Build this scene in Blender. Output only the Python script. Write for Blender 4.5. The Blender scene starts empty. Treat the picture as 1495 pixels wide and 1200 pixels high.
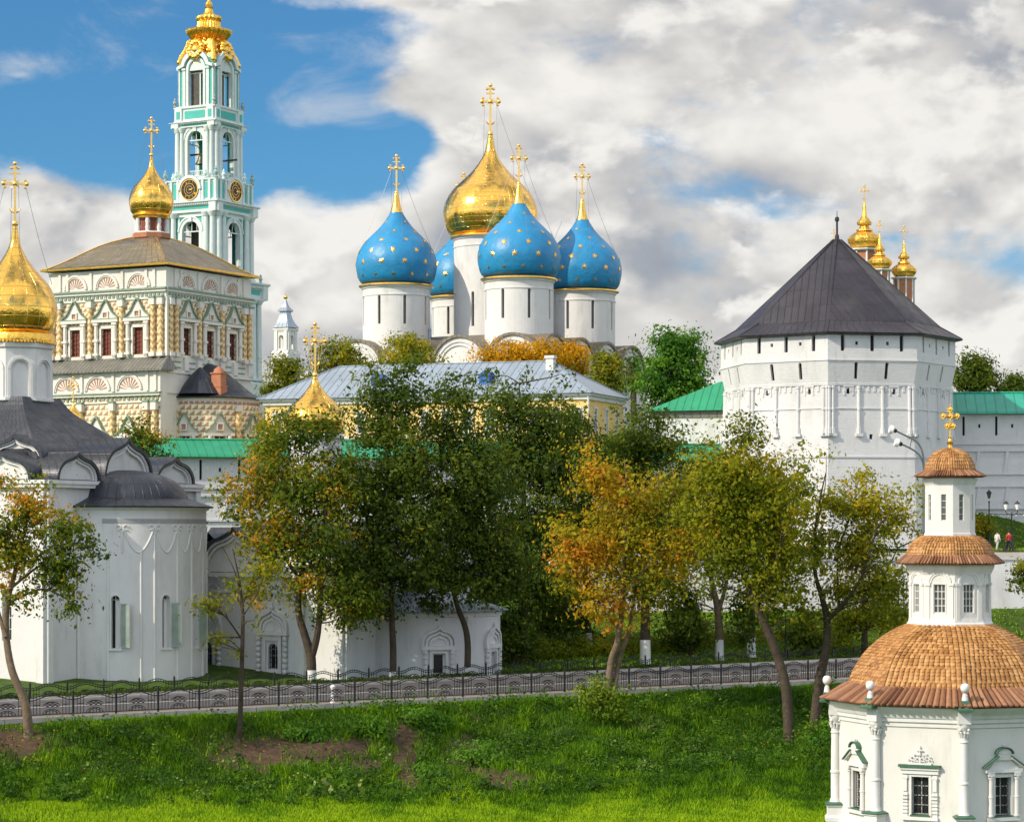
import bpy, math, random
import numpy as np
from math import sin, cos, pi, radians as R_, sqrt, atan2

# ------------------------------------------------------------------ camera, sky, sun, exposure
S = bpy.context.scene
COL = S.collection
FPX, HX, HY, CZ = 3600.0, 747.5, 780.0, 9.6       # focal length in photo pixels, optical axis, horizon row, eye height
cam_d = bpy.data.cameras.new('camera'); cam = bpy.data.objects.new('camera', cam_d); COL.objects.link(cam)
cam.location = (0, 0, CZ); cam.rotation_euler = (R_(90), 0, 0)
cam_d.sensor_width = 36; cam_d.lens = FPX / 1495 * 36; cam_d.shift_y = (HY - 600) / 1495
cam_d.clip_start = 1; cam_d.clip_end = 20000
S.camera = cam
S.view_settings.view_transform = 'Standard'; S.view_settings.look = 'None'
S.view_settings.exposure = 0.34; S.view_settings.gamma = 1
SUN_AZ, SUN_EL = 60.0, 36.0                       # degrees left of the line back to the camera / above the horizon
sun_d = bpy.data.lights.new('sun', 'SUN'); sun = bpy.data.objects.new('sun', sun_d); COL.objects.link(sun)
sun_d.energy = 3.5; sun_d.angle = R_(0.55); sun_d.color = (1.0, 0.885, 0.72)
sun.location = (-150, -100, 200)
sun.rotation_euler = (R_(90 - SUN_EL), 0, R_(-SUN_AZ))   # lamp shines along its -Z
S.cycles.max_bounces = 7; S.cycles.diffuse_bounces = 3; S.cycles.glossy_bounces = 3
S.cycles.transmission_bounces = 4; S.cycles.transparent_max_bounces = 4
S.cycles.caustics_reflective = False; S.cycles.caustics_refractive = False
S.cycles.sample_clamp_indirect = 6


class NT:
    """short-hand for wiring shader nodes"""
    def __init__(s, tree):
        s.t = tree; s.n = tree.nodes; s.l = tree.links
    def new(s, typ, **kw):
        n = s.n.new(typ)
        for k, v in kw.items(): setattr(n, k, v)
        return n
    def put(s, sock, v):
        if v is None: return
        if isinstance(v, bpy.types.NodeSocket): s.l.new(v, sock)
        else: sock.default_value = v
    def m(s, op, a, b=None, c=None, clamp=False):
        n = s.new('ShaderNodeMath', operation=op); n.use_clamp = clamp
        for i, x in enumerate((a, b, c)): s.put(n.inputs[i], x)
        return n.outputs[0]
    def vm(s, op, a, b=None):
        n = s.new('ShaderNodeVectorMath', operation=op)
        s.put(n.inputs[0], a); s.put(n.inputs[1], b)
        return n.outputs[0]
    def mix(s, f, a, b, mode='MIX'):
        n = s.new('ShaderNodeMix', data_type='RGBA', blend_type=mode)
        s.put(n.inputs[0], f)
        s.put(n.inputs[6], (*a, 1) if isinstance(a, tuple) and len(a) == 3 else a)
        s.put(n.inputs[7], (*b, 1) if isinstance(b, tuple) and len(b) == 3 else b)
        return n.outputs[2]
    def noise(s, vec, scale, detail=4, rough=0.55, dist=0.0):
        n = s.new('ShaderNodeTexNoise')
        s.put(n.inputs['Vector'], vec); n.inputs['Scale'].default_value = scale
        n.inputs['Detail'].default_value = detail; n.inputs['Roughness'].default_value = rough
        n.inputs['Distortion'].default_value = dist
        return n.outputs[0]
    def step(s, x, lo, hi, to0=0.0, to1=1.0, smooth=True):
        n = s.new('ShaderNodeMapRange'); n.interpolation_type = 'SMOOTHSTEP' if smooth else 'LINEAR'; n.clamp = True
        s.put(n.inputs[0], x)
        for i, v in enumerate((lo, hi, to0, to1)): n.inputs[i + 1].default_value = v
        return n.outputs[0]
    def ramp(s, x, stops):
        n = s.new('ShaderNodeValToRGB'); r = n.color_ramp
        while len(r.elements) < len(stops): r.elements.new(0.5)
        for e, (p, c) in zip(r.elements, stops): e.position = p; e.color = (*c, 1)
        s.put(n.inputs[0], x)
        return n.outputs[0]


def make_world():
    w = bpy.data.worlds.new('World'); S.world = w; w.use_nodes = True
    t = NT(w.node_tree); t.n.clear()
    sky = t.new('ShaderNodeTexSky', sky_type='NISHITA'); sky.sun_disc = False
    sky.sun_elevation = R_(SUN_EL); sky.sun_rotation = R_(180 + SUN_AZ)
    sky.altitude = 200; sky.air_density = 1.0; sky.dust_density = 0.2; sky.ozone_density = 3.0
    d = t.new('ShaderNodeTexCoord').outputs['Generated']
    sp = t.new('ShaderNodeSeparateXYZ'); t.l.new(d, sp.inputs[0])
    X, Y, Z = sp.outputs
    yc = t.m('MAXIMUM', Y, 0.2)
    U = t.m('MULTIPLY_ADD', t.m('DIVIDE', X, yc), 3.6, 0.7475)     # bearing and elevation as tangents, scaled to image pixel positions that place the clouds
    V = t.m('MULTIPLY_ADD', t.m('DIVIDE', Z, yc), -3.6, 0.780)
    def gauss(cu, cv, ru, rv, wgt):
        a = t.m('POWER', t.m('ABSOLUTE', t.m('DIVIDE', t.m('SUBTRACT', U, cu), ru)), 2.0)
        b = t.m('POWER', t.m('ABSOLUTE', t.m('DIVIDE', t.m('SUBTRACT', V, cv), rv)), 2.0)
        return t.m('MULTIPLY', t.m('EXPONENT', t.m('MULTIPLY', t.m('ADD', a, b), -1.0)), wgt)
    sc = t.new('ShaderNodeMapping'); sc.inputs['Scale'].default_value = (1.0, 1.0, 1.55); t.l.new(d, sc.inputs[0])
    dv = sc.outputs[0]
    n1 = t.noise(dv, 11.0, 8, 0.52, 0.15)
    ns = t.noise(dv, 11.0, 5, 0.50, 0.15)
    dv2 = t.vm('ADD', dv, (-0.014, 0.0, 0.030))
    n2 = t.noise(dv2, 11.0, 5, 0.50, 0.15)
    nb = t.noise(t.vm('ADD', dv, (3.1, 1.7, 0.4)), 6.0, 4, 0.5)
    nr = t.noise(t.vm('ADD', d, (2.2, 0.3, 1.1)), 1.9, 5, 0.5)      # broad cloud fields over the rest of the sky
    bank = t.step(V, 0.225, 0.33, -0.42, 0.34)
    right = t.step(t.m('ADD', U, t.m('MULTIPLY', nb, 0.12)), 0.56, 0.76, -0.42, 0.32)
    cover = t.m('MAXIMUM', bank, right)
    for g in ((0.60, 0.215, 0.05, 0.035, -0.42), (0.53, 0.25, 0.06, 0.02, -0.15), (0.25, 0.25, 0.05, 0.04, -0.25),
              (0.45, 0.255, 0.06, 0.04, 0.22), (0.05, 0.285, 0.07, 0.03, 0.14), (0.58, 0.13, 0.06, 0.05, 0.20),
              (0.56, 0.003, 0.18, 0.016, 0.34), (0.03, 0.11, 0.04, 0.012, 0.36), (0.225, 0.015, 0.02, 0.012, 0.34),
              (0.46, 0.165, 0.05, 0.014, 0.30), (1.47, 0.38, 0.13, 0.075, -0.36), (1.00, 0.30, 0.06, 0.07, -0.10), (1.30, 0.36, 0.10, 0.05, -0.14),
              (0.45, 0.08, 0.10, 0.09, -0.30), (0.50, 0.45, 0.07, 0.06, -0.24), (1.03, 0.395, 0.05, 0.05, -0.16), (1.4, 0.5, 0.12, 0.03, 0.12)):
        cover = t.m('ADD', cover, gauss(*g))
    front = t.step(Y, 0.55, 0.8)
    cover = t.m('ADD', t.m('MULTIPLY', cover, front), t.m('MULTIPLY', t.m('SUBTRACT', 1.0, front), t.m('MULTIPLY_ADD', nr, 2.4, -1.10)))
    dens = t.m('ADD', t.m('MULTIPLY', t.m('SUBTRACT', n1, 0.5), 1.75), cover)
    wisp = t.noise(t.vm('MULTIPLY', d, (1.0, 1.0, 2.6)), 20.0, 9, 0.62, 0.4)
    alpha = t.step(t.m('MULTIPLY_ADD', t.m('SUBTRACT', wisp, 0.5), 0.55, dens), -0.12, 0.24)
    low = t.step(nb, 0.38, 0.62, 0.10, -0.14)
    for g in ((1.00, 0.37, 0.10, 0.06, -0.26), (1.40, 0.36, 0.14, 0.08, -0.32), (1.32, 0.03, 0.20, 0.04, -0.36), (0.95, 0.17, 0.10, 0.03, -0.14), (1.15, 0.27, 0.10, 0.03, -0.10),
              (0.66, 0.10, 0.09, 0.05, 0.18), (1.12, 0.15, 0.08, 0.06, 0.20), (1.12, 0.36, 0.05, 0.05, 0.22), (0.25, 0.30, 0.3, 0.03, 0.12), (1.44, 0.50, 0.06, 0.02, 0.25), (0.15, 0.40, 0.25, 0.04, -0.08), (0.95, 0.46, 0.06, 0.04, 0.18)):
        low = t.m('ADD', low, gauss(*g))
    CR = [(0.0, (0.24, 0.28, 0.35)), (0.35, (0.37, 0.39, 0.43)), (0.68, (0.62, 0.60, 0.575)), (1.0, (0.88, 0.85, 0.80))]
    thick = t.step(dens, 0.10, 0.60, 0.14, -0.10)
    lit = t.m('ADD', t.m('ADD', t.m('MULTIPLY', t.m('SUBTRACT', ns, n2), 2.5), t.m('MULTIPLY', t.m('SUBTRACT', n1, ns), 1.2)), 0.66)
    ccol = t.ramp(t.m('ADD', t.m('ADD', lit, thick), low, clamp=True), CR)
    for off, scale, b0, k in (((1.3, 0.2, 2.1), 9.0, -0.10, 0.55), ((4.7, 2.2, 0.6), 15.0, -0.16, 0.5), ((0.4, 5.2, 1.6), 24.0, -0.28, 0.5)):
        v = t.vm('ADD', dv, off)                                     # nearer heaps of cloud in front of the bank
        a1 = t.noise(v, scale, 10, 0.54, 0.12); a3 = t.noise(v, scale, 4, 0.5, 0.12)
        a2 = t.noise(t.vm('ADD', v, (-0.12 / scale, 0.0, 0.24 / scale)), scale, 4, 0.5, 0.12)
        d2 = t.m('ADD', t.m('MULTIPLY', t.m('SUBTRACT', a1, 0.5), 1.7), t.m('ADD', t.m('MULTIPLY', t.m('MINIMUM', cover, 0.4), k), b0))
        al = t.m('MULTIPLY', t.step(d2, -0.02, 0.16), t.step(d2, 0.45, 0.15, 0.35, 1.0))
        lt = t.m('ADD', t.m('ADD', t.m('MULTIPLY', t.m('SUBTRACT', a3, a2), 3.6), t.m('MULTIPLY', t.m('SUBTRACT', a1, a3), 1.0)), 0.74)
        lt = t.m('ADD', t.m('ADD', lt, t.step(d2, 0.02, 0.4, 0.16, -0.20)), t.m('MULTIPLY', low, 0.8), clamp=True)
        ccol = t.mix(al, ccol, t.ramp(lt, CR))
        alpha = t.m('MAXIMUM', alpha, t.m('MULTIPLY', al, 0.9))
    gain = t.m('ADD', t.m('MULTIPLY', front, 5.6), t.m('MULTIPLY', t.m('SUBTRACT', 1.0, front), 10.5))   # clouds outside the view brightened to fill the shade
    gv = t.new('ShaderNodeCombineXYZ')
    for i in range(3): t.l.new(gain, gv.inputs[i])
    ccol = t.vm('MULTIPLY', ccol, gv.outputs[0])
    skyc = t.mix(1.0, sky.outputs[0], t.mix(front, (1.0, 1.04, 1.12), SKY_TINT), 'MULTIPLY')
    cir = t.noise(t.vm('ADD', t.vm('MULTIPLY', d, (1.0, 1.0, 2.2)), (7.1, 0.3, 2.0)), 15.0, 9, 0.6, 0.5)   # thin high wisps
    thin = t.m('MULTIPLY', t.step(t.m('ADD', cir, t.m('ADD', gauss(0.46, 0.16, 0.09, 0.03, 0.12), t.m('ADD', gauss(0.05, 0.10, 0.10, 0.04, 0.10), gauss(0.62, 0.04, 0.10, 0.04, 0.10)))), 0.55, 0.82), 0.5)
    skyc = t.mix(t.m('MULTIPLY', thin, front), skyc, (4.2, 4.1, 4.0))
    col = t.mix(t.m('MULTIPLY', alpha, 0.97), skyc, ccol)
    bg = t.new('ShaderNodeBackground'); t.l.new(col, bg.inputs[0]); bg.inputs[1].default_value = 0.15
    out = t.new('ShaderNodeOutputWorld'); t.l.new(bg.outputs[0], out.inputs[0])

SKY_TINT = (0.22, 0.44, 0.57)
make_world()
rng = np.random.default_rng(7)
random.seed(7)

# ------------------------------------------------------------------ helpers
def W(px, py, D):
    """the point that lies D metres ahead on the line of sight through a photo pixel"""
    return ((px - HX) / FPX * D, D, CZ + (HY - py) / FPX * D)

def thing(name, label, cat, loc, rot=0, group=None, kind=None):
    o = bpy.data.objects.new(name, None); COL.objects.link(o)
    o.location = loc; o.rotation_euler = (0, 0, R_(rot)); o.empty_display_size = 0.5
    return tag(o, label, cat, group, kind)

def tag(o, label=None, cat=None, group=None, kind=None):
    if label: o['label'] = label
    if cat: o['category'] = cat
    if group: o['group'] = group
    if kind: o['kind'] = kind
    return o

def dup(o, parent=None):
    c = o.copy(); COL.objects.link(c)
    if parent: c.parent = parent
    for ch in list(o.children): dup(ch, c)
    return c


class MB:
    """collects faces, then links them as ONE mesh object"""
    def __init__(s): s.v = []; s.f = []; s.mi = []; s.sm = []; s.uv = []
    def face(s, pts, m=0, smooth=False, uv=None):
        i = len(s.v); s.v.extend(pts); s.f.append(tuple(range(i, i + len(pts))))
        s.mi.append(m); s.sm.append(smooth)
        s.uv.extend(uv if uv else [(p[0] + p[1], p[2]) for p in pts])
    def mesh(s, verts, faces, m=0, smooth=False, uvs=None):
        i = len(s.v); s.v.extend(verts)
        for f in faces:
            s.f.append(tuple(i + j for j in f)); s.mi.append(m); s.sm.append(smooth)
            s.uv.extend([uvs[j] if uvs else (verts[j][0] + verts[j][1], verts[j][2]) for j in f])
    def box(s, x0, x1, y0, y1, z0, z1, m=0):
        v = [(x0, y0, z0), (x1, y0, z0), (x1, y1, z0), (x0, y1, z0), (x0, y0, z1), (x1, y0, z1), (x1, y1, z1), (x0, y1, z1)]
        s.mesh(v, [(3, 2, 1, 0), (4, 5, 6, 7), (0, 1, 5, 4), (1, 2, 6, 5), (2, 3, 7, 6), (3, 0, 4, 7)], m)
    def fbox(s, fm, u0, u1, v0, v1, d0, d1, m=0, nu=1):
        """box on a wall: u along, v up, d into the wall (negative stands proud)"""
        for i in range(nu):
            a = u0 + (u1 - u0) * i / nu; b = u0 + (u1 - u0) * (i + 1) / nu
            c = [fm(a, v0, d0), fm(b, v0, d0), fm(b, v0, d1), fm(a, v0, d1), fm(a, v1, d0), fm(b, v1, d0), fm(b, v1, d1), fm(a, v1, d1)]
            uv = [(a, v0), (b, v0), (b, v0 + .3), (a, v0 + .3), (a, v1), (b, v1), (b, v1 + .3), (a, v1 + .3)]
            fs = [(3, 2, 1, 0), (4, 5, 6, 7), (0, 1, 5, 4), (2, 3, 7, 6)]
            if i == 0: fs.append((3, 0, 4, 7))
            if i == nu - 1: fs.append((1, 2, 6, 5))
            s.mesh(c, fs, m, False, uv)
    def prism(s, fm, pts, d0, d1, m=0, mside=None):
        """extruded outline on a wall"""
        a = [fm(u, v, d0) for u, v in pts]; b = [fm(u, v, d1) for u, v in pts]
        n = len(pts)
        s.face(a, m, False, list(pts)); s.face(b[::-1], m, False, list(pts)[::-1])
        for i in range(n):
            j = (i + 1) % n
            s.face([a[j], a[i], b[i], b[j]], m if mside is None else mside)
    def ring(s, fm, po, pi_, d0, d1, m=0, closed=False):
        """band between an outer and an inner outline (open arcs by default)"""
        n = len(po); rg = range(n if closed else n - 1)
        for i in rg:
            j = (i + 1) % n
            O0, O1, I0, I1 = po[i], po[j], pi_[i], pi_[j]
            s.face([fm(*O0, d0), fm(*O1, d0), fm(*I1, d0), fm(*I0, d0)], m)
            s.face([fm(*O0, d1), fm(*O1, d1), fm(*O1, d0), fm(*O0, d0)], m)
            s.face([fm(*I1, d1), fm(*I0, d1), fm(*I0, d0), fm(*I1, d0)], m)
        if not closed:
            for O, I in ((po[0], pi_[0]), (po[-1], pi_[-1])):
                s.face([fm(*O, d0), fm(*I, d0), fm(*I, d1), fm(*O, d1)], m)
    def lathe(s, prof, n=32, cx=0, cy=0, m=0, smooth=True, apoth=False, phase=None, a0=0.0, a1=2 * pi, cap=True, vary=None):
        """prof = [(r, z)]; apoth: r is the distance to the flat sides of an n-gon whose first side faces -y"""
        full = abs(a1 - a0 - 2 * pi) < 1e-6
        ph = (pi / n if apoth else 0.0) if phase is None else phase
        kf = 1 / cos(pi / n) if apoth else 1.0
        na = n if full else n + 1
        verts, uvs, fs = [], [], []
        rm = max(p[0] for p in prof); arc = 0.0; last = None
        for r, z in prof:
            if last: arc += sqrt((r - last[0]) ** 2 + (z - last[1]) ** 2)
            last = (r, z)
            for i in range(na):
                a = a0 + (a1 - a0) * i / n + ph
                rr = r * kf * (vary(a, z) if vary else 1.0)
                verts.append((cx + rr * sin(a), cy - rr * cos(a), z)); uvs.append(((a0 + (a1 - a0) * i / n) * rm, arc))
        for k in range(len(prof) - 1):
            for i in range(n):
                j = (i + 1) % na if full else i + 1
                fs.append((k * na + i, k * na + j, (k + 1) * na + j, (k + 1) * na + i))
        base = len(s.v); s.v.extend(verts)
        for f in fs:
            s.f.append(tuple(base + q for q in f)); s.mi.append(m); s.sm.append(smooth)
            us = [uvs[q] for q in f]
            if full and f[1] % na == 0: us[1] = (2 * pi * rm, us[1][1]); us[2] = (2 * pi * rm, us[2][1])
            s.uv.extend(us)
        if cap and full:
            for k, rev in ((0, True), (len(prof) - 1, False)):
                if prof[k][0] > 1e-4:
                    ring = [verts[k * na + i] for i in range(na)]
                    s.face(ring[::-1] if rev else ring, m)
    def ball(s, c, r, n=10, m=0, sz=1.0):
        pr = [(max(r * sin(pi * i / (n // 2 + 1)), 1e-5), c[2] - r * sz * cos(pi * i / (n // 2 + 1))) for i in range(n // 2 + 2)]
        s.lathe(pr, n, c[0], c[1], m, cap=False)
    def tube(s, pts, rad, n=6, m=0, smooth=True, cap=True):
        P = [np.array(p, float) for p in pts]
        rad = [rad] * len(P) if not hasattr(rad, '__len__') else rad
        verts = []; ref = np.array((0.31, 0.17, 0.93))
        nx = None
        for i, p in enumerate(P):
            t = P[min(i + 1, len(P) - 1)] - P[max(i - 1, 0)]; t = t / (np.linalg.norm(t) + 1e-9)
            if nx is None:
                nx = np.cross(t, ref)
                if np.linalg.norm(nx) < 1e-3: nx = np.cross(t, (1, 0, 0))
            nx = nx - t * np.dot(nx, t); nx = nx / (np.linalg.norm(nx) + 1e-9)
            ny = np.cross(t, nx)
            for k in range(n):
                a = 2 * pi * k / n
                verts.append(tuple(p + rad[i] * (cos(a) * nx + sin(a) * ny)))
        fs = []
        for i in range(len(P) - 1):
            for k in range(n):
                k2 = (k + 1) % n
                fs.append((i * n + k, i * n + k2, (i + 1) * n + k2, (i + 1) * n + k))
        s.mesh(verts, fs, m, smooth)
        if cap:
            s.face(verts[:n][::-1], m); s.face(verts[-n:], m)
    def wall(s, fm, u0, u1, v0, v1, holes=(), depth=4, du=None, m=0, back=False, mrev=None):
        """wall sheet with real openings: holes = [(u0,u1,v0,v1,arched)], reveals run in by depth"""
        mr = m if mrev is None else mrev
        us = {u0, u1}; vs = {v0, v1}
        for h in holes: us |= {h[0], h[1]}; vs |= {h[2], h[3]}
        us, vs = sorted(us), sorted(vs)
        if du:
            out = []
            for a, b in zip(us, us[1:]):
                k = max(1, int(math.ceil((b - a) / du))); out += [a + (b - a) * i / k for i in range(k)]
            us = out + [us[-1]]
        def q(a, b, c, e, d):
            s.face([fm(a, c, d), fm(b, c, d), fm(b, e, d), fm(a, e, d)], m, False, [(a, c), (b, c), (b, e), (a, e)])
        for a, b in zip(us, us[1:]):
            for c, e in zip(vs, vs[1:]):
                mu, mv = (a + b) / 2, (c + e) / 2
                if any(h[0] < mu < h[1] and h[2] < mv < h[3] for h in holes): continue
                q(a, b, c, e, 0)
                if back: s.face([fm(b, c, depth), fm(a, c, depth), fm(a, e, depth), fm(b, e, depth)], m)
        for h in holes:
            a, b, c, e = h[:4]; ar = h[4] if len(h) > 4 else False
            r = (b - a) / 2; sp = e - r if ar else e
            def rev(p, q_): s.face([fm(*p, 0), fm(*q_, 0), fm(*q_, depth), fm(*p, depth)], mr)
            rev((a, sp), (a, c)); rev((b, c), (b, sp))
            seg = [x for x in us if a <= x <= b]
            for x, y in zip(seg, seg[1:]):
                rev((x, c), (y, c))
                if not ar: rev((y, e), (x, e))
            if ar:
                n = 10; pts = [(a + r - r * cos(pi * i / n), sp + r * sin(pi * i / n)) for i in range(n + 1)]
                for p, q_ in zip(pts, pts[1:]):
                    rev(q_, p)
                    s.face([fm(*p, 0), fm(*q_, 0), fm(q_[0], e, 0), fm(p[0], e, 0)], m)
                    if back: s.face([fm(*q_, depth), fm(*p, depth), fm(p[0], e, depth), fm(q_[0], e, depth)], m)
    def merge(s, o, dm):
        i = len(s.v); s.v += o.v; s.f += [tuple(i + j for j in f) for f in o.f]; s.mi += [m + dm for m in o.mi]; s.sm += o.sm; s.uv += o.uv
    def build(s, name, mats, parent=None, k=1.0, sharp=40):
        if not isinstance(mats, (list, tuple)): mats = [mats]
        me = bpy.data.meshes.new(name)
        v = np.array(s.v, dtype=np.float32).reshape(-1, 3) * k
        me.from_pydata(v.tolist(), [], s.f)
        for mt in mats: me.materials.append(mt)
        me.polygons.foreach_set('material_index', s.mi)
        me.polygons.foreach_set('use_smooth', s.sm)
        ul = me.uv_layers.new(name='uv')
        ul.data.foreach_set('uv', (np.array(s.uv, dtype=np.float32) * k).ravel())
        if any(s.sm): me.set_sharp_from_angle(angle=R_(sharp))
        me.update()
        o = bpy.data.objects.new(name, me); COL.objects.link(o)
        if parent: o.parent = parent
        return o


def pmap(ang, ap, cx=0, cy=0):
    """flat wall whose outward normal points ang degrees to the right of -y, at distance ap (number or function of height)"""
    a = R_(ang); N = (sin(a), -cos(a)); T = (cos(a), sin(a))
    f = ap if callable(ap) else (lambda v: ap)
    def fm(u, v, d):
        r = f(v) - d
        return (cx + N[0] * r + T[0] * u, cy + N[1] * r + T[1] * u, v)
    return fm

def cmap(R, cx=0, cy=0):
    """round wall: u is arc length from the -y side"""
    def fm(u, v, d):
        a = u / R
        return (cx + (R - d) * sin(a), cy - (R - d) * cos(a), v)
    return fm

def spline(pts, n=6):
    """smooth curve through points"""
    P = [np.array(p, float) for p in pts]; out = []
    for i in range(len(P) - 1):
        p0 = P[max(i - 1, 0)]; p1 = P[i]; p2 = P[i + 1]; p3 = P[min(i + 2, len(P) - 1)]
        for k in range(n):
            t = k / n
            out.append(tuple(0.5 * (2 * p1 + (p2 - p0) * t + (2 * p0 - 5 * p1 + 4 * p2 - p3) * t * t + (3 * p1 - p0 - 3 * p2 + p3) * t ** 3)))
    out.append(tuple(P[-1]))
    return out

ONION = [(.80, 0), (.93, .13), (1.0, .46), (.955, .73), (.825, .98), (.635, 1.18), (.41, 1.40), (.235, 1.63), (.12, 1.86), (.05, 2.22)]
def onion(r, z, h, top=1.0):
    """profile of an onion dome of radius r standing at height z, h tall; top cuts the profile off"""
    pr = [(a * r, z + b / 2.22 * h) for a, b in ONION]
    pr = [(max(a, 0.2), b) for a, b in spline(pr, 5)]
    return [p for p in pr if p[1] <= z + h * top + 1e-6]

def arc(uc, v, r, n=12, a0=0, a1=180, ry=None):
    ry = r if ry is None else ry
    return [(uc - r * cos(R_(a0 + (a1 - a0) * i / n)), v + ry * sin(R_(a0 + (a1 - a0) * i / n))) for i in range(n + 1)]

def ogee(uc, v, w, h, n=8):
    """keel arch outline, w half width"""
    L = [(-1, 0), (-1.0, .22), (-.9, .48), (-.66, .70), (-.36, .80), (-.12, .90), (0, 1.0)]
    L = spline(L, 4)
    pts = [(uc + a * w, v + b * h) for a, b in L]
    return pts + [(2 * uc - a, b) for a, b in pts[::-1][1:]]

def peak(uc, v, w, h, n=4):
    """concave pointed gable outline"""
    L = spline([(-1, 0), (-1, .10), (-.72, .24), (-.48, .44), (-.28, .72), (-.13, .90), (0, 1.0)], n)
    pts = [(uc + a * w, v + b * h) for a, b in L]
    return pts + [(2 * uc - a, b) for a, b in pts[::-1][1:]]

def window(fm, h, depth, root, mats, k, nu=2, nv=3, bar=0.6, name='window', grille=0):
    """glazing set back inside an opening: mats = [frame, glass]"""
    mb = MB(); a, b, c, e = h[:4]; ar = len(h) > 4 and h[4]
    r = (b - a) / 2; sp = e - r if ar else e
    pts = [(a, c), (b, c)] + (arc((a + b) / 2, sp, r)[::-1] if ar else [(b, e), (a, e)])
    mb.face([fm(u, v, depth - .05) for u, v in pts], 1, False, pts)
    f = depth - bar * 1.2
    for i in range(nu + 1):
        u = a + (b - a) * i / nu; u = min(max(u, a + bar / 2), b - bar / 2)
        mb.fbox(fm, u - bar / 2, u + bar / 2, c, sp if i in (0, nu) else e - (bar if not ar else .2), f, depth)
    for i in range(nv + 1):
        v = c + (sp - c) * i / nv; v = min(max(v, c + bar / 2), e - bar / 2)
        mb.fbox(fm, a + bar * .1, b - bar * .1, v - bar / 2.2, v + bar / 2.2, f + bar * .1, depth)
    if ar:
        po = arc((a + b) / 2, sp, r); mb.ring(fm, po, arc((a + b) / 2, sp, r - bar), f, depth)
    return mb.build(name, mats, root, k)

def wire(p, q, r, root, mat, k, sag=0.04):
    p, q = np.array(p, float), np.array(q, float); L = np.linalg.norm(q - p)
    pts = [tuple(p + (q - p) * t - np.array((0, 0, 1)) * sag * L * 4 * t * (1 - t)) for t in np.linspace(0, 1, 9)]
    mb = MB(); mb.tube(pts, r, 4, cap=False)
    return mb.build('guy_chain', mat, root, k)

def cross(root, cx, cy, z, h, w, mat, k, ang=0, t=None, chains=None, chain_mat=None, name='cross', parts=True):
    """gilded cross on a ball: ornate ends, rays at the crossing, crescent near the foot"""
    t = t or h * .022; mb = MB(); ca, sa = cos(R_(ang)), sin(R_(ang))
    P = lambda u, v, d=0: (cx + u * ca + d * sa, cy + u * sa - d * ca, z + v)
    fm = lambda u, v, d: P(u, v, -d)
    mb.ball((cx, cy, z + h * .045), h * .055, 10)
    mb.fbox(fm, -t, t, 0, h * .97, -t, t)
    yb = h * .68
    mb.fbox(fm, -w, w, yb - t, yb + t, -t * .8, t * .8)
    for u, v in ((-w, yb), (w, yb), (0, h)):
        mb.ball(P(u, v), t * 1.9, 8)
    for u, v, du, dv in ((-w * .86, yb, 0, 1), (w * .86, yb, 0, 1), (0, h * .93, 1, 0)):
        for sg in (-1, 1):
            mb.ball(P(u + sg * du * t * 3, v + sg * dv * t * 3), t * 1.4, 6)
            mb.tube([P(u, v), P(u + sg * du * t * 3, v + sg * dv * t * 3)], t * .7, 4)
    for a in (45, 135, 225, 315):
        mb.tube([P(0, yb), P(cos(R_(a)) * w * .5, yb + sin(R_(a)) * w * .5)], [t * .7, t * .15], 4)
    mb.ball(P(0, yb), t * 2.2, 8)
    mb.tube([P(cos(R_(a)) * w * .42, h * .30 + sin(R_(a)) * w * .42) for a in range(190, 351, 16)], t * .7, 4)
    mb.fbox(fm, -w * .5, w * .5, h * .84 - t * .6, h * .84 + t * .6, -t * .7, t * .7)
    return mb.build(name, mat, root, k)

# ------------------------------------------------------------------ materials
MAT = {}
def mat(name, fn=None, color=(.8, .8, .8), rough=.6, metal=0.0, spec=0.4, bump=0.0, bscale=20.0, var=0.0, vscale=2.0, stain=None, sscale=.35, coord='Object', rvar=0.0, streak=0):
    """plain procedural surface: colour that varies, optional stains with their own shape, fine bump"""
    m = bpy.data.materials.new(name); m.use_nodes = True; t = NT(m.node_tree)
    b = t.n['Principled BSDF']; MAT[name] = m
    tc = t.new('ShaderNodeTexCoord'); v = tc.outputs[coord]
    b.inputs['Roughness'].default_value = rough; b.inputs['Metallic'].default_value = metal
    b.inputs['Specular IOR Level'].default_value = spec
    col = (*color, 1)
    if fn: col = fn(t, tc, b) or col
    if var:
        n = t.noise(v, vscale, 6, .6)
        f = t.step(n, .3, .7, 1 - var, 1 + var, False)
        c3 = t.new('ShaderNodeCombineXYZ')
        for i in range(3): t.l.new(f, c3.inputs[i])
        col = t.mix(1.0, col, c3.outputs[0], 'MULTIPLY')
    if streak:
        n = t.noise(t.vm('MULTIPLY', v, (1, 1, .10)), 2.6, 5, .65)
        p = t.noise(v, .55, 5, .6)
        f = t.m('MULTIPLY', t.step(n, .50, .78), t.step(p, .42, .62))
        col = t.mix(t.m('MULTIPLY', f, streak), col, (.36, .345, .31))
    if stain:
        n = t.noise(t.vm('MULTIPLY', v, (1, 1, .35)), sscale, 7, .62)
        col = t.mix(t.step(n, .50, .72, 0, stain[1]), col, stain[0])
    t.put(b.inputs['Base Color'], col)
    if rvar:
        t.put(b.inputs['Roughness'], t.step(t.noise(v, vscale * 1.7, 4), .3, .7, max(rough - rvar, .02), rough + rvar))
    if bump:
        bn = t.new('ShaderNodeBump'); bn.inputs['Strength'].default_value = 1.0; bn.inputs['Distance'].default_value = bump
        t.l.new(t.noise(v, bscale, 5, .6), bn.inputs['Height'])
        if b.inputs['Normal'].is_linked: t.l.new(b.inputs['Normal'].links[0].from_socket, bn.inputs['Normal'])
        t.l.new(bn.outputs[0], b.inputs['Normal'])
    return m

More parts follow.
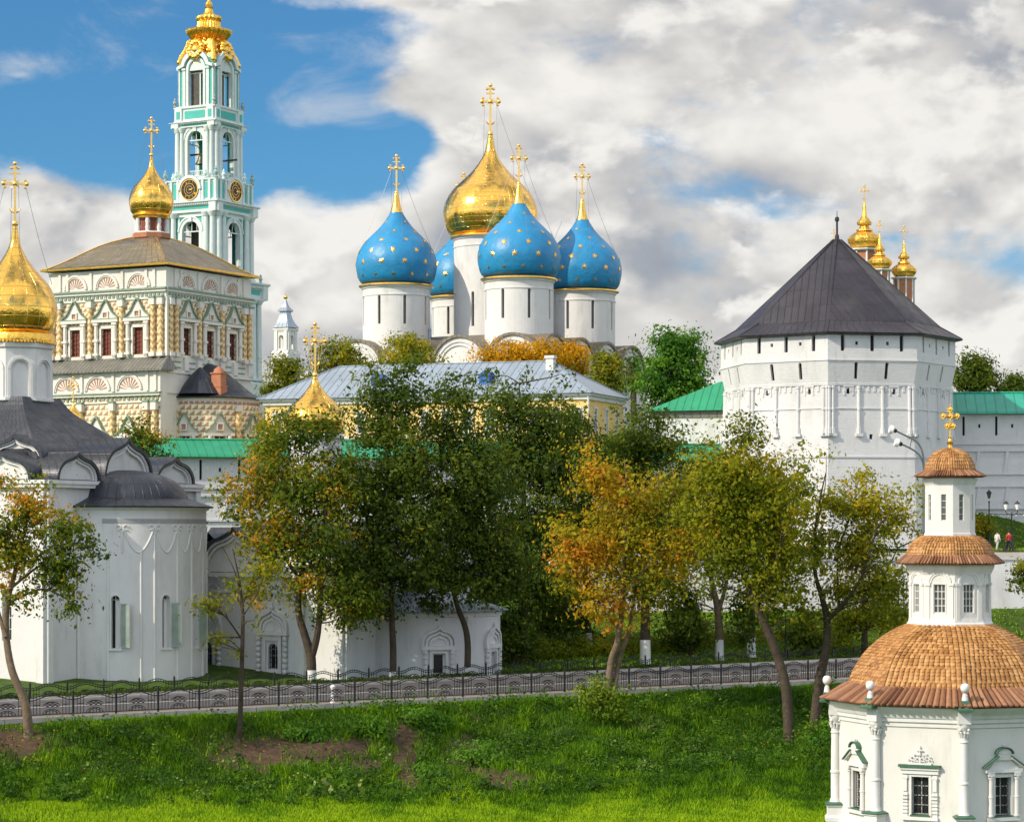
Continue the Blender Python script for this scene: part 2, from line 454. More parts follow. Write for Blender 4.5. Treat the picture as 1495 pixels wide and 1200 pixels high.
def uvsep(t, tc):
    sp = t.new('ShaderNodeSeparateXYZ'); t.l.new(tc.outputs['UV'], sp.inputs[0]); return sp.outputs[0], sp.outputs[1]

def lines(t, x, period, width):
    """1 on thin lines every period metres"""
    f = t.m('PINGPONG', x, period / 2)
    return t.step(f, width * .4, width, 1, 0)

def bump_of(t, b, h, dist):
    bn = t.new('ShaderNodeBump'); bn.inputs['Strength'].default_value = 1.0; bn.inputs['Distance'].default_value = dist
    t.l.new(h, bn.inputs['Height']); t.l.new(bn.outputs[0], b.inputs['Normal'])

def brick_bump(sx, sy, dist, color, mortar=.93):
    def fn(t, tc, b):
        br = t.new('ShaderNodeTexBrick'); t.l.new(tc.outputs['UV'], br.inputs['Vector'])
        br.inputs['Scale'].default_value = 1.0; br.inputs['Brick Width'].default_value = sx; br.inputs['Row Height'].default_value = sy
        br.inputs['Mortar Size'].default_value = sy * .09; br.inputs['Mortar Smooth'].default_value = .6
        br.inputs['Color1'].default_value = (*color, 1); br.inputs['Color2'].default_value = (*[c * .965 for c in color], 1)
        br.inputs['Mortar'].default_value = (*[c * mortar for c in color], 1)
        bump_of(t, b, t.m('SUBTRACT', 1.0, br.outputs[1]), dist)
        return br.outputs[0]
    return fn

def seams(color, period, axis=0, wid=.05, dist=.04, dark=.72, cross=None):
    """sheet-metal roof: standing seams along the slope"""
    def fn(t, tc, b):
        uv = uvsep(t, tc); l = lines(t, uv[axis], period, wid)
        if cross: l = t.m('MAXIMUM', l, t.m('MULTIPLY', lines(t, uv[1 - axis], cross, wid), .7))
        bump_of(t, b, l, dist)
        cell = t.new('ShaderNodeTexWhiteNoise', noise_dimensions='2D')
        c2 = t.new('ShaderNodeCombineXYZ')
        t.l.new(t.m('FLOOR', t.m('DIVIDE', uv[axis], period)), c2.inputs[0])
        t.l.new(t.m('FLOOR', t.m('DIVIDE', uv[1 - axis], cross or 3.0)), c2.inputs[1])
        t.l.new(c2.outputs[0], cell.inputs['Vector'])
        c = t.mix(t.m('MULTIPLY', cell.outputs[0], .35), tuple(color), tuple(x * .7 for x in color))
        return t.mix(l, c, tuple(x * dark for x in color))
    return fn

def gold_fn(period, cross, jitter=.05):
    """beaten gilt sheets: every sheet lies at a slightly different tilt, thin seams between"""
    def fn(t, tc, b):
        uv = uvsep(t, tc)
        fx = t.m('FLOOR', t.m('DIVIDE', uv[0], period)); fy = t.m('FLOOR', t.m('DIVIDE', uv[1], cross))
        c2 = t.new('ShaderNodeCombineXYZ'); t.l.new(fx, c2.inputs[0]); t.l.new(fy, c2.inputs[1])
        wn = t.new('ShaderNodeTexWhiteNoise', noise_dimensions='2D'); t.l.new(c2.outputs[0], wn.inputs['Vector'])
        g = t.new('ShaderNodeNewGeometry')
        off = t.vm('MULTIPLY', t.vm('SUBTRACT', wn.outputs[1], (.5, .5, .5)), (jitter, jitter, jitter))
        nrm = t.vm('NORMALIZE', t.vm('ADD', g.outputs['Normal'], off))
        l = t.m('MAXIMUM', lines(t, uv[0], period, .035), lines(t, uv[1], cross, .035))
        bn = t.new('ShaderNodeBump'); bn.inputs['Distance'].default_value = .02; t.l.new(l, bn.inputs['Height'])
        t.l.new(nrm, bn.inputs['Normal']); t.l.new(bn.outputs[0], b.inputs['Normal'])
        return t.mix(t.m('MULTIPLY', wn.outputs[0], .25), (.88, .53, .11), (.68, .38, .07))
    return fn

def facet_fn(cell):
    """painted diamond rustication: every stone drawn as a pyramid of four tinted sides"""
    def fn(t, tc, b):
        u, v = uvsep(t, tc)
        row = t.m('FLOOR', t.m('DIVIDE', v, cell))
        us = t.m('ADD', t.m('DIVIDE', u, cell * 1.25), t.m('MULTIPLY', t.m('MODULO', t.m('ABSOLUTE', row), 2.0), .5))
        a = t.m('SUBTRACT', t.m('FRACT', us), .5); c = t.m('SUBTRACT', t.m('FRACT', t.m('DIVIDE', v, cell)), .5)
        vert = t.m('GREATER_THAN', t.m('ABSOLUTE', c), t.m('ABSOLUTE', a))
        up = t.m('GREATER_THAN', c, 0.0); rt = t.m('GREATER_THAN', a, 0.0)
        cv = t.mix(up, (.30, .27, .16), (.80, .71, .50)); ch = t.mix(rt, (.82, .72, .52), (.50, .26, .15))
        col = t.mix(vert, ch, cv)
        edge = t.m('MAXIMUM', t.step(t.m('ABSOLUTE', a), .44, .5), t.step(t.m('ABSOLUTE', c), .43, .5))
        return t.mix(t.m('MULTIPLY', edge, .6), col, (.72, .68, .55))
    return fn

def twist_fn(t, tc, b):
    """gilt carved vine on the engaged columns"""
    u, v = uvsep(t, tc)
    w = t.m('SINE', t.m('ADD', t.m('MULTIPLY', v, 9.0), t.m('MULTIPLY', t.m('SINE', t.m('MULTIPLY', u, 9.0)), 1.2)))
    n = t.noise(tc.outputs['Object'], 4.0, 4)
    return t.mix(t.step(t.m('ADD', w, t.m('MULTIPLY', n, 1.4)), .2, 1.2), (.78, .62, .36), (.52, .33, .12))

mat('whitewash', brick_bump(.42, .16, .012, (.665, .66, .645)), rough=.85, spec=.15, bump=.01, bscale=9, var=.035, vscale=.8, stain=((.44, .43, .40), .50))
mat('whitewash_smooth', streak=.42, color=(.67, .665, .65), rough=.8, spec=.15, bump=.012, bscale=6, var=.04, vscale=.7, stain=((.46, .45, .41), .50), sscale=.45)
mat('whitewash_near', streak=.42, color=(.68, .67, .635), rough=.8, spec=.15, bump=.006, bscale=14, var=.03, vscale=1.1, stain=((.48, .47, .38), .42), sscale=.8)
mat('white_trim', streak=.25, color=(.69, .685, .665), rough=.75, spec=.2, var=.03, vscale=2, stain=((.46, .44, .38), .42), sscale=1.1)
mat('tower_trim', streak=.25, color=(.60, .675, .655), rough=.75, spec=.2, var=.04, vscale=1.2, stain=((.46, .50, .47), .4), sscale=.9)
mat('cream_trim', streak=.25, color=(.70, .675, .61), rough=.75, spec=.2, var=.04, vscale=1.2, stain=((.48, .45, .37), .45), sscale=.9)
mat('fortress_white', brick_bump(.55, .22, .008, (.66, .66, .66), .97), streak=.45, rough=.85, spec=.15, bump=.02, bscale=4, var=.03, vscale=.4, stain=((.44, .45, .45), .52), sscale=.25)
mat('grey_band', color=(.33, .33, .33), rough=.8, var=.12, vscale=3)
mat('gold', gold_fn(.9, .7), rough=.17, metal=1, bump=.04, bscale=1.1, rvar=.06)
mat('gold_trim', color=(.92, .55, .12), rough=.28, metal=1, bump=.02, bscale=5, var=.18, vscale=3)
mat('gold_ornate', color=(.95, .55, .10), rough=.30, metal=1, bump=.12, bscale=2.2, var=.25, vscale=2)
mat('cross_gold', color=(.95, .62, .20), rough=.35, metal=.9, var=.15, vscale=6)
mat('chain', color=(.25, .24, .22), rough=.5, metal=.6, var=.1)
mat('blue_dome', color=(.014, .22, .455), rough=.42, spec=.45, bump=.09, bscale=1.1, var=.14, vscale=.5, stain=((.03, .30, .50), .5), sscale=.6)
mat('turquoise', color=(.085, .42, .36), rough=.7, spec=.2, var=.07, vscale=.7)
mat('pale_turquoise', color=(.60, .78, .74), rough=.7, spec=.2, var=.05, vscale=.7)
mat('dark_roof', seams((.043, .048, .060), .62, 0, .05, .03, .85, 1.5), rough=.42, metal=.35, bump=.03, bscale=1.2, var=.18, vscale=.8, stain=((.095, .10, .11), .5), rvar=.1)
mat('tower_roof', seams((.044, .040, .050), .66, 0, .05, .05, .65, 2.2), rough=.48, metal=.25, bump=.05, bscale=1.1, var=.22, vscale=.5, stain=((.085, .075, .075), .55), rvar=.1)
mat('bronze_roof', seams((.26, .215, .135), .8, 0, .05, .04, .8, 1.1), rough=.36, metal=.75, bump=.03, bscale=1.2, var=.18, vscale=.6, stain=((.34, .31, .25), .5), rvar=.1)
mat('grey_shingle', seams((.22, .215, .185), .5, 0, .06, .06, .6), rough=.5, metal=.4, var=.2, vscale=1.4)
mat('green_roof', seams((.012, .27, .125), .75, 0, .06, .06, .75), rough=.40, spec=.5, bump=.02, bscale=1.5, var=.12, vscale=.5, stain=((.03, .33, .17), .5))
mat('pale_green_roof', seams((.02, .30, .20), .9, 0, .06, .06, .8), rough=.45, spec=.5, var=.1, vscale=.4, stain=((.05, .36, .25), .5))
mat('zinc_roof', seams((.36, .43, .50), .85, 0, .06, .07, .62), rough=.38, metal=.45, bump=.02, bscale=1.2, var=.1, vscale=.5, stain=((.27, .30, .34), .4))
mat('brown_roof', seams((.21, .18, .14), .8, 0, .06, .06, .7), rough=.5, metal=.3, var=.15, vscale=.5)
mat('yellow_wall', color=(.80, .56, .21), rough=.85, spec=.15, bump=.01, var=.05, vscale=.5, stain=((.70, .50, .24), .4))
mat('facet_paint', facet_fn(.62), rough=.8, spec=.2, var=.06, vscale=.7)
mat('facet_paint_fine', facet_fn(.50), rough=.8, spec=.2, var=.06, vscale=.7)
mat('vine_column', twist_fn, rough=.6, spec=.3)
mat('green_trim', color=(.20, .28, .20), rough=.55, var=.15, vscale=2)
mat('green_paint', color=(.05, .125, .075), rough=.5, spec=.4, var=.12, vscale=3)
mat('shell_red', color=(.42, .21, .13), rough=.8, var=.12, vscale=2)
mat('red_frame', color=(.18, .045, .028), rough=.6, var=.2, vscale=3)
mat('red_brick', color=(.42, .17, .09), rough=.8, var=.15, vscale=2)
mat('glass_dark', color=(.035, .037, .04), rough=.12, spec=.6, var=.3, vscale=1.5)
mat('glass_pale', color=(.26, .32, .28), rough=.15, spec=.7, var=.2, vscale=1.0)
mat('glass_grey', color=(.075, .085, .08), rough=.15, spec=.6, var=.25, vscale=1.2)
mat('dark_void', color=(.02, .02, .02), rough=.9, var=.2)
mat('blue_paint', color=(.03, .13, .42), rough=.5, var=.1)
mat('timber', color=(.085, .075, .065), rough=.8, var=.25, vscale=2)
mat('bronze', color=(.10, .11, .08), rough=.45, metal=.8, var=.2, vscale=3)
mat('iron', color=(.012, .013, .014), rough=.45, spec=.5, var=.2, vscale=6)
mat('steel_grey', color=(.16, .18, .19), rough=.45, metal=.6, var=.1)
mat('lamp_glass', color=(.85, .85, .82), rough=.3, spec=.5, var=.03)
mat('clock_black', color=(.012, .012, .013), rough=.5, var=.2)
mat('curb_stone', color=(.46, .43, .38), rough=.85, bump=.02, bscale=7, var=.14, vscale=1.6, stain=((.28, .26, .21), .6), sscale=1.2)

def tile_fn(t, tc, b):
    g = t.new('ShaderNodeNewGeometry')
    n = t.noise(tc.outputs['Object'], .55, 5, .6)
    f = t.m('ADD', t.m('MULTIPLY', g.outputs['Random Per Island'], .42), t.m('MULTIPLY', n, .72))
    return t.ramp(f, [(.12, (.11, .043, .016)), (.34, (.26, .115, .032)), (.58, (.40, .195, .06)), (.80, (.50, .275, .10)), (1.0, (.42, .29, .16))])
mat('ochre_tile', tile_fn, rough=.55, spec=.35, bump=.006, bscale=18, var=.10, vscale=9)
def eave_fn(t, tc, b):
    g = t.new('ShaderNodeNewGeometry')
    return t.ramp(g.outputs['Random Per Island'], [(.0, (.14, .060, .030)), (.5, (.235, .108, .055)), (1.0, (.34, .175, .09))])
mat('eave_tile', eave_fn, rough=.6, spec=.3, bump=.008, bscale=14, var=.18, vscale=5)
mat('bark', color=(.075, .058, .042), rough=.95, spec=.1, bump=.05, bscale=7, var=.3, vscale=3)
mat('bark_pale', color=(.17, .125, .085), rough=.95, spec=.1, bump=.05, bscale=7, var=.3, vscale=3)
mat('limewash', color=(.72, .72, .70), rough=.9, spec=.1, bump=.02, var=.06, stain=((.5, .48, .42), .4), sscale=2)

def leaf_mat(name, stops, trans=.45):
    m = bpy.data.materials.new(name); m.use_nodes = True; t = NT(m.node_tree); MAT[name] = m
    b = t.n['Principled BSDF']; out = t.n['Material Output']
    at = t.new('ShaderNodeAttribute', attribute_name='tint')
    c = t.ramp(at.outputs['Fac'], stops)
    t.l.new(c, b.inputs['Base Color']); b.inputs['Roughness'].default_value = .6; b.inputs['Specular IOR Level'].default_value = .10
    tr = t.new('ShaderNodeBsdfTranslucent'); t.l.new(t.mix(1.0, c, (1.25, 1.3, .6), 'MULTIPLY'), tr.inputs[0])
    mx = t.new('ShaderNodeMixShader'); mx.inputs[0].default_value = trans
    t.l.new(b.outputs[0], mx.inputs[1]); t.l.new(tr.outputs[0], mx.inputs[2]); t.l.new(mx.outputs[0], out.inputs[0])
    return m
leaf_mat('leaf_dark', [(0.0, (0.0339, 0.0626, 0.0088)), (0.45, (0.0848, 0.1299, 0.0141)), (0.8, (0.164, 0.203, 0.0194)), (1, (0.2714, 0.2088, 0.0176))])
leaf_mat('leaf_olive', [(0.0, (0.0845, 0.1144, 0.0072)), (0.45, (0.195, 0.221, 0.0101)), (0.8, (0.338, 0.299, 0.013)), (1, (0.494, 0.299, 0.0144))])
leaf_mat('leaf_mixed', [(0.0, (0.046, 0.0888, 0.009)), (0.5, (0.1323, 0.1776, 0.0135)), (0.72, (0.299, 0.252, 0.0153)), (0.88, (0.529, 0.264, 0.0162)), (1, (0.644, 0.264, 0.018))])
leaf_mat('leaf_orange', [(0.0, (0.0907, 0.1215, 0.01)), (0.36, (0.2359, 0.2527, 0.015)), (0.58, (0.381, 0.3013, 0.016)), (0.8, (0.5443, 0.2916, 0.018)), (1, (0.5806, 0.2236, 0.025))])
leaf_mat('leaf_amber', [(0.0, (0.286, 0.1734, 0.0096)), (0.4, (0.572, 0.306, 0.0096)), (0.8, (0.726, 0.3876, 0.0128)), (1, (0.77, 0.4692, 0.024))])
leaf_mat('leaf_yellowgreen', [(0.0, (0.092, 0.1207, 0.01)), (0.5, (0.2415, 0.2587, 0.018)), (0.85, (0.46, 0.368, 0.018)), (1, (0.598, 0.391, 0.02))])
leaf_mat('leaf_fresh', [(.0, (.030, .10, .010)), (.5, (.085, .215, .02)), (1, (.19, .33, .028))])
leaf_mat('leaf_lime', [(.0, (.05, .10, .010)), (.5, (.13, .22, .016)), (1, (.28, .32, .03))])
leaf_mat('grass_blade', [(.0, (.026, .078, .005)), (.40, (.070, .165, .007)), (.72, (.165, .31, .008)), (1, (.29, .43, .012))], .3)
leaf_mat('weed_leaf', [(.0, (.020, .055, .007)), (.5, (.055, .130, .010)), (.9, (.12, .22, .015)), (1, (.26, .32, .10))], .3)
leaf_mat('flower_petal', [(.0, (.5, .04, .05)), (.3, (.55, .22, .05)), (.6, (.62, .5, .1)), (.8, (.6, .25, .4)), (1, (.7, .68, .6))])

def ground_fn(t, tc, b):
    at = t.new('ShaderNodeAttribute', attribute_name='soil')
    v = tc.outputs['Object']
    n = t.noise(v, 1.2, 6, .65)
    g = t.ramp(n, [(.3, (.030, .055, .012)), (.6, (.065, .115, .018)), (.8, (.10, .15, .025))])
    e = t.ramp(t.noise(v, 3.0, 6, .7), [(.3, (.050, .032, .020)), (.6, (.095, .064, .040)), (.8, (.17, .125, .085))])
    return t.mix(at.outputs['Fac'], g, e)
mat('earth_and_turf', ground_fn, rough=.95, spec=.1, bump=.06, bscale=6)
mat('asphalt', color=(.085, .080, .080), rough=.9, spec=.2, bump=.01, bscale=40, var=.18, vscale=2.5, stain=((.075, .072, .07), .6), sscale=.9)
def paver_fn(t, tc, b):
    br = t.new('ShaderNodeTexBrick'); t.l.new(tc.outputs['UV'], br.inputs['Vector'])
    br.inputs['Scale'].default_value = 1; br.inputs['Brick Width'].default_value = .3; br.inputs['Row Height'].default_value = .15
    br.inputs['Mortar Size'].default_value = .012
    br.inputs['Color1'].default_value = (.20, .135, .10, 1); br.inputs['Color2'].default_value = (.15, .115, .095, 1); br.inputs['Mortar'].default_value = (.09, .078, .07, 1)
    return br.outputs[0]
mat('paving', paver_fn, rough=.9, bump=.01, var=.15, vscale=1.5)
mat('road_paint', color=(.62, .61, .58), rough=.8, var=.15, vscale=4)
mat('path_grey', color=(.34, .32, .29), rough=.9, bump=.01, var=.12, vscale=2)
M = MAT

# ------------------------------------------------------------------ terrain
TH = atan2(.74, 1.0); TH2 = atan2(.86, 1.0)
def sstep(x): x = np.clip(x, 0, 1); return x * x * (3 - 2 * x)
def fence_t(x, y): return (y - (146.02 + .74 * x)) * cos(TH)         # distance beyond the lower fence
def far_t(x, y): return (y - (169.2 + .86 * x)) * cos(TH2)           # distance beyond the upper fence
def ret_q(x, y): return (y - (197.3 + .37 * x)) * .94                # distance beyond the foot of the retaining wall
def height(x, y):
    x = np.asarray(x, float); y = np.asarray(y, float)
    t = fence_t(x, y); f = far_t(x, y); q = ret_q(x, y)
    z = np.where(t < 0, -.22 * sstep((-t - .1) / .3) - 2.3 * sstep((-t - .3) / 10.0) - .055 * np.clip(-t - 8, 0, 20), 0.0)
    bump = .30 * np.sin(x * .55 + 1.3 * np.sin(y * .31)) + .24 * np.sin(y * .8 + x * .23) + .12 * np.sin(x * 1.7 + 2 * np.sin(y * .9))
    z += bump * sstep((-t - 1.2) / 3.0) * sstep((20 + t) / 12.0)
    fr = np.clip(f / np.maximum(f - q, 1e-3), 0, 1)
    g = .4 + .6 * sstep((x + 4) / 7)
    z = np.where((f > 0) & (q <= 0), 3.2 * g * sstep(fr) - .5 * (1 - sstep(fr * 2)), z)
    z = np.where((f > -1.1) & (f <= 0), z - .5 * sstep((f + 1.1) / .6), z)        # the ground drops off behind the road's far edge
    g = np.maximum(sstep((x + 4) / 7), sstep((y - 238) / 8))
    z2 = 3.2 * (.4 + .6 * g) + g * (4.2 * sstep((q - 1.75) / 1.35) + .8 * sstep((q - 2.6) / 3) + 3.4 * sstep((q - 8) / 7) + .04 * np.clip(q - 20, 0, 250))
    z = np.where(q > 0, z2, z)
    z = z - 26 * sstep((y - 520) / 400)
    z += 11.0 * sstep((44 - y) / 44)
    return z

SOIL = [(25, 1085, 61.0, 24.7), (420, 1098, 128.1, 28.6), (500, 1092, 65.9, 19.5), (592, 1100, 23.2, 46.8), (330, 1108, 36.6, 10.4), (540, 1118, 26.8, 11.7), (580, 1075, 31.7, 9.1), (690, 1104, 36.6, 31.2), (742, 1140, 51.2, 18.2), (700, 1125, 29.3, 13.0), (600, 1140, 31.7, 18.2), (690, 1052, 12.2, 7.8), (590, 1068, 14.6, 13.0), (930, 1068, 36.6, 6.5), (640, 1130, 22.0, 13.0), (380, 1120, 24.4, 10.4)]
def soil_at(x, y, z):
    px = HX + FPX * x / np.maximum(y, 1); py = HY - FPX * (z - CZ) / np.maximum(y, 1)
    s = np.zeros_like(px)
    wob = 5 * np.sin(px * .13 + py * .2) + 4 * np.sin(px * .31 - py * .17)
    for a, b, c, d in SOIL:
        r = np.sqrt(((px + wob - a) / c) ** 2 + ((py + wob * .4 - b) / d) ** 2)
        s = np.maximum(s, np.clip(1.6 - 1.1 * r, 0, 1))
    return np.where(y < 175, s, 0)

def make_ground():
    xs = np.concatenate([np.linspace(-3000, -80, 20), np.arange(-76, -34, 3.0), np.arange(-32, 42, .35), np.arange(42.4, 72, .6), np.arange(73, 92, 3.0), np.linspace(95, 3000, 20)])
    ys = np.concatenate([np.linspace(-400, 90, 30), np.arange(93, 112, 1.5), np.arange(112, 170, .35), np.arange(170.3, 224, .6), np.arange(225, 262, 1.0), np.linspace(265, 900, 30), np.linspace(950, 5000, 12)])
    X, Y = np.meshgrid(xs, ys); Z = height(X, Y)
    v = np.stack([X, Y, Z], -1).reshape(-1, 3); nx, ny = len(xs), len(ys)
    i = np.arange(ny - 1)[:, None] * nx + np.arange(nx - 1)[None, :]
    f = np.stack([i, i + 1, i + 1 + nx, i + nx], -1).reshape(-1, 4)
    me = bpy.data.meshes.new('ground')
    me.vertices.add(len(v)); me.vertices.foreach_set('co', v.ravel())
    me.loops.add(f.size); me.loops.foreach_set('vertex_index', f.ravel())
    me.polygons.add(len(f)); me.polygons.foreach_set('loop_start', np.arange(len(f)) * 4)
    me.polygons.foreach_set('use_smooth', np.ones(len(f), bool))
    a = me.attributes.new('soil', 'FLOAT', 'POINT'); a.data.foreach_set('value', soil_at(v[:, 0], v[:, 1], v[:, 2]).astype(np.float32))
    me.materials.append(M['earth_and_turf']); me.update(); me.validate()
    o = bpy.data.objects.new('ground', me); COL.objects.link(o); tag(o, kind='structure')
make_ground()

def strip(name, t0, t1, z, m, x0=-60, x1=60, n=60, far=False, kind='structure'):
    """flat band that runs along the road between two distances from the lower fence"""
    mb = MB()
    for i in range(n):
        a = x0 + (x1 - x0) * i / n; b = x0 + (x1 - x0) * (i + 1) / n
        P = lambda x, t: (x, 146.02 + .74 * x + t / cos(TH), z)
        g = lambda t, x: t(x) if callable(t) else t
        q = [P(a, g(t0, a)), P(b, g(t0, b)), P(b, g(t1, b)), P(a, g(t1, a))]
        mb.face(q, 0, False, [(p[0] * 1.24, g(t, p[0])) for p, t in zip(q, (t0, t0, t1, t1))])
    o = mb.build(name, M[m]); tag(o, kind=kind); return o
TU = lambda x: (23.18 + .12 * x) * cos(TH)          # where the upper fence runs, measured from the lower one
strip('pavement', .1, 2.6, .008, 'paving')
strip('road', 2.6, lambda x: TU(x) - 3.2, .004, 'asphalt')
for t in (3.0, 8.2):
    strip('road_line', t, t + .22, .012, 'road_paint', n=60)
strip('footpath', lambda x: TU(x) - 3.0, lambda x: TU(x) - 1.45, .008, 'paving')

def kerb(name, t, w, z0, z1, m='curb_stone'):
    mb = MB(); n = 60
    g = lambda tt, x: tt(x) if callable(tt) else tt
    P = lambda x, tt, z: (x, 146.02 + .74 * x + tt / cos(TH), z)
    for i in range(n):
        a = -60 + 2 * i; b = a + 1.97
        ta, tb = g(t, a), g(t, b)
        v = [P(a, ta, z0), P(b, tb, z0), P(b, tb + w, z0), P(a, ta + w, z0), P(a, ta, z1), P(b, tb, z1), P(b, tb + w, z1), P(a, ta + w, z1)]
        mb.mesh(v, [(4, 5, 6, 7), (0, 1, 5, 4), (1, 2, 6, 5), (2, 3, 7, 6), (3, 0, 4, 7)])
    o = mb.build(name, M[m]); tag(o, kind='structure'); return o
kerb('kerb', -.28, .42, -1.2, .13)
kerb('kerb', lambda x: TU(x) - 3.2, .2, -.2, .12)
kerb('kerb', lambda x: TU(x) - 1.45, .2, -.6, .10)

def retaining_wall():
    t = thing('retaining_wall', 'long white battered retaining wall below the fortress terrace, behind the park trees', 'retaining wall', (4, 197.3 + .37 * 4, 2.6), math.degrees(atan2(.37, 1)))
    mb = MB(); L = 62
    pr = [(-.1, -1.5), (-.05, 0.2), (.75, 3.2), (1.1, 4.4), (1.25, 4.75)]
    for i in range(24):
        a, b = L * i / 24, L * (i + 1) / 24
        for (y0, z0), (y1, z1) in zip(pr, pr[1:]):
            mb.face([(a, y0, z0), (b, y0, z0), (b, y1, z1), (a, y1, z1)], 0, False, [(a, z0), (b, z0), (b, z1), (a, z1)])
        mb.face([(a, 1.25, 4.75), (b, 1.25, 4.75), (b, 3.2, 4.8), (a, 3.2, 4.8)], 0)
        mb.face([(b, 3.2, 4.8), (b, 3.2, 0), (a, 3.2, 0), (a, 3.2, 4.8)], 0)
    mb.face([(0, -.1, -1.5), (0, -.05, .2), (0, .75, 3.2), (0, 1.1, 4.4), (0, 1.25, 4.75), (0, 3.2, 4.8), (0, 3.2, -1.5)], 0)
    mb.build('wall_face', M['whitewash_smooth'], t)
    c = MB()
    for i in range(31): c.box(2 * i, 2 * i + 1.96, 1.1, 2.05, 4.80, 4.95)
    c.build('coping', M['white_trim'], t)
retaining_wall()
pth = MB()
for i in range(40):
    a = 6 + 1.5 * i; b = a + 1.5
    P = lambda x, q: (x, 197.3 + .37 * x + q / .94, float(height(x, 197.3 + .37 * x + q / .94)) + .012)
    for q0, q1 in ((3.2, 4.6), (4.6, 6.0)):
        pth.face([P(a, q0), P(b, q0), P(b, q1), P(a, q1)])
tag(pth.build('path', M['path_grey']), kind='structure')

# ------------------------------------------------------------------ the well chapel in front
def tile_course(mb, n, r0, z0, r1, z1, per, thick, m=0, lap=1.25, jitter=.0, roll=.28):
    """one course of barrel tiles round an n-sided roof, from the lower edge (r0,z0) to the upper (r1,z1); r to the flat sides"""
    dr, dz = r1 - r0, z1 - z0; L = sqrt(dr * dr + dz * dz)
    nr, nz = dz / L, -dr / L                                     # outward normal in the r-z plane
    if nz < 0 and nr < 0: nr, nz = -nr, -nz
    for k in range(n):
        a = 2 * pi * k / n; N = (sin(a), -cos(a)); T = (cos(a), sin(a))
        h0, h1 = r0 * math.tan(pi / n), (r0 + dr * lap) * math.tan(pi / n)
        for j in range(per):
            jj = random.uniform(-1, 1) * jitter
            e0, e1 = -1 + 2 * j / per, -1 + 2 * (j + 1) / per
            pts = []
            for s_, lift, hh in ((0.0, 1.0 + jj, h0), (.5, .62 + jj * .6, (h0 + h1) / 2), (1.0, .15, h1)):
                rr, zz = r0 + dr * lap * s_, z0 + dz * lap * s_
                for q, up in ((0, 0), (.28, roll * .8), (.5, roll), (.72, roll * .8), (1, 0)):
                    u = (e0 + (e1 - e0) * (q * .90 + .05)) * hh
                    o = thick * (lift + up * 3)
                    if s_ == 0: tip = -thick * (1.7 if q == .5 else 1.2 if q in (.28, .72) else 0); r_, z_ = rr + dr / L * tip, zz + dz / L * tip
                    else: r_, z_ = rr, zz
                    pts.append((N[0] * (r_ + nr * o) + T[0] * u, N[1] * (r_ + nr * o) + T[1] * u, z_ + nz * o))
            fs = []
            for s_ in range(2):
                for q in range(4):
                    i = s_ * 5 + q; fs.append((i, i + 1, i + 6, i + 5))
            base = len(pts)
            for q in range(5):
                p = pts[q]; pts.append((p[0] - N[0] * nr * thick * 1.3, p[1] - N[1] * nr * thick * 1.3, p[2] - nz * thick * 1.3))
            for q in range(4): fs.append((base + q, base + q + 1, q + 1, q))
            mb.mesh(pts, fs, m, True)

def resample(pr, n):
    P = [np.array(p, float) for p in pr]; L = [0]
    for a, b in zip(P, P[1:]): L.append(L[-1] + np.linalg.norm(b - a))
    return [tuple(np.array([np.interp(L[-1] * i / n, L, [p[c] for p in P]) for c in (0, 1)])) for i in range(n + 1)]

def tiled_roof(root, k, eave, dome, per_e, courses, per, thick, name, under=None):
    """eave: the flared skirt [(r,z)..] bottom to top, dome: the curved part bottom to top; apothems"""
    r = MB()
    for i, ((r0, z0), (r1, z1)) in enumerate(zip(resample(dome, courses), resample(dome, courses)[1:])):
        w = max(5, int(round(per * (r0 + r1) / (dome[0][0] * 2))))
        tile_course(r, 8, r0, z0, r1, z1, w, thick, jitter=.25, roll=.36)
    r.lathe([(a - thick * .3, b - thick * .3) for a, b in dome], 8, apoth=True, smooth=False, m=1)
    o = r.build(name, [M['ochre_tile'], M['eave_tile']], root, k, sharp=60)
    e = MB()
    tile_course(e, 8, eave[0][0], eave[0][1], eave[1][0], eave[1][1], per_e, thick * 1.5, lap=1.02, jitter=.3, roll=.5)
    for a in range(8):                                             # hips
        an = 2 * pi * (a + .5) / 8; c = 1 / cos(pi / 8)
        e.tube([(sin(an) * p[0] * c, -cos(an) * p[0] * c, p[1] + thick) for p in eave], thick * 1.6, 6)
    e.lathe([(eave[0][0] - 1, eave[0][1] - thick * 1.2), (eave[1][0], eave[1][1] - thick)], 8, apoth=True, smooth=False, cap=False)
    e.lathe([(eave[1][0] - 6, eave[0][1] - thick * 2.2), (eave[0][0] - 1, eave[0][1] - thick * 1.2)], 8, apoth=True, smooth=False, cap=False)
    e.build('roof_skirt', M['eave_tile'], o, k, sharp=60)
    return o

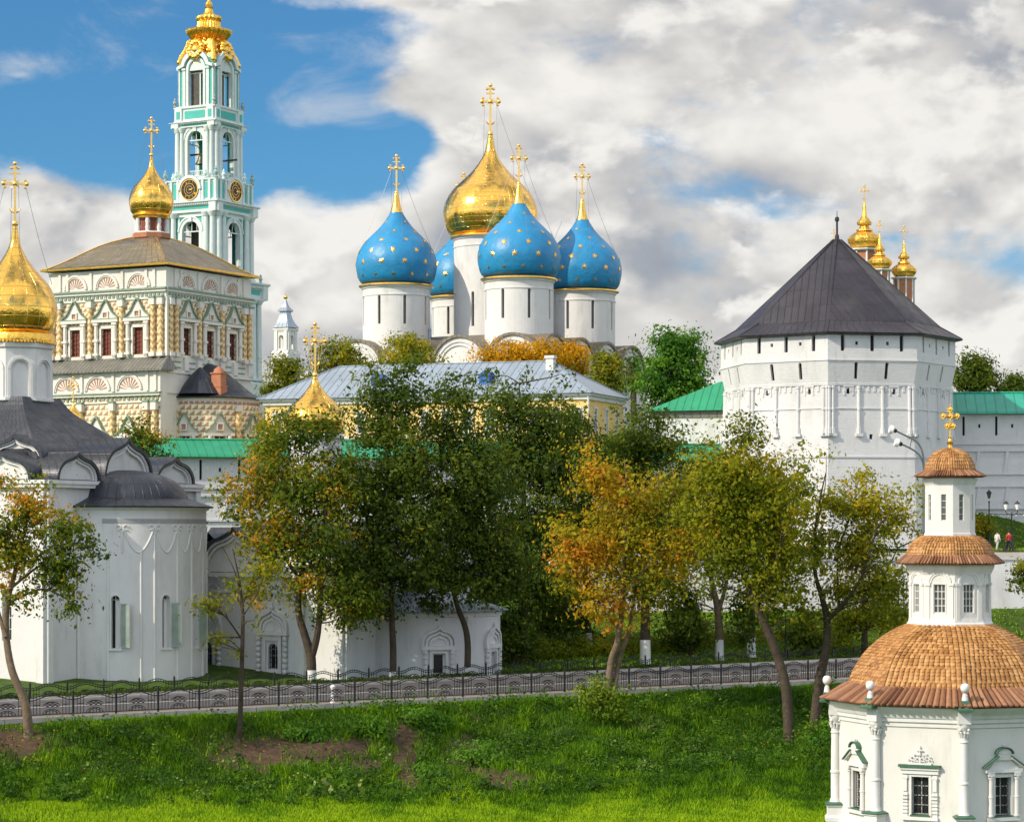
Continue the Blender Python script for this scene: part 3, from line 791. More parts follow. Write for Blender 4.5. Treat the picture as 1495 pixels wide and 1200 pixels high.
def chapel():
    D = 106.0; k = D / FPX; py0 = 1242
    t = thing('well_chapel', 'white octagonal well chapel with three tiers of ochre tiled domes, standing on the lower lawn', 'chapel', W(1387, py0, D), -26)
    zr = lambda py: py0 - py
    z = lambda py: py0 - (HY + (py - HY) / 1.032)                   # near features look lower than their height on the axis
    C8 = cos(pi / 8)
    AP = 150.0
    # walls with real window openings on every side
    w = MB(); hole = [(-12.5, 12.5, z(1186), z(1131))]
    for i in range(8):
        fm = pmap(45 * i, AP)
        hw = AP * math.tan(pi / 8)
        w.wall(fm, -hw, hw, -12, z(1030), hole, depth=9)
    w.build('wall', M['whitewash_near'], t, k)
    tr = MB()
    tr.lathe([(AP + 1, -8), (AP + 7, -8), (AP + 7, z(1215)), (AP + 4, z(1209)), (AP + 4, z(1204)), (AP + .6, z(1200))], 8, apoth=True, smooth=False, cap=False)
    tr.build('plinth', M['white_trim'], t, k)
    en = MB()
    en.lathe([(AP + .5, z(1060)), (AP + 2, z(1059)), (AP + 2, z(1054)), (AP + 4.5, z(1052)), (AP + 4.5, z(1047)), (AP + 6, z(1046)), (AP + 8, z(1041)),
              (AP + 13, z(1036)), (AP + 17, z(1032)), (AP + 17, z(1029)), (AP - 2, z(1028))], 8, apoth=True, smooth=False, cap=False)
    en.build('entablature', M['white_trim'], t, k)
    tiled_roof(t, k, [(172, zr(1020)), (139, zr(998))], spline([(137, zr(998)), (131, zr(984)), (124, zr(969)), (113, zr(952)), (98, zr(937)), (81, zr(924)), (58, zr(912))], 4), 15, 23, 15, 1.45, 'tiled_roof')
    # columns on the corners, their capitals, plinths, balls
    col = None
    for i in range(8):
        a = R_(22.5 + 45 * i); R = (AP + 4) / C8; cx, cy = sin(a) * R, -cos(a) * R
        c = MB()
        c.lathe([(8.5, z(1187)), (8.5, z(1183)), (7.6, z(1182)), (7.2, z(1179)), (6.2, z(1177)), (6.3, z(1140)), (7.2, z(1139)), (7.2, z(1136.5)), (6.2, z(1135.5)),
                 (5.6, z(1080)), (6.6, z(1079)), (6.6, z(1077.5)), (5.6, z(1076.5)), (5.6, z(1071))], 20, 0, 0, cap=False)
        for j in range(10):                                         # leafy capital
            b = 2 * pi * j / 10
            c.tube([(5.4 * sin(b), -5.4 * cos(b), z(1071)), (7.0 * sin(b), -7.0 * cos(b), z(1066)), (8.8 * sin(b), -8.8 * cos(b), z(1063.5)), (8.9 * sin(b), -8.9 * cos(b), z(1065))], [1.7, 1.6, 1.2, .8], 5)
        for j in range(4):
            b = 2 * pi * (j + .5) / 4
            c.ball((8.4 * sin(b), -8.4 * cos(b), z(1060.5)), 2.3, 8)
        c.lathe([(5.6, z(1066)), (6.5, z(1061)), (8.5, z(1058)), (9, z(1056)), (9, z(1051))], 12)
        o = c.build('column', M['white_trim'], t, k); o.location = (cx * k, cy * k, 0); o.rotation_euler = (0, 0, a)
        p = MB()
        p.lathe([(9.5, z(1216)), (14, z(1212)), (14, z(1206)), (11.5, z(1203)), (11.5, z(1190)), (13.5, z(1189)), (13.5, z(1187))], 4, apoth=True, smooth=False)
        q = p.build('pedestal', M['white_trim'], o, k)
        g = MB(); g.lathe([(14.6, z(1187.2)), (14.6, z(1185.6)), (9, z(1183))], 4, apoth=True, smooth=False)
        g.build('pedestal_cap', M['green_paint'], o, k)
        b = MB(); Rb = (AP + 14) / C8
        b.lathe([(4.6, z(1019)), (4.2, z(1014)), (3.6, z(1012)), (3.6, z(1010)), (2.4, z(1009)), (2.2, z(1006.5)), (4.2, z(1005.8)), (5.9, z(1003)), (6.4, z(999.5)), (5.6, z(996)), (3.6, z(993.8)), (.3, z(993))], 20)
        bo = b.build('ball_finial', M['white_trim'], t, k); bo.location = (sin(a) * (Rb + 1) * k, -cos(a) * (Rb + 1) * k, 0)
        gb = MB(); gb.lathe([(11, z(1033)), (11, z(1030.5)), (9.2, z(1028)), (6.6, z(1023)), (5.6, z(1019)), (5.6, z(1018))], 4, apoth=True, smooth=False)
        go = gb.build('finial_base', M['green_paint'], t, k); go.location = (sin(a) * (Rb + .5) * k, -cos(a) * (Rb + .5) * k, 0); go.rotation_euler = (0, 0, a)
        eb = MB(); eb.box(-9, 9, -7, 7, z(1052), z(1033.5))
        eo = eb.build('entablature_block', M['white_trim'], t, k); eo.location = (sin(a) * (AP + 6) / C8 * k, -cos(a) * (AP + 6) / C8 * k, 0); eo.rotation_euler = (0, 0, a)
    # windows: sides alternate between a flat crested head and a broken pediment
    for i in range(8):
        fm = pmap(45 * i, AP); f = MB()
        for sg in (-1, 1):
            f.fbox(fm, sg * 12.5 if sg > 0 else -16.5, 16.5 if sg > 0 else -12.5, z(1188), z(1127), -1.6, 2)
        f.fbox(fm, -16.5, 16.5, z(1131), z(1126), -1.9, 2)
        f.fbox(fm, -26, 26, z(1194), z(1189), -4.5, 1)
        g = MB(); g.fbox(fm, -14, 14, z(1188.8), z(1186), -3.4, 6)
        if i % 2 == 0:
            for sg in (-1, 1):                                      # stepped scroll pilasters
                a, b = (18, 25) if sg > 0 else (-25, -18)
                f.fbox(fm, a, b, z(1189), z(1128), -1.8, 1)
                for j in range(6):
                    y = 1184 - j * 5.2
                    f.fbox(fm, a - .6, b + .6, z(y), z(y - 2.6), -3.4 - (1.2 if j in (4, 5) else 0), 0)
                f.fbox(fm, a + .5, b - .5, z(1152), z(1134), -4.0, 0)
                f.fbox(fm, a - .5, b + .5, z(1134), z(1131), -4.4, 0)
            f.fbox(fm, -27, 27, z(1127), z(1121), -4, 1)
            f.fbox(fm, -28, 28, z(1121), z(1117), -6, 1)
            g.fbox(fm, -30, 30, z(1117), z(1113.5), -8.5, 1)
            cr = MB()                                               # carved crest
            cr.fbox(fm, -17, 17, z(1113.4), z(1111), -4.4, -1)
            for sg in (-1, 1):
                for (u, v, r) in ((15, 1108, 2.6), (10.5, 1104.5, 2.6), (14, 1103, 1.7), (6, 1101, 2.5), (9, 1099, 1.5), (3.2, 1106, 2.4), (7, 1107, 1.8)):
                    cr.tube([fm(sg * u + r * cos(q), z(v) + r * sin(q), -2.6) for q in np.linspace(0, 5.2, 9)], .85, 5)
            cr.tube([fm(0, z(1111), -2.6), fm(0, z(1087), -2.6)], 1.0, 6)
            cr.tube([fm(-3.4, z(1093), -2.6), fm(3.4, z(1093), -2.6)], .9, 6)
            cr.ball(fm(0, z(1099), -2.6), 2.2, 8)
            for (u, v) in ((-3.6, 1093), (3.6, 1093), (0, 1087)): cr.ball(fm(u, z(v), -2.6), 1.3, 6)
            cr.build('crest', M['white_trim'], t, k)
        else:
            for sg in (-1, 1):
                cx = sg * 20.5
                f.tube([fm(cx, z(1188), -3), fm(cx, z(1160), -3), fm(cx, z(1132), -3)], [3.4, 3.3, 2.9], 10)
                for v in (1187, 1160, 1133, 1130): f.tube([fm(cx, z(v), -3), fm(cx, z(v - 2), -3)], 4.1, 10)
                f.fbox(fm, cx - 4.6, cx + 4.6, z(1129), z(1124), -6.5, 1)
                sl = [(sg * 31, z(1118)), (sg * 31, z(1115)), (sg * 11, z(1101)), (sg * 11, z(1105))]
                f.prism(fm, sl if sg > 0 else sl[::-1], -6.5, 1)
                s2 = [(sg * 33, z(1117)), (sg * 33, z(1115.4)), (sg * 10, z(1099.4)), (sg * 10, z(1101))]
                g.prism(fm, s2 if sg > 0 else s2[::-1], -9, 1)
            f.fbox(fm, -29, 29, z(1124), z(1119), -5.5, 1)
            f.prism(fm, [(-24, z(1119)), (24, z(1119)), (10, z(1104)), (-10, z(1104))], -2.6, 1)
            f.fbox(fm, -10, 10, z(1106), z(1097), -5, 1)
            f.prism(fm, arc(0, z(1097), 11, 10, ry=8), -5.5, 1)
            g.ring(fm, arc(0, z(1097), 13.6, 12, ry=9.8), arc(0, z(1097), 12, 12, ry=8.4), -8.5, 1)
            f.ball(fm(0, z(1084), -4), 2.0, 8); f.tube([fm(0, z(1087), -4), fm(0, z(1084), -4)], 1.4, 6)
        f.merge(g, 1); fo = f.build('window_surround', [M['white_trim'], M['green_paint']], t, k)
        wo = window(fm, hole[0], 8, t, [M['white_trim'], M['glass_dark']], k, 2, 4, 1.3)
        gr = MB()                                                  # wrought grille
        for u in np.linspace(-10.5, 10.5, 5): gr.tube([fm(u, z(1186), 4), fm(u, z(1131), 4)], .35, 4)
        for v in np.linspace(1181, 1136, 7):
            for u in (-7.9, -2.6, 2.6, 7.9):
                gr.tube([fm(u + 2.2 * cos(q), z(v) + 2.6 * sin(q), 4) for q in np.linspace(0, 2 * pi, 9)], .3, 4)
        gr.build('grille', M['iron'], wo, k)
    # second tier
    z = zr
    A2 = 54.5; d2 = MB(); h2 = A2 * math.tan(pi / 8)
    hole2 = [(-8.6, 8.6, z(893), z(852))]
    for i in range(8): d2.wall(pmap(45 * i, A2), -h2, h2, z(914), z(822), hole2, depth=4)
    d2.lathe([(A2 + 3.4, z(914)), (A2 + 3.4, z(909)), (A2 + 1.6, z(907)), (A2 + .3, z(900))], 8, apoth=True, smooth=False, cap=False)
    d2.lathe([(A2 + .3, z(838)), (A2 + 3, z(832)), (A2 + 5, z(827)), (A2 + 5, z(824))], 8, apoth=True, smooth=False, cap=False)
    d2o = d2.build('upper_drum', M['white_trim'], t, k)
    for i in range(8):
        fm = pmap(45 * i, A2); f = MB()
        for sg in (-1, 1):
            a, b = (14.5, 20.5) if sg > 0 else (-20.5, -14.5)
            f.fbox(fm, a, b, z(905), z(854), -1.3, .5); f.fbox(fm, a - 1, b + 1, z(854), z(850), -2.6, .5)
        for r, d in ((17.5, -1.9), (14.5, -1.2)):
            f.ring(fm, arc(0, z(850), r, 12), arc(0, z(850), r - 2.6, 12), d, .5)
        f.ring(fm, [(-9.8, z(894)), (-9.8, z(850.5)), (9.8, z(850.5)), (9.8, z(894))], [(-8.6, z(893)), (-8.6, z(852)), (8.6, z(852)), (8.6, z(893))], -.8, .5)
        f.build('arched_surround', M['white_trim'], d2o, k)
        window(fm, hole2[0], 3.2, d2o, [M['white_trim'], M['glass_grey']], k, 3, 4, 1.05)
    tiled_roof(t, k, [(70, z(822)), (59, z(811))], spline([(58.5, z(811)), (56.5, z(803)), (52, z(794)), (44.5, z(787)), (35, z(783))], 3), 12, 8, 11, 1.15, 'tiled_roof')
    # third tier
    A3 = 33.5; d3 = MB(); h3 = A3 * math.tan(pi / 8)
    hole3 = [(-3.8, 3.8, z(760), z(722))]
    for i in range(8): d3.wall(pmap(45 * i, A3), -h3, h3, z(784), z(696), hole3, depth=3)
    d3.lathe([(A3 + 1.2, z(783.5)), (A3 + 1.2, z(779)), (A3 + .3, z(778))], 8, apoth=True, smooth=False, cap=False)
    d3.lathe([(A3 + .3, z(708)), (A3 + 2, z(704)), (A3 + 3.6, z(699))], 8, apoth=True, smooth=False, cap=False)
    d3o = d3.build('lantern', M['white_trim'], t, k)
    for i in range(8): window(pmap(45 * i, A3), hole3[0], 2.2, d3o, [M['white_trim'], M['glass_grey']], k, 1, 4, .8)
    tiled_roof(t, k, [(46, z(696)), (34, z(688))], spline([(33.6, z(689)), (32.5, z(681)), (29, z(671)), (22, z(662)), (13, z(657.5)), (5, z(655.5))], 3), 10, 9, 8, .95, 'tiled_roof')
    fin = MB()
    fin.lathe([(5.5, z(656)), (6, z(654.5)), (3, z(653)), (2.6, z(650)), (4.2, z(648)), (4.6, z(645)), (2.4, z(642.5)), (2.0, z(640)), (3.2, z(638.5)), (1.4, z(637)), (1.2, z(632))], 14)
    fo = fin.build('finial', M['gold_trim'], t, k)
    c = MB(); fr = lambda u, v: (u * cos(R_(36)), u * sin(R_(36)), z(v))
    for (u, v, r) in ((0, 598, 4.0), (-10.5, 607.5, 4.0), (10.5, 607.5, 4.0), (0, 608, 4.6), (-4.4, 622, 4.0), (4.4, 622, 4.0)):
        p = fr(u, v); c.tube([(p[0] + 1.5 * sin(R_(16)), p[1] + 1.6, p[2]), (p[0], p[1] - 1.6, p[2])], r, 14)
        c.ball((p[0], p[1] - 1.4, p[2]), r * .6, 10, sz=.8)
        for q in range(8):
            b = q * pi / 4; e = fr(u + (r + .2) * cos(b), v + (r + .2) * sin(b)); c.ball(e, .95, 6)
    c.tube([fr(0, 634), fr(0, 596)], 1.3, 6); c.tube([fr(-10, 607.5), fr(10, 607.5)], 1.2, 6)
    c.tube([fr(0, 628), fr(-4.4, 622)], 1.0, 5); c.tube([fr(0, 628), fr(4.4, 622)], 1.0, 5)
    c.ball(fr(0, 592), 1.5, 8)
    c.build('cross', M['gold_trim'], fo, k)
chapel()

# ------------------------------------------------------------------ fortress tower and walls
def corner_tower():
    D = 225.0; k = D / FPX; py0 = 760
    t = thing('fortress_tower', 'huge white octagonal fortress tower with a dark pyramid roof', 'tower', W(1222, py0, D), -34.3)
    B = py0 - HY
    zf = lambda py: B + (HY - py) / 1.044                           # heights of points on the near faces
    C8 = cos(pi / 8); ap = 170 * C8
    zt, zm, zl, zb = zf(488), zf(528), zf(563), -40
    prof = [(zb, 170 * C8), (zf(668), 166 * C8), (zl, 164 * C8), (zm, 170.5 * C8), (zt, 170 * C8)]
    A = lambda v: float(np.interp(v, [p[0] for p in prof], [p[1] for p in prof]))
    body, tr = MB(), MB()
    slit_top = [(-46, -40.5, zf(513), zf(490)), (-3, 2.5, zf(513), zf(490)), (40, 45.5, zf(513), zf(490))]
    sq = [(-25, -21, zf(504), zf(499)), (20, 24, zf(504), zf(499))]
    mach = [(-26, -21, zf(553), zf(529), True), (19, 24, zf(553), zf(529), True)]
    low = [(-37, -32, zf(575), zf(567), True), (32, 37, zf(575), zf(567), True)]
    if True: low2 = [(-3, 2, zf(641), zf(634))]
    cols = []
    for i in range(8):
        fm = pmap(45 * i, A)
        def hw(v): return A(v) * math.tan(pi / 8)
        def fmt(u, v, d, fm=fm):                                     # keep the corners closed where the wall leans
            return fm(u / 65.0 * hw(v), v, d)
        W0 = 65.0
        body.wall(fmt, -W0, W0, zm, zt, slit_top + sq, 5)
        body.wall(fmt, -W0, W0, zl, zm, mach, 6)
        body.wall(fmt, -W0, W0, zf(668), zl, low + (low2 if i % 2 else []), 5)
        body.wall(fmt, -W0, W0, zb, zf(668), [], 4)
        for h in slit_top + sq + mach + low + low2:
            body.face([fmt(h[0], h[2], 4.6), fmt(h[1], h[2], 4.6), fmt(h[1], h[3], 4.6), fmt(h[0], h[3], 4.6)], 1)
        for y, p, hh in ((527, 1.3, 2), (563, 1.6, 2.6), (597, 1.2, 2), (668, 1.4, 2.4)):
            tr.fbox(fmt, -W0 - 1, W0 + 1, zf(y), zf(y) + hh, -p, 1)
        for uc in (-34.5, 34.5):                                     # hoods over the little embrasures
            tr.fbox(fmt, uc - 8, uc + 8, zf(565), zf(563), -1.6, 0)
            for sg in (-1, 1): tr.fbox(fmt, uc + sg * 6.5 - 1, uc + sg * 6.5 + 1, zf(577), zf(564), -1.1, 0)
        for uc in np.linspace(-58, 58, 14):
            tr.fbox(fmt, uc - 1.6, uc + 1.6, zf(572), zf(563), -1.0, 0)
        for uc in (-19, 17, -63.5, -58, 58, 63.5):                   # half-round buttress shafts
            c = MB()
            f2 = lambda u, v, d: fmt(u, v, d)
            for a0, b0, r in ((566, 633, 2.4), (563.5, 567, 3.2), (596, 599, 3.1), (625, 634, 3.6)):
                c.tube([f2(uc, zf(b0), -.4), f2(uc, zf((a0 + b0) / 2), -.4), f2(uc, zf(a0), -.4)], r, 8)
            c.fbox(fmt, uc - 5, uc + 5, zf(637), zf(633), -4.2, 0)
            cols.append(c)
    body.merge(tr, 0); body.build('wall', [M['fortress_white'], M['dark_void']], t, k)
    for c in cols: c.build('buttress_shaft', M['fortress_white'], t, k)
    r = MB()
    ze = B + 281; 
    r.lathe([(171 * C8, ze - 3), (180 * C8, ze - 1.5), (181 * C8, ze + .5), (172 * C8, ze + 5.5), (148 * C8, B + 299.5)], 8, apoth=True, smooth=False)
    r.lathe([(148.3 * C8, B + 299.3), (146 * C8, B + 303), (6 * C8, B + 429), (.4, B + 432)], 8, apoth=True, smooth=False, cap=False)
    for i in range(8):
        a = R_(22.5 + 45 * i); q = lambda R, zz: (sin(a) * R, -cos(a) * R, zz)
        r.tube([q(180, ze + 1), q(148, B + 300), q(6, B + 430)], .9, 5)
    ro = r.build('roof', M['tower_roof'], t, k)
    f = MB()
    f.lathe([(3.4, B + 428), (3, B + 436), (1.7, B + 438), (1.5, B + 456), (3, B + 457), (3.4, B + 460), (2.6, B + 462.5), (.6, B + 463.5), (.35, B + 472)], 10)
    f.build('spike', M['tower_roof'], ro, k)
corner_tower()

def fortress_wall(label, p0, p1, D0, D1, ytop, yeave, roofm, slit_gap, lower=True, depth=-60, name='fortress_wall'):
    """wall from bearing p0 to p1 (photo columns) with a gallery roof, loopholes and machicolation arches"""
    a = W(p0, ytop, D0); b = W(p1, ytop, D1)
    L = math.hypot(b[0] - a[0], b[1] - a[1]); ang = atan2(b[1] - a[1], b[0] - a[0]); k = .0611
    zt = CZ + (HY - yeave) / FPX * (D0 + D1) / 2; zr = CZ + (HY - ytop) / FPX * (D0 + D1) / 2
    t = thing(name, label, 'fortress wall', (a[0], a[1], 6.0), math.degrees(ang))
    fm = pmap(0, 0.0); w, tr, r = MB(), MB(), MB()
    ze, zr = zt - 6.0, zr - 6.0
    n = int(L / slit_gap); sl = []
    for i in range(n):
        u = (i + .5) * L / n
        sl.append((u - .11, u + .11, ze - 2.1, ze - .35))
        if i % 1 == 0: sl.append((u + slit_gap * .5 - .1, u + slit_gap * .5 + .1, ze - 1.4, ze - 1.05))
    sl = [h for h in sl if h[1] < L]
    w.wall(fm, 0, L, ze - 2.9, ze, sl, .5)
    for h in sl: w.face([fm(h[0], h[2], .45), fm(h[1], h[2], .45), fm(h[1], h[3], .45), fm(h[0], h[3], .45)], 1)
    lean = lambda v: np.interp(v, [depth, ze - 9, ze - 4.2, ze - 2.9], [1.8, .5, -.05, .0])
    pm = pmap(0, lambda v: float(lean(v)))
    zs = [ze - 2.9, ze - 4.2, ze - 6.2, ze - 8.2, ze - 12, depth * .4]
    for v1, v0 in zip(zs, zs[1:]): w.wall(pm, 0, L, v0, v1, [], .5, du=6)
    for row, (va, vb) in enumerate(((ze - 5.6, ze - 3.6), (ze - 8.8, ze - 6.9))):
        m_ = int(L / 2.6)
        for i in range(m_ + 1):
            u = i * L / m_
            tr.prism(pm, [(u - .12, va), (u + .10, va), (u + .42, vb), (u + .18, vb)], -.14, .2)
        tr.fbox(pm, 0, L, va - .16, va, -.16, .2, nu=8); tr.fbox(pm, 0, L, vb, vb + .16, -.16, .2, nu=8)
    tr.fbox(fm, 0, L, ze - 2.95, ze - 2.75, -.12, .2)
    w.build('wall_face', [M['fortress_white'], M['dark_void']], t)
    tr.build('machicolation', M['fortress_white'], t)
    back = MB(); back.box(0, L, .9, 5.5, -14, ze - .1); back.build('wall_core', M['whitewash_smooth'], t)
    hr = zr - ze
    for u0, u1 in ((0, L),):
        q = [(-.75, ze - .12), (-.55, ze + .12), (3.2, ze + hr * 1.02), (7.2, ze)]
        for (y0, z0), (y1, z1) in zip(q, q[1:]):
            r.face([(u0, y0, z0), (u1, y0, z0), (u1, y1, z1), (u0, y1, z1)], 0, False, [(u0, y0), (u1, y0), (u1, y1), (u0, y1)])
        r.face([(u0, -.75, ze - .14), (u0, 7.2, ze - .14), (u1, 7.2, ze - .14), (u1, -.75, ze - .14)])
        r.face([(u0, p[0], p[1]) for p in q]); r.face([(u1, p[0], p[1]) for p in q[::-1]])
        r.tube([(u0, 3.2, ze + hr * 1.03), (u1, 3.2, ze + hr * 1.03)], .12, 6)
    r.build('gallery_roof', M[roofm], t)
    return t
fortress_wall('white fortress wall with green gallery roof, running right from the octagonal tower', 1383, 1720, 229.5, 227, 571, 602, 'pale_green_roof', 2.9)
fortress_wall('white fortress wall under a green roof, behind the trees left of the octagonal tower', 150, 1068, 214, 229, 644, 668, 'green_roof', 3.4)

def gatehouse():
    D = 238.0; k = D / FPX; py0 = 690
    t = thing('gatehouse', 'low brick annex with a green hipped roof, tucked between the trees and the octagonal tower', 'annex', W(1012, py0, D), -18)
    z = lambda py: py0 - py
    w = MB(); w.box(-52, 150, -45, 45, -40, z(603)); w.build('wall', M['whitewash_smooth'], t, k)
    tr = MB(); tr.box(-53.5, 151.5, -46.5, 46.5, z(612), z(604)); tr.build('cornice', M['brown_roof'], t, k)
    r = MB(); e = 62
    c = [(-60, -52, z(602)), (158, -52, z(602)), (158, 52, z(602)), (-60, 52, z(602))]; p = [(40, 0, z(558)), (70, 0, z(558))]
    U = lambda *q: [(a, b * 1.3) for a, b in q]
    r.face([c[0], c[1], p[1], p[0]], 0, False, U((0, 0), (218, 0), (130, 60), (100, 60)))
    r.face([c[1], c[2], p[1]], 0, False, U((0, 0), (102, 0), (51, 50)))
    r.face([c[2], c[3], p[0], p[1]], 0, False, U((0, 0), (122, 0), (69, 50), (42, 50)))
    r.face([c[3], c[0], p[0]], 0, False, U((0, 0), (102, 0), (51, 50)))
    r.face([(a, b, zz - .8) for a, b, zz in c[::-1]])
    r.build('roof', M['green_roof'], t, k)
gatehouse()

def gate_church():
    D = 330.0; k = D / FPX; py0 = 640
    t = thing('gate_church', 'red and white church behind the octagonal tower, slim drums with tiered golden cupolas', 'church', W(1262, py0, D), -20)
    z = lambda py: py0 - py
    b = MB(); b.box(-70, 70, -70, 70, -60, z(480)); b.build('wall', M['red_brick'], t, k)
    r = MB(); r.lathe([(76, z(481)), (76, z(479)), (60, z(465)), (10, z(440))], 4, apoth=True, smooth=False); r.build('roof', M['green_roof'], t, k)
    def cupola(x, y, yt, s, ybase, hc):
        """x, y from the root; yt = top of the cupola, s = size, ybase = foot of the drum"""
        zt = z(yt); g = MB()
        pr = [(.20, 0), (.62, -.02), (.80, .10), (.86, .20), (1.0, .42), (1.02, .62), (.90, .80), (.62, 1.02), (.42, 1.12), (.52, 1.16), (.50, 1.24), (.34, 1.32), (.26, 1.52), (.44, 1.56), (.46, 1.70), (.30, 1.92), (.16, 2.10), (.13, 2.42), (.10, 2.75), (.04, 3.05)]
        H = 3.05
        g.lathe([(a * s, zt - (H - b_) * s) for a, b_ in pr], 8, x, y, apoth=True, smooth=False)
        go = g.build('cupola', M['gold_ornate'], t, k)
        cross(go, x, y, zt - 2, hc, hc * .22, M['cross_gold'], k, 20)
        zb = zt - H * s; d = MB()
        d.lathe([(s * .80, z(ybase)), (s * .80, zb - 2)], 8, x, y, apoth=True, smooth=False)
        do = d.build('drum', M['red_brick'], t, k)
        c = MB()
        for i in range(8):
            a = R_(45 * i + 22.5)
            c.tube([(x + sin(a) * s * .86, y - cos(a) * s * .86, z(ybase)), (x + sin(a) * s * .86, y - cos(a) * s * .86, zb - 3)], s * .075, 6)
        c.lathe([(s * .86, zb - 4), (s * 1.02, zb - 2.4), (s * 1.02, zb - .8), (s * .6, zb)], 8, x, y, apoth=True, smooth=False)
        c.build('drum_columns', M['white_trim'], do, k)
    cupola(0, 0, 295, 22.5, 450, 27)
    cupola(62, -20, 357, 17, 470, 24)
    cupola(33, -52, 349, 16.5, 470, 22)
    cupola(-52, 30, 345, 15, 470, 18)
gate_church()

# ------------------------------------------------------------------ five-domed cathedral
def star(mb, P, nrm, up, r, n=8):
    nrm = np.array(nrm) / np.linalg.norm(nrm); up = np.array(up) - nrm * np.dot(nrm, up); up = up / np.linalg.norm(up)
    sd = np.cross(up, nrm); P = np.array(P); c = tuple(P + nrm * r * .16)
    pts = []
    for i in range(2 * n):
        rr = r if i % 2 == 0 else r * .40; a = pi * i / n
        pts.append(tuple(P + nrm * .25 + (cos(a) * up + sin(a) * sd) * rr))
    mb.mesh([c] + pts, [(0, 1 + (i + 1) % (2 * n), 1 + i) for i in range(2 * n)], 0, False)

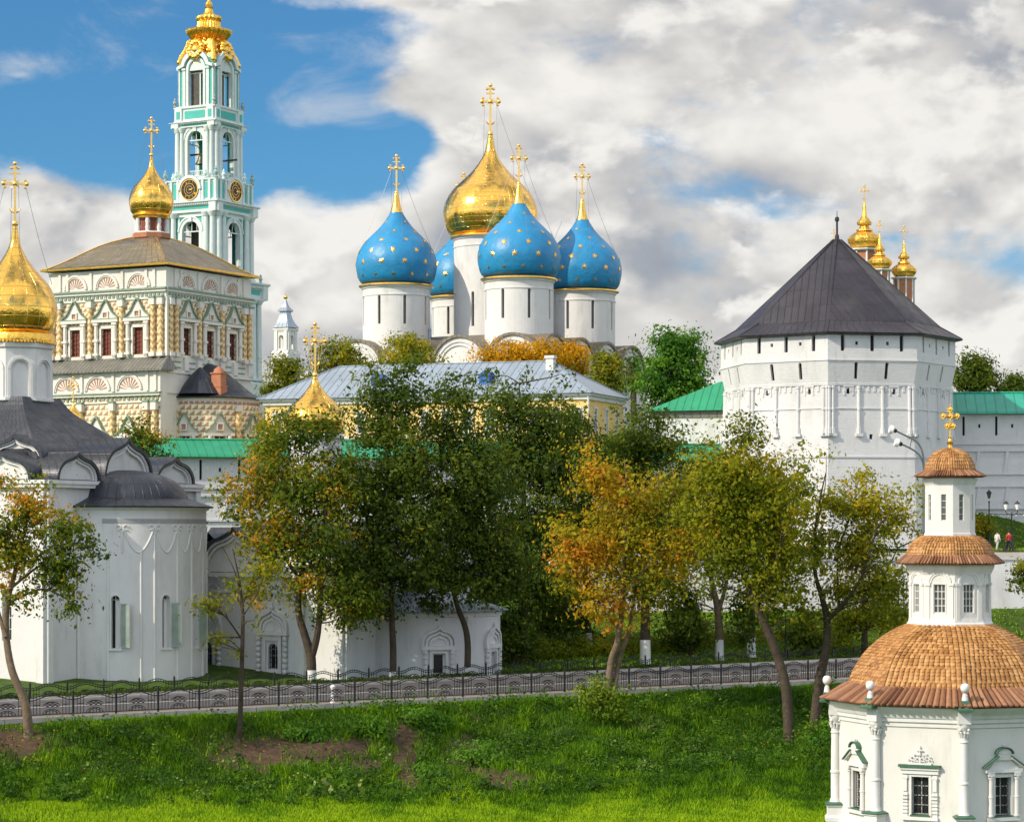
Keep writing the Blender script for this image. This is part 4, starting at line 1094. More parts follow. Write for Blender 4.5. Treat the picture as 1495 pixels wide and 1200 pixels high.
def cathedral():
    D = 350.0; k = D / FPX; py0 = 640; B = py0 - HY
    t = thing('cathedral', 'white cathedral with four star-spangled blue onion domes around one large golden dome', 'cathedral', W(716, py0, D), -28)
    H = 168; sp = B + 233
    w, h = MB(), MB()
    w.box(-H, H, -H, H, -60, sp)
    for i in range(4):
        fm = pmap(90 * i, H)
        for j in range(4):
            uc = -H + H / 4 + j * H / 2
            a = arc(uc, sp, 41, 14); w.prism(fm, a, -.5, 60)
            h.ring(fm, arc(uc, sp, 45, 14), arc(uc, sp, 41.2, 14), -3.5, 62)
            for rr in (37, 32): w.ring(fm, arc(uc, sp, rr, 14), arc(uc, sp, rr - 2.5, 14), -2.2, 0)
            for u in (uc - 41, uc + 41): w.fbox(fm, u - 3, u + 3, -60, sp, -3, 1)
        for j in range(4):
            uc = -H + H / 4 + j * H / 2; w.fbox(fm, uc - 2.5, uc + 2.5, sp - 80, sp - 20, -.6, .5, 1)
    w.build('wall', [M['whitewash_smooth'], M['dark_void']], t, k)
    h.lathe([(H - 4, sp - 6), (118, sp + 34), (70, sp + 52), (10, sp + 58)], 4, apoth=True, smooth=False)
    ro = h.build('roof', M['brown_roof'], t, k)
    vn = MB(); vn.lathe([(2.4, sp + 44), (2.4, sp + 60), (3, sp + 60), (3, sp + 62)], 8, -52, -88); vn.build('vent', M['zinc_roof'], ro, k)
    def drum(x, y, R, z0, z1, cornice, slit, name='drum'):
        d = MB(); n = 8; fm = cmap(R, x, y); C = 2 * pi * R
        hs = [(C * i / n - 2.3, C * i / n + 2.3, slit[0], slit[1], True) for i in range(n)]
        d.wall(fm, -C / n / 2, C - C / n / 2, z0, z1, hs, 4, du=C / 56)
        d.lathe([(R, z1 - 16), (R + .9, z1 - 15.6), (R + .9, z1 - 14), (R, z1 - 13.6)], 56, x, y, cap=False)
        d.lathe([(R, z1 - 5), (R + 1.6, z1 - 4.5), (R + 2.2, z1 - 2), (R + cornice - .8, z1 - 1)], 56, x, y, cap=False)
        for hh in hs: d.face([fm(hh[0], hh[2], 3.6), fm(hh[1], hh[2], 3.6), fm(hh[1], hh[3], 3.6), fm(hh[0], hh[3], 3.6)], 1)
        do = d.build(name, [M['whitewash_smooth'], M['glass_dark']], t, k)
        c = MB(); c.lathe([(R + cornice - 1.2, z1 - 1.4), (R + cornice, z1 - .6), (R + cornice, z1 + .9), (R - 4, z1 + 3.2)], 56, x, y)
        c.build('drum_cornice', M['gold_trim'], do, k)
        return do
    def dome(x, y, r, z, h, ch, cw, star_rows=None, phase=0):
        pr = onion(r, z, h); cut = z + h * .82
        g = MB()
        if star_rows:
            d = MB(); d.lathe([(r * .79, z - 2)] + [p for p in pr if p[1] <= cut + 1], 48, x, y, cap=False)
            g.lathe([(p[0] + .25, p[1]) for p in pr if p[1] >= cut - 4] + [(1.2, z + h + 3)], 20, x, y)
            st = MB(); rs = [p[0] for p in pr]; zs = [p[1] for p in pr]
            for q, (fz, cnt, rad) in enumerate(star_rows):
                zz = z + h * fz; rr = float(np.interp(zz, zs, rs)); dr = float(np.interp(zz + 2, zs, rs) - np.interp(zz - 2, zs, rs)) / 4
                for i in range(cnt):
                    a = 2 * pi * (i + .5 * (q % 2)) / cnt + phase
                    nrm = (sin(a), -cos(a), -dr)
                    star(st, (x + sin(a) * (rr + .2), y - cos(a) * (rr + .2), zz), nrm, (0, 0, 1), rad)
            d.merge(st, 1); do = d.build('blue_dome', [M['blue_dome'], M['gold_trim']], t, k)
            g.build('gilded_tip', M['gold_trim'], do, k)
        else:
            g.lathe([(r * .79, z - 2)] + pr, 56, x, y); do = g.build('golden_dome', M['gold'], t, k)
        cross(do, x, y, z + h - 1, ch, cw, M['cross_gold'], k, 28)
        for a in (40, 130, 220, 310):
            q = R_(a); wire((x + cos(R_(28)) * cw * .9 * (1 if cos(q) > 0 else -1) * (1 if a in (40, 310) else 1), y, z + h + ch * .62), (x + cos(q) * r * .86, y + sin(q) * r * .86, z + h * .44), .22, do, M['chain'], k)
    rows = [(.09, 13, 3.4), (.225, 11, 4.8), (.35, 10, 4.8), (.465, 8, 4.2), (.57, 6, 3.6), (.68, 4, 3.0)]
    for (x, y, ph) in ((100, -100, .1), (-100, -100, .45), (100, 100, .8), (-100, 100, .3)):
        drum(x, y, 48.5, sp + 18, B + 357, 6, (B + 300, B + 341))
        dome(x, y, 58.5, B + 359, 132, 56, 10.5, rows, ph)
    drum(0, 0, 53.5, sp + 30, B + 432, 6, (B + 300, B + 350), 'central_drum')
    dome(0, 0, 69, B + 434, 148, 74, 12.5)
cathedral()

# ------------------------------------------------------------------ tall bell tower
def urn(mb, x, y, z, s):
    mb.lathe([(.9 * s, z), (.9 * s, z + .5 * s), (.45 * s, z + .8 * s), (.9 * s, z + 1.6 * s), (1.05 * s, z + 2.2 * s), (.6 * s, z + 2.9 * s), (.5 * s, z + 3.3 * s), (.7 * s, z + 3.6 * s), (.25 * s, z + 4.1 * s), (.05 * s, z + 4.8 * s)], 10, x, y)

def bell_tower():
    D = 400.0; k = D / FPX; py0 = 720
    t = thing('bell_tower', 'very tall turquoise and white baroque bell tower with tiered arcades and a golden crown', 'bell tower', W(305, py0, D), -29)
    z = lambda py: py0 - py
    def tier(name, ap, y0, y1, arch, colr, cold, colh, ent=None, th=9, panel=True, through=True):
        """one storey: arch = (half width, sill y, crown y); colr/cold = column radius and how far it stands off"""
        w = MB(); h = [(-arch[0], arch[0], z(arch[1]), z(arch[2]), True)]
        for i in range(4):
            w.wall(pmap(90 * i, ap), -ap, ap, z(y0), z(y1), h, th, back=True, mrev=1)
        w.lathe([(ap - th, z(y0) + 1), (ap - .3, z(y0) + .6)], 4, apoth=True, smooth=False)
        o = w.build(name, [M['turquoise'], M['tower_trim']], t, k)
        core = MB(); core.box(-ap * .42, ap * .42, -ap * .42, ap * .42, z(y0) + 1, z(y1) - 3)  # solid dark box added so the arches look dark inside
        if y0 > 300: core.build('dark_core', M['timber'], o, k)
        for i in range(4):
            rl = MB(); fm = pmap(90 * i, ap - 2); a_ = arch[0]
            rl.fbox(fm, -a_, a_, z(arch[1]) + 7.6, z(arch[1]) + 8.6, -.5, .5); rl.fbox(fm, -a_, a_, z(arch[1]) + .6, z(arch[1]) + 1.6, -.5, .5)
            for u in np.linspace(-a_ + 1, a_ - 1, 9): rl.fbox(fm, u - .35, u + .35, z(arch[1]) + 1, z(arch[1]) + 8, -.3, .3)
            rl.build('railing', M['tower_trim'], o, k); rl = MB()
            rl.fbox(fm, -a_, a_, z(arch[2]) - a_ - .8, z(arch[2]) - a_ + .8, -.5, .5)
            for u in np.linspace(-a_ * .6, a_ * .6, 3): rl.fbox(fm, u - .4, u + .4, z(arch[2]) - a_, z(arch[2]) - 2, -.3, .3)
            rl.build('arch_frame', M['tower_trim'], o, k)
        tr = MB(); cr = []
        for i in range(4):
            fm = pmap(90 * i, ap); r = arch[0]
            tr.ring(fm, [(-r - 5, z(arch[1]))] + arc(0, z(arch[2]) - r, r + 5, 12) + [(r + 5, z(arch[1]))], [(-r, z(arch[1]))] + arc(0, z(arch[2]) - r, r, 12) + [(r, z(arch[1]))], -1.6, .5)
            tr.ring(fm, arc(0, z(arch[2]) - r, r + 7.5, 12), arc(0, z(arch[2]) - r, r + 5, 12), -2.6, .5)
            tr.prism(fm, arc(0, z(arch[2]) - r, r + 5, 12) + [(r + 5, z(y1) - 6), (-r - 5, z(y1) - 6)], -.8, .3) if False else None
            tr.fbox(fm, -3, 3, z(arch[2]) - 1, z(arch[2]) + 6, -3.6, .5)
            for sg in (-1, 1):
                a, b = sorted((sg * (ap - 1.2), sg * (ap + .8))); tr.fbox(fm, a, b, z(y0), z(y1), -.9, 1)
                a, b = sorted((sg * (r + 4.5), sg * (r + 7.5))); tr.fbox(fm, a, b, z(y0), z(y1), -1.3, 1)
            tr.fbox(fm, -ap - .5, ap + .5, z(y0), z(y0) + 4, -1.8, .5); tr.fbox(fm, -ap - .5, ap + .5, z(y1) - 6, z(y1), -1.8, .5)
        tr.build('trim', M['tower_trim'], o, k)
        for i in range(4):
            for sg in (-1, 1):
                for q in colh:
                    c = MB(); u = sg * q; p = pmap(90 * i, ap + cold)(u, 0, 0)
                    c.lathe([(colr * 1.5, z(y0)), (colr * 1.5, z(y0) + 3), (colr * 1.1, z(y0) + 4), (colr, z(y0) + 14), (colr * .86, z(y1) - 7), (colr * 1.1, z(y1) - 6.4), (colr * 1.2, z(y1) - 4.5), (colr * 1.7, z(y1) - 1.6), (colr * 1.7, z(y1))], 12)
                    co = c.build('column', M['tower_trim'], o, k); co.location = (p[0] * k, p[1] * k, 0)
        return o
    def entab(name, ap, y0, y1, out, dent=True):
        e = MB(); a, b = z(y0), z(y1); hh = b - a
        e.lathe([(ap - 8, a), (ap, a), (ap, a + hh * .22), (ap - .6, a + hh * .24), (ap - .6, a + hh * .55), (ap + out * .4, a + hh * .62), (ap + out * .5, a + hh * .78), (ap + out, a + hh * .86), (ap + out, a + hh * .96), (ap - 6, b)], 4, apoth=True, smooth=False)
        for i in range(4):
            for sg in (-1, 1):
                fm = pmap(90 * i, ap); u = sg * (ap - 5); e.fbox(fm, u - 6, u + 6, a, a + hh * .95, -out * .75, 1)
        o = e.build(name, M['tower_trim'], t, k)
        p = MB()
        for i in range(4):
            fm = pmap(90 * i, ap - .6); p.fbox(fm, -(ap - 14), ap - 14, a + hh * .26, a + hh * .53, -.35, .2)
        p.build('frieze_panel', M['turquoise'], o, k)
        d = MB()
        for i in range(4):
            fm = pmap(90 * i, ap + out * .5)
            for u in np.arange(-ap + 2, ap - 1, 3.2): d.fbox(fm, u - .9, u + .9, a + hh * .64, a + hh * .76, -.9, .2)
        d.build('dentil_trim', M['tower_trim'], o, k)
        return o
    # plain lower stage, then three arcades
    w = MB(); w.lathe([(62, -60), (62, z(560)), (56, z(556))], 4, apoth=True, smooth=False); w.build('base', M['tower_trim'], t, k)
    tier('arcade', 51, 556, 437, (16, 540, 452), 5.0, 4.0, (33, 47), th=8)
    entab('entablature', 59, 437, 412, 5.5)
    tier('arcade', 43.5, 411, 316, (15, 402, 328), 4.4, 3.2, (29, 40), th=7)
    entab('entablature', 48.5, 316, 300, 5.5)
    # clock stage
    p = MB(); p.lathe([(46, z(301)), (46, z(299)), (44.5, z(298)), (44.5, z(271)), (47, z(270)), (47, z(268)), (30, z(267))], 4, apoth=True, smooth=False)
    for i in range(4):
        fm = pmap(90 * i, 44.5)
        for sg in (-1, 1):
            for q in (22, 34, 44): p.fbox(fm, sg * q - 2, sg * q + 2, z(299), z(268), -2.2, 1)
        p.prism(fm, arc(0, z(283), 19, 16) + [(19, z(300)), (-19, z(300))], -2, 6)
        p.ring(fm, arc(0, z(283), 20.5, 16, ry=21), arc(0, z(283), 16.5, 16), -4.5, 2)
    po = p.build('clock_stage', M['tower_trim'], t, k)
    pn = MB()
    for i in range(4):
        fm = pmap(90 * i, 44.5)
        for sg in (-1, 1):
            for q in (28, 39): pn.fbox(fm, sg * q - 3, sg * q + 3, z(296), z(273), -.5, .4)
    pn.build('wall_panel', M['turquoise'], po, k)
    for i in range(4):
        fm = pmap(90 * i, 46.6); zc = z(283); c = MB()
        c.prism(fm, arc(0, zc, 14.6, 30, 0, 348), -.8, 1, 0)
        full = lambda r: arc(0, zc, r, 32, 0, 360)
        for a, b, d in ((15.4, 14.3, -1.5), (9.1, 8.6, -1.2), (5.4, 5.0, -1.2)): c.ring(fm, full(a), full(b), d, .5, 1, closed=True)
        for hnum, txt in enumerate(('XII', 'I', 'II', 'III', 'IIII', 'V', 'VI', 'VII', 'VIII', 'IX', 'X', 'XI')):
            a = R_(90 - 30 * hnum); er = (cos(a), sin(a)); et = (sin(a), -cos(a)); n = len(txt)
            def seg(r0, s0, r1, s1, wd=.24):
                A_ = (er[0] * r0 + et[0] * s0, zc + er[1] * r0 + et[1] * s0); B_ = (er[0] * r1 + et[0] * s1, zc + er[1] * r1 + et[1] * s1)
                c.tube([fm(*A_, -1.1), fm(*B_, -1.1)], wd, 4, 1)
            wdt = [1.0 if ch == 'I' else 1.9 for ch in txt]; s0 = -sum(wdt) / 2
            for ch, wd_ in zip(txt, wdt):
                m_ = s0 + wd_ / 2
                if ch == 'I': seg(9.7, m_, 13.3, m_)
                elif ch == 'V': seg(9.7, m_, 13.3, m_ - .8); seg(9.7, m_, 13.3, m_ + .8)
                else: seg(9.7, m_ - .8, 13.3, m_ + .8); seg(9.7, m_ + .8, 13.3, m_ - .8)
                s0 += wd_
        co = c.build('clock', [M['clock_black'], M['gold_trim']], po, k)
        hd = MB()
        for ang, L, wd in ((8, 10.5, .75), (-8, 6.5, 1.0)):
            q = R_(ang); hd.prism(pmap(90 * i, 46.6), [(-wd * sin(q), zc + wd * cos(q)), (wd * sin(q), zc - wd * cos(q)), (L * cos(q), zc + L * sin(q))][::-1], -2.4, -1.7)
        hd.build('clock_hands', M['gold_trim'], co, k)
    tier('arcade', 32.5, 267, 191, (13.5, 262, 196), 3.3, 2.6, (22.5, 30), th=5)
    entab('entablature', 37, 191, 183, 4.5)
    p = MB(); p.lathe([(36.5, z(183)), (36.5, z(181)), (34.5, z(180)), (34.5, z(164)), (36.5, z(163)), (36.5, z(160)), (24, z(160))], 4, apoth=True, smooth=False)
    for i in range(4):
        fm = pmap(90 * i, 34.5)
        for sg in (-1, 1): p.fbox(fm, sg * 28 - 6, sg * 28 + 6, z(182), z(161), -2.5, 1)
    po = p.build('parapet', M['tower_trim'], t, k)
    pn = MB()
    for i in range(4):
        fm = pmap(90 * i, 34.5); pn.fbox(fm, -18, 18, z(178), z(167), -.5, .4)
        for sg in (-1, 1): pn.fbox(fm, sg * 28 - 3, sg * 28 + 3, z(178), z(167), -3, .4)
    pn.build('wall_panel', M['turquoise'], po, k)
    # top arcade under curved gables
    w = MB(); ap = 31; h = [(-13, 13, z(161), z(93), True)]
    for i in range(4): w.wall(pmap(90 * i, ap), -ap, ap, z(162), z(90), h, 5, back=True, mrev=1)
    w.lathe([(ap - 8, z(91)), (ap - .4, z(90.5))], 4, apoth=True, smooth=False)
    o = w.build('top_arcade', [M['turquoise'], M['tower_trim']], t, k); tr = MB()
    for i in range(4):
        fm = pmap(90 * i, ap)
        tr.ring(fm, [(-17, z(160))] + arc(0, z(106), 17, 14) + [(17, z(160))], [(-13, z(160))] + arc(0, z(106), 13, 14) + [(13, z(160))], -1.8, .5)
        tr.ring(fm, [(-31, z(101))] + arc(0, z(104), 25, 14, 12, 168) + [(31, z(101))], [(-31, z(105.5))] + arc(0, z(106), 20, 14, 12, 168) + [(31, z(105.5))], -4.5, 6)
        tr.prism(fm, arc(0, z(106), 20.5, 14) + [(20.5, z(108)), (-20.5, z(108))], .6, 7)
        for sg in (-1, 1):
            a, b = sorted((sg * 18.5, sg * 23.5)); tr.fbox(fm, a, b, z(160), z(104), -1.6, .6)
            tr.fbox(fm, a - .8, b + .8, z(107), z(104), -3, .6)
            a, b = sorted((sg * 28.5, sg * 32)); tr.fbox(fm, a, b, z(160), z(104), -1.0, .6)
    tr.build('trim', M['tower_trim'], o, k)
    for i, side in enumerate((0, 0, 0, 0)):                          # timber louvres and tie bars in the openings
        fm = pmap(90 * i, ap - 6); s_ = MB()
        s_.fbox(fm, -13, 13, z(112), z(110.5), -.6, .6); s_.fbox(fm, 2, 4, z(160), z(112), -.5, .5)
        if i in (0, 1): s_.fbox(fm, -13, 2, z(160), z(95), -.3, .3, 1)
        s_.build('opening_frame', [M['tower_trim'], M['timber']], o, k)
    # golden crown
    g = MB(); ph = lambda a, zz: 1
    g.lathe([(30.5, z(97)), (29.5, z(90)), (26, z(82)), (23, z(72)), (20, z(63)), (19, z(61))], 4, apoth=True, smooth=False)
    for i in range(4):
        fm = pmap(90 * i, 29.5)
        for j in range(14):
            a = 2 * pi * j / 14; g.ball(fm(10.5 * cos(a), z(78) + 11 * sin(a), -2.5 + 2.5 * sin(a)), 3.8 + (j % 2), 8)
        g.ball(fm(0, z(78), 0), 8.0, 12)
        for u, v, r in ((0, 66, 4), (-4, 68, 3), (4, 68, 3), (0, 91, 3.2), (-5, 90, 2.6), (5, 90, 2.6), (-14, 84, 3), (14, 84, 3), (-17, 89, 2.6), (17, 89, 2.6), (-12, 71, 3.4), (12, 71, 3.4), (-18, 80, 3.6), (18, 80, 3.6), (-21, 90, 3.4), (21, 90, 3.4), (-8, 62, 3), (8, 62, 3), (-24, 96, 3), (24, 96, 3)):
            g.ball(fm(u, z(v), 3 if v > 75 else 8), r, 8)
        a = R_(90 * i + 45); q = lambda R, y: (sin(a) * R, -cos(a) * R, z(y))
        g.tube([q(26, 61), q(30, 64), q(31, 70), q(35, 78), q(40, 86), q(43, 94), q(41, 99), q(38, 96)], [2, 3, 3.4, 3.2, 3.4, 3.6, 2.6, 1.2], 8)
        for R, y, r in ((32, 72, 4), (37, 82, 4), (43, 94, 4.4), (28, 66, 4), (30, 78, 5), (34, 90, 5)): g.ball(q(R, y), r, 8)
    o = g.build('golden_crown', M['gold_ornate'], t, k)
    rib = lambda a, zz: 1 + .045 * sin(a * 26)
    g = MB()
    g.lathe([(21, z(63)), (22, z(60)), (26, z(57)), (29.5, z(53)), (32, z(49)), (32.5, z(46)), (30, z(45)), (20, z(44)), (17, z(41)), (16, z(33))], 104, vary=rib)
    g.build('crown_bowl', M['gold_ornate'], o, k)
    g = MB()
    g.lathe([(17, z(44)), (15, z(36)), (15.5, z(33)), (17.5, z(31)), (18.5, z(28)), (17, z(25)), (11, z(23)), (7, z(20)), (5.5, z(14)), (6.5, z(12)), (4, z(11)), (5, z(8.5)), (5.2, z(6)), (3, z(3)), (1.6, z(1)), (1.3, z(-12))], 64, vary=lambda a, zz: 1 + (.04 * sin(a * 20) if zz < z(22) else 0))
    g.build('crown_spire', M['gold_ornate'], o, k)
    cross(o, 0, 0, z(-8), 60, 14, M['cross_gold'], k, 29)
    ur = 0
    for R, y, s in ((54, 412, 3.0), (45, 268, 3.6), (34, 268, 3.2), (35, 160, 3.0)):
        for i in range(4):
            a = R_(90 * i)
            for sg in (-1, 1):
                for q in ((R,) if y != 268 else (R,)):
                    x, y_ = (q if R != 34 else 45), sg * (q if R != 34 else 26)
                    u = MB(); urn(u, 0, 0, 0, s); uo = u.build('urn', M['pale_turquoise'] if y > 200 else M['tower_trim'], t, k)
                    px_, py_ = x * cos(a) - y_ * sin(a), x * sin(a) + y_ * cos(a)
                    if R != 34 and sg < 0: px_, py_ = px_, py_
                    uo.location = (px_ * k, py_ * k, z(y) * k)
    # bells hang inside: things of their own
    def bell(x, y, py, s, label):
        wx, wy = x * k, y * k; a = R_(-29); L = t.location
        loc = (L[0] + wx * cos(a) - wy * sin(a), L[1] + wx * sin(a) + wy * cos(a), L[2] + z(py) * k)
        b = thing('bell', label, 'bell', loc, -29, 'bells in the tower arcades')
        m = MB(); m.lathe([(1.0 * s, 0), (.98 * s, .12 * s), (.74 * s, .5 * s), (.58 * s, 1.0 * s), (.52 * s, 1.35 * s), (.30 * s, 1.55 * s), (.05 * s, 1.6 * s)], 20, cap=False)
        m.lathe([(.92 * s, 0), (.5 * s, 1.1 * s), (.05 * s, 1.4 * s)], 20, cap=False)
        m.build('bell_body', M['bronze'], b, k)
        m = MB(); m.tube([(0, 0, 1.4 * s), (0, 0, .1 * s)], .07 * s, 6); m.ball((0, 0, 0), .17 * s, 8); m.build('clapper', M['iron'], b, k)
        m = MB(); m.box(-32, 32, -.9, .9, 1.6 * s, 1.6 * s + 2.4); m.build('beam', M['bark'], b, k)
    bell(0, -19, 243, 8.5, 'bronze bell hanging in the left arch above the tower clock')
    bell(18, 0, 249, 6.5, 'smaller bronze bell hanging in the right arch above the tower clock')
bell_tower()

# ------------------------------------------------------------------ refectory church
def shell(w, r, fm, uc, v, rad):
    w.ring(fm, arc(uc, v, rad, 14), arc(uc, v, rad - 3, 14), -2.4, .5)
    w.ring(fm, arc(uc, v, rad - 3, 14), arc(uc, v, rad - 5, 14), -1.4, .5)
    for i in range(9):
        a0, a1 = R_(9 + i * 19), R_(9 + i * 19 + 8)
        pts = [(uc - 4 * cos((a0 + a1) / 2), v + 3 * sin((a0 + a1) / 2)), (uc - (rad - 5.5) * cos(a0), v + (rad - 5.5) * sin(a0)), (uc - (rad - 5.5) * cos(a1), v + (rad - 5.5) * sin(a1))]
        r.prism(fm, pts, -.5, .3)

def refectory():
    D = 280.0; k = D / FPX; py0 = 700; B = py0 - HY
    t = thing('refectory_church', 'ornate refectory church with painted diamond stonework, a bell-shaped metal roof and one golden dome', 'church', W(221, py0, D), -28.7)
    zf = lambda py, c=1.023: B + (HY - py) / c
    H = 104; lo = H + 16
    wl, tr, sh, gr = MB(), MB(), MB(), MB()
    hole = [(uc - 9, uc + 9, zf(520), zf(481)) for uc in (-56, 0, 56)]
    hs2 = [(uc - 4, uc + 4, zf(466), zf(458)) for uc in (-56, 0, 56)]
    for i in range(4):
        fm = pmap(90 * i, H)
        wl.wall(fm, -H, H, zf(522), zf(438), hole, 5)
        tr.wall(fm, -H, H, zf(438), zf(396))
        tr.wall(fm, -H, H, -40, zf(522))
        for uc in (-56, 0, 56):
            shell(tr, sh, fm, uc, zf(422), 21)
            # ogee window head, columns and frames
            og = peak(uc, zf(468), 21, 27)
            tr.prism(fm, [(uc - 21, zf(470)), (uc + 21, zf(470))] + og[::-1], -3, .5)
            gr.ring(fm, peak(uc, zf(468) + .4, 22.4, 29), og, -6, .5)
            tr.ball(fm(uc, zf(439), -3), 2.4, 6)
            for sg in (-1, 1):
                c = uc + sg * 16.5
                tr.tube([fm(c, zf(522), -3), fm(c, zf(474), -3)], 3.0, 8)
                a, b = sorted((uc + sg * 9, uc + sg * 12)); tr.fbox(fm, a, b, zf(521), zf(480), -2, .5)
                for y in (520, 500, 476): tr.fbox(fm, c - 4.2, c + 4.2, zf(y), zf(y) + 3, -6.5, .5)
            tr.fbox(fm, uc - 12, uc + 12, zf(481), zf(477), -2, .5)
            tr.fbox(fm, uc - 23, uc + 23, zf(472), zf(467.5), -6.5, .5)
            gr.fbox(fm, uc - 24, uc + 24, zf(467.5), zf(466.4), -7, .5)
            tr.ring(fm, [(uc - 5.5, zf(467)), (uc - 5.5, zf(456)), (uc + 5.5, zf(456)), (uc + 5.5, zf(467))], [(uc - 3.5, zf(465)), (uc - 3.5, zf(458)), (uc + 3.5, zf(458)), (uc + 3.5, zf(465))], -5, .5, closed=True)
            sh.fbox(fm, uc - 3.4, uc + 3.4, zf(465), zf(458), -3.4, .5)
        # bands
        tr.fbox(fm, -H - 1, H + 1, zf(431), zf(427.5), -3.5, .5); gr.fbox(fm, -H - 2, H + 2, zf(427.5), zf(425), -5.5, .5)
        tr.fbox(fm, -H - 1, H + 1, zf(441), zf(438.5), -2, .5)
        for u in np.arange(-H + 6, H - 3, 7.2): gr.fbox(fm, u, u + 4, zf(437.5), zf(433), -1.2, .5)
        for u in (-84, -70, -28, 28, 84, 70): tr.fbox(fm, u - 2.2, u + 2.2, zf(424), zf(398), -2.2, .5)
        for u in (-28, 28, -83, -97, 83, 97):
            tr.fbox(fm, u - 4.6, u + 4.6, zf(524), zf(518), -7, .5); tr.fbox(fm, u - 4.6, u + 4.6, zf(450), zf(440), -7, .5); gr.fbox(fm, u - 5.4, u + 5.4, zf(440), zf(437.6), -8, .5)
        tr.fbox(fm, -H - 2, -H + 2, zf(524), zf(440), -3, .5)
    wo = wl.build('wall', M['facet_paint_fine'], t, k)
    for i in range(2):
        fm = pmap(90 * i, H)
        for j, h in enumerate(hole):
            o = window(fm, h, 4.4, t, [M['red_frame'], M['dark_void'] if i else M['red_frame']], k, 3, 6, 1.2)
        for u in (-28, 28, -83, -97, 83, 97):
            c = MB(); p = fm(u, 0, -2.5); c.tube([(p[0], p[1], zf(518)), (p[0], p[1], zf(450))], 3.6, 10)
            c.build('carved_column', M['vine_column'], wo, k)
    # lower aisle on the sunny side
    fm = pmap(0, lo); lw = MB(); x0, x1 = -116, 106; um = lambda u: u
    hl = [(uc - 9, uc + 9, zf(690), zf(652)) for uc in (-60, -4, 52)]
    lw.wall(fm, x0, x1, -40, zf(577), hl, 5)
    lw.wall(pmap(-90, 116), -20, lo, -40, zf(577)); 
    lf = lambda v0, v1: tr.box(x0, x1, -lo, -40, v0, v1)
    lf(zf(577), zf(543))
    tr.box(x1 - .4, x1 + .4, -lo, -H, -40, zf(577))
    for uc in (-60, -4, 52):
        shell(tr, sh, fm, uc, zf(572), 23)
        og = peak(uc, zf(640), 22, 28); tr.prism(fm, [(uc - 21, zf(642)), (uc + 21, zf(642))] + og[::-1], -3, .5)
        gr.ring(fm, peak(uc, zf(640) + .4, 23.4, 30), og, -6, .5)
        tr.fbox(fm, uc - 23, uc + 23, zf(644), zf(640), -6.5, .5)
        sh.fbox(fm, uc - 3.4, uc + 3.4, zf(638), zf(631), -3.6, .5)
        for sg in (-1, 1): c = uc + sg * 16.5; tr.tube([fm(c, zf(700), -3), fm(c, zf(645), -3)], 3.0, 8)
    tr.fbox(fm, x0 - 1, x1 + 1, zf(581), zf(578), -4, .5); gr.fbox(fm, x0 - 2, x1 + 2, zf(578), zf(576), -5.5, .5)
    tr.fbox(fm, x0, x1, zf(591), zf(588.5), -2, .5)
    for u in np.arange(x0 + 6, x1 - 3, 7.2): gr.fbox(fm, u, u + 4, zf(587), zf(583), -1.2, .5)
    lo_w = lw.build('aisle_wall', M['facet_paint'], t, k)
    for u in (-32, 24, -95, -109, 84, 98):
        tr.fbox(fm, u - 4.6, u + 4.6, zf(602), zf(591), -7, .5); gr.fbox(fm, u - 5.2, u + 5.2, zf(591), zf(588), -7.6, .5)
        c = MB(); p = fm(u, 0, -2.5); c.tube([(p[0], p[1], zf(700)), (p[0], p[1], zf(602))], 3.8, 10); c.build('carved_column', M['vine_column'], lo_w, k)
        tr.fbox(fm, u - 2.2, u + 2.2, zf(574), zf(545), -2.2, .5)
    ar = MB()
    a, b, c_, d_ = (x0 - 5, -lo - 9, zf(544)), (x1 + 8, -lo - 9, zf(544)), (x1 + 2, -H + 2, zf(523)), (x0, -H + 2, zf(523))
    ar.face([a, b, c_, d_], 0, False, [(a[0], 0), (b[0], 0), (c_[0], 40), (d_[0], 40)])
    ar.face([b, (x1 + 8, -H + 14, zf(544)), c_], 0); ar.box(x0 - 5, x1 + 8, -lo - 9, -H + 4, zf(546), zf(544.2))
    ar.build('aisle_roof', M['grey_shingle'], t, k)
    # parapet and rounded east end on the shaded side
    fe = pmap(90, H)
    tr.fbox(fe, -H, H, zf(548), zf(543), -4, .5)
    for u in (-98, -60, -28, 0, 28, 60, 98): tr.fbox(fe, u - 5, u + 5, zf(545), zf(524), -4, .5)
    for u in (-79, -44, -14, 14, 44, 79): gr.fbox(fe, u - 9, u + 9, zf(540), zf(538), -1, .5); gr.fbox(fe, u - 9, u + 9, zf(532), zf(530), -1, .5)
    R = 72; cx, cy = H, -2; cm = cmap(R, cx, cy); ap = MB(); C = pi * R
    q = lambda deg: R_(deg) * R
    hol = [(q(a) - 8, q(a) + 8, zf(668), zf(637)) for a in (8, 48, 92, 136)]
    ap.wall(cm, q(-5), q(190), -40, zf(590), hol, 5, du=5)
    ao = ap.build('apse_wall', M['facet_paint'], t, k)
    tr.wall(cm, q(-5), q(190), zf(590), zf(582), [], 4, du=5)
    for u in np.arange(q(-5), q(188), 8): sh.fbox(cm, u, u + 4.6, zf(592), zf(588), -1.0, .5)
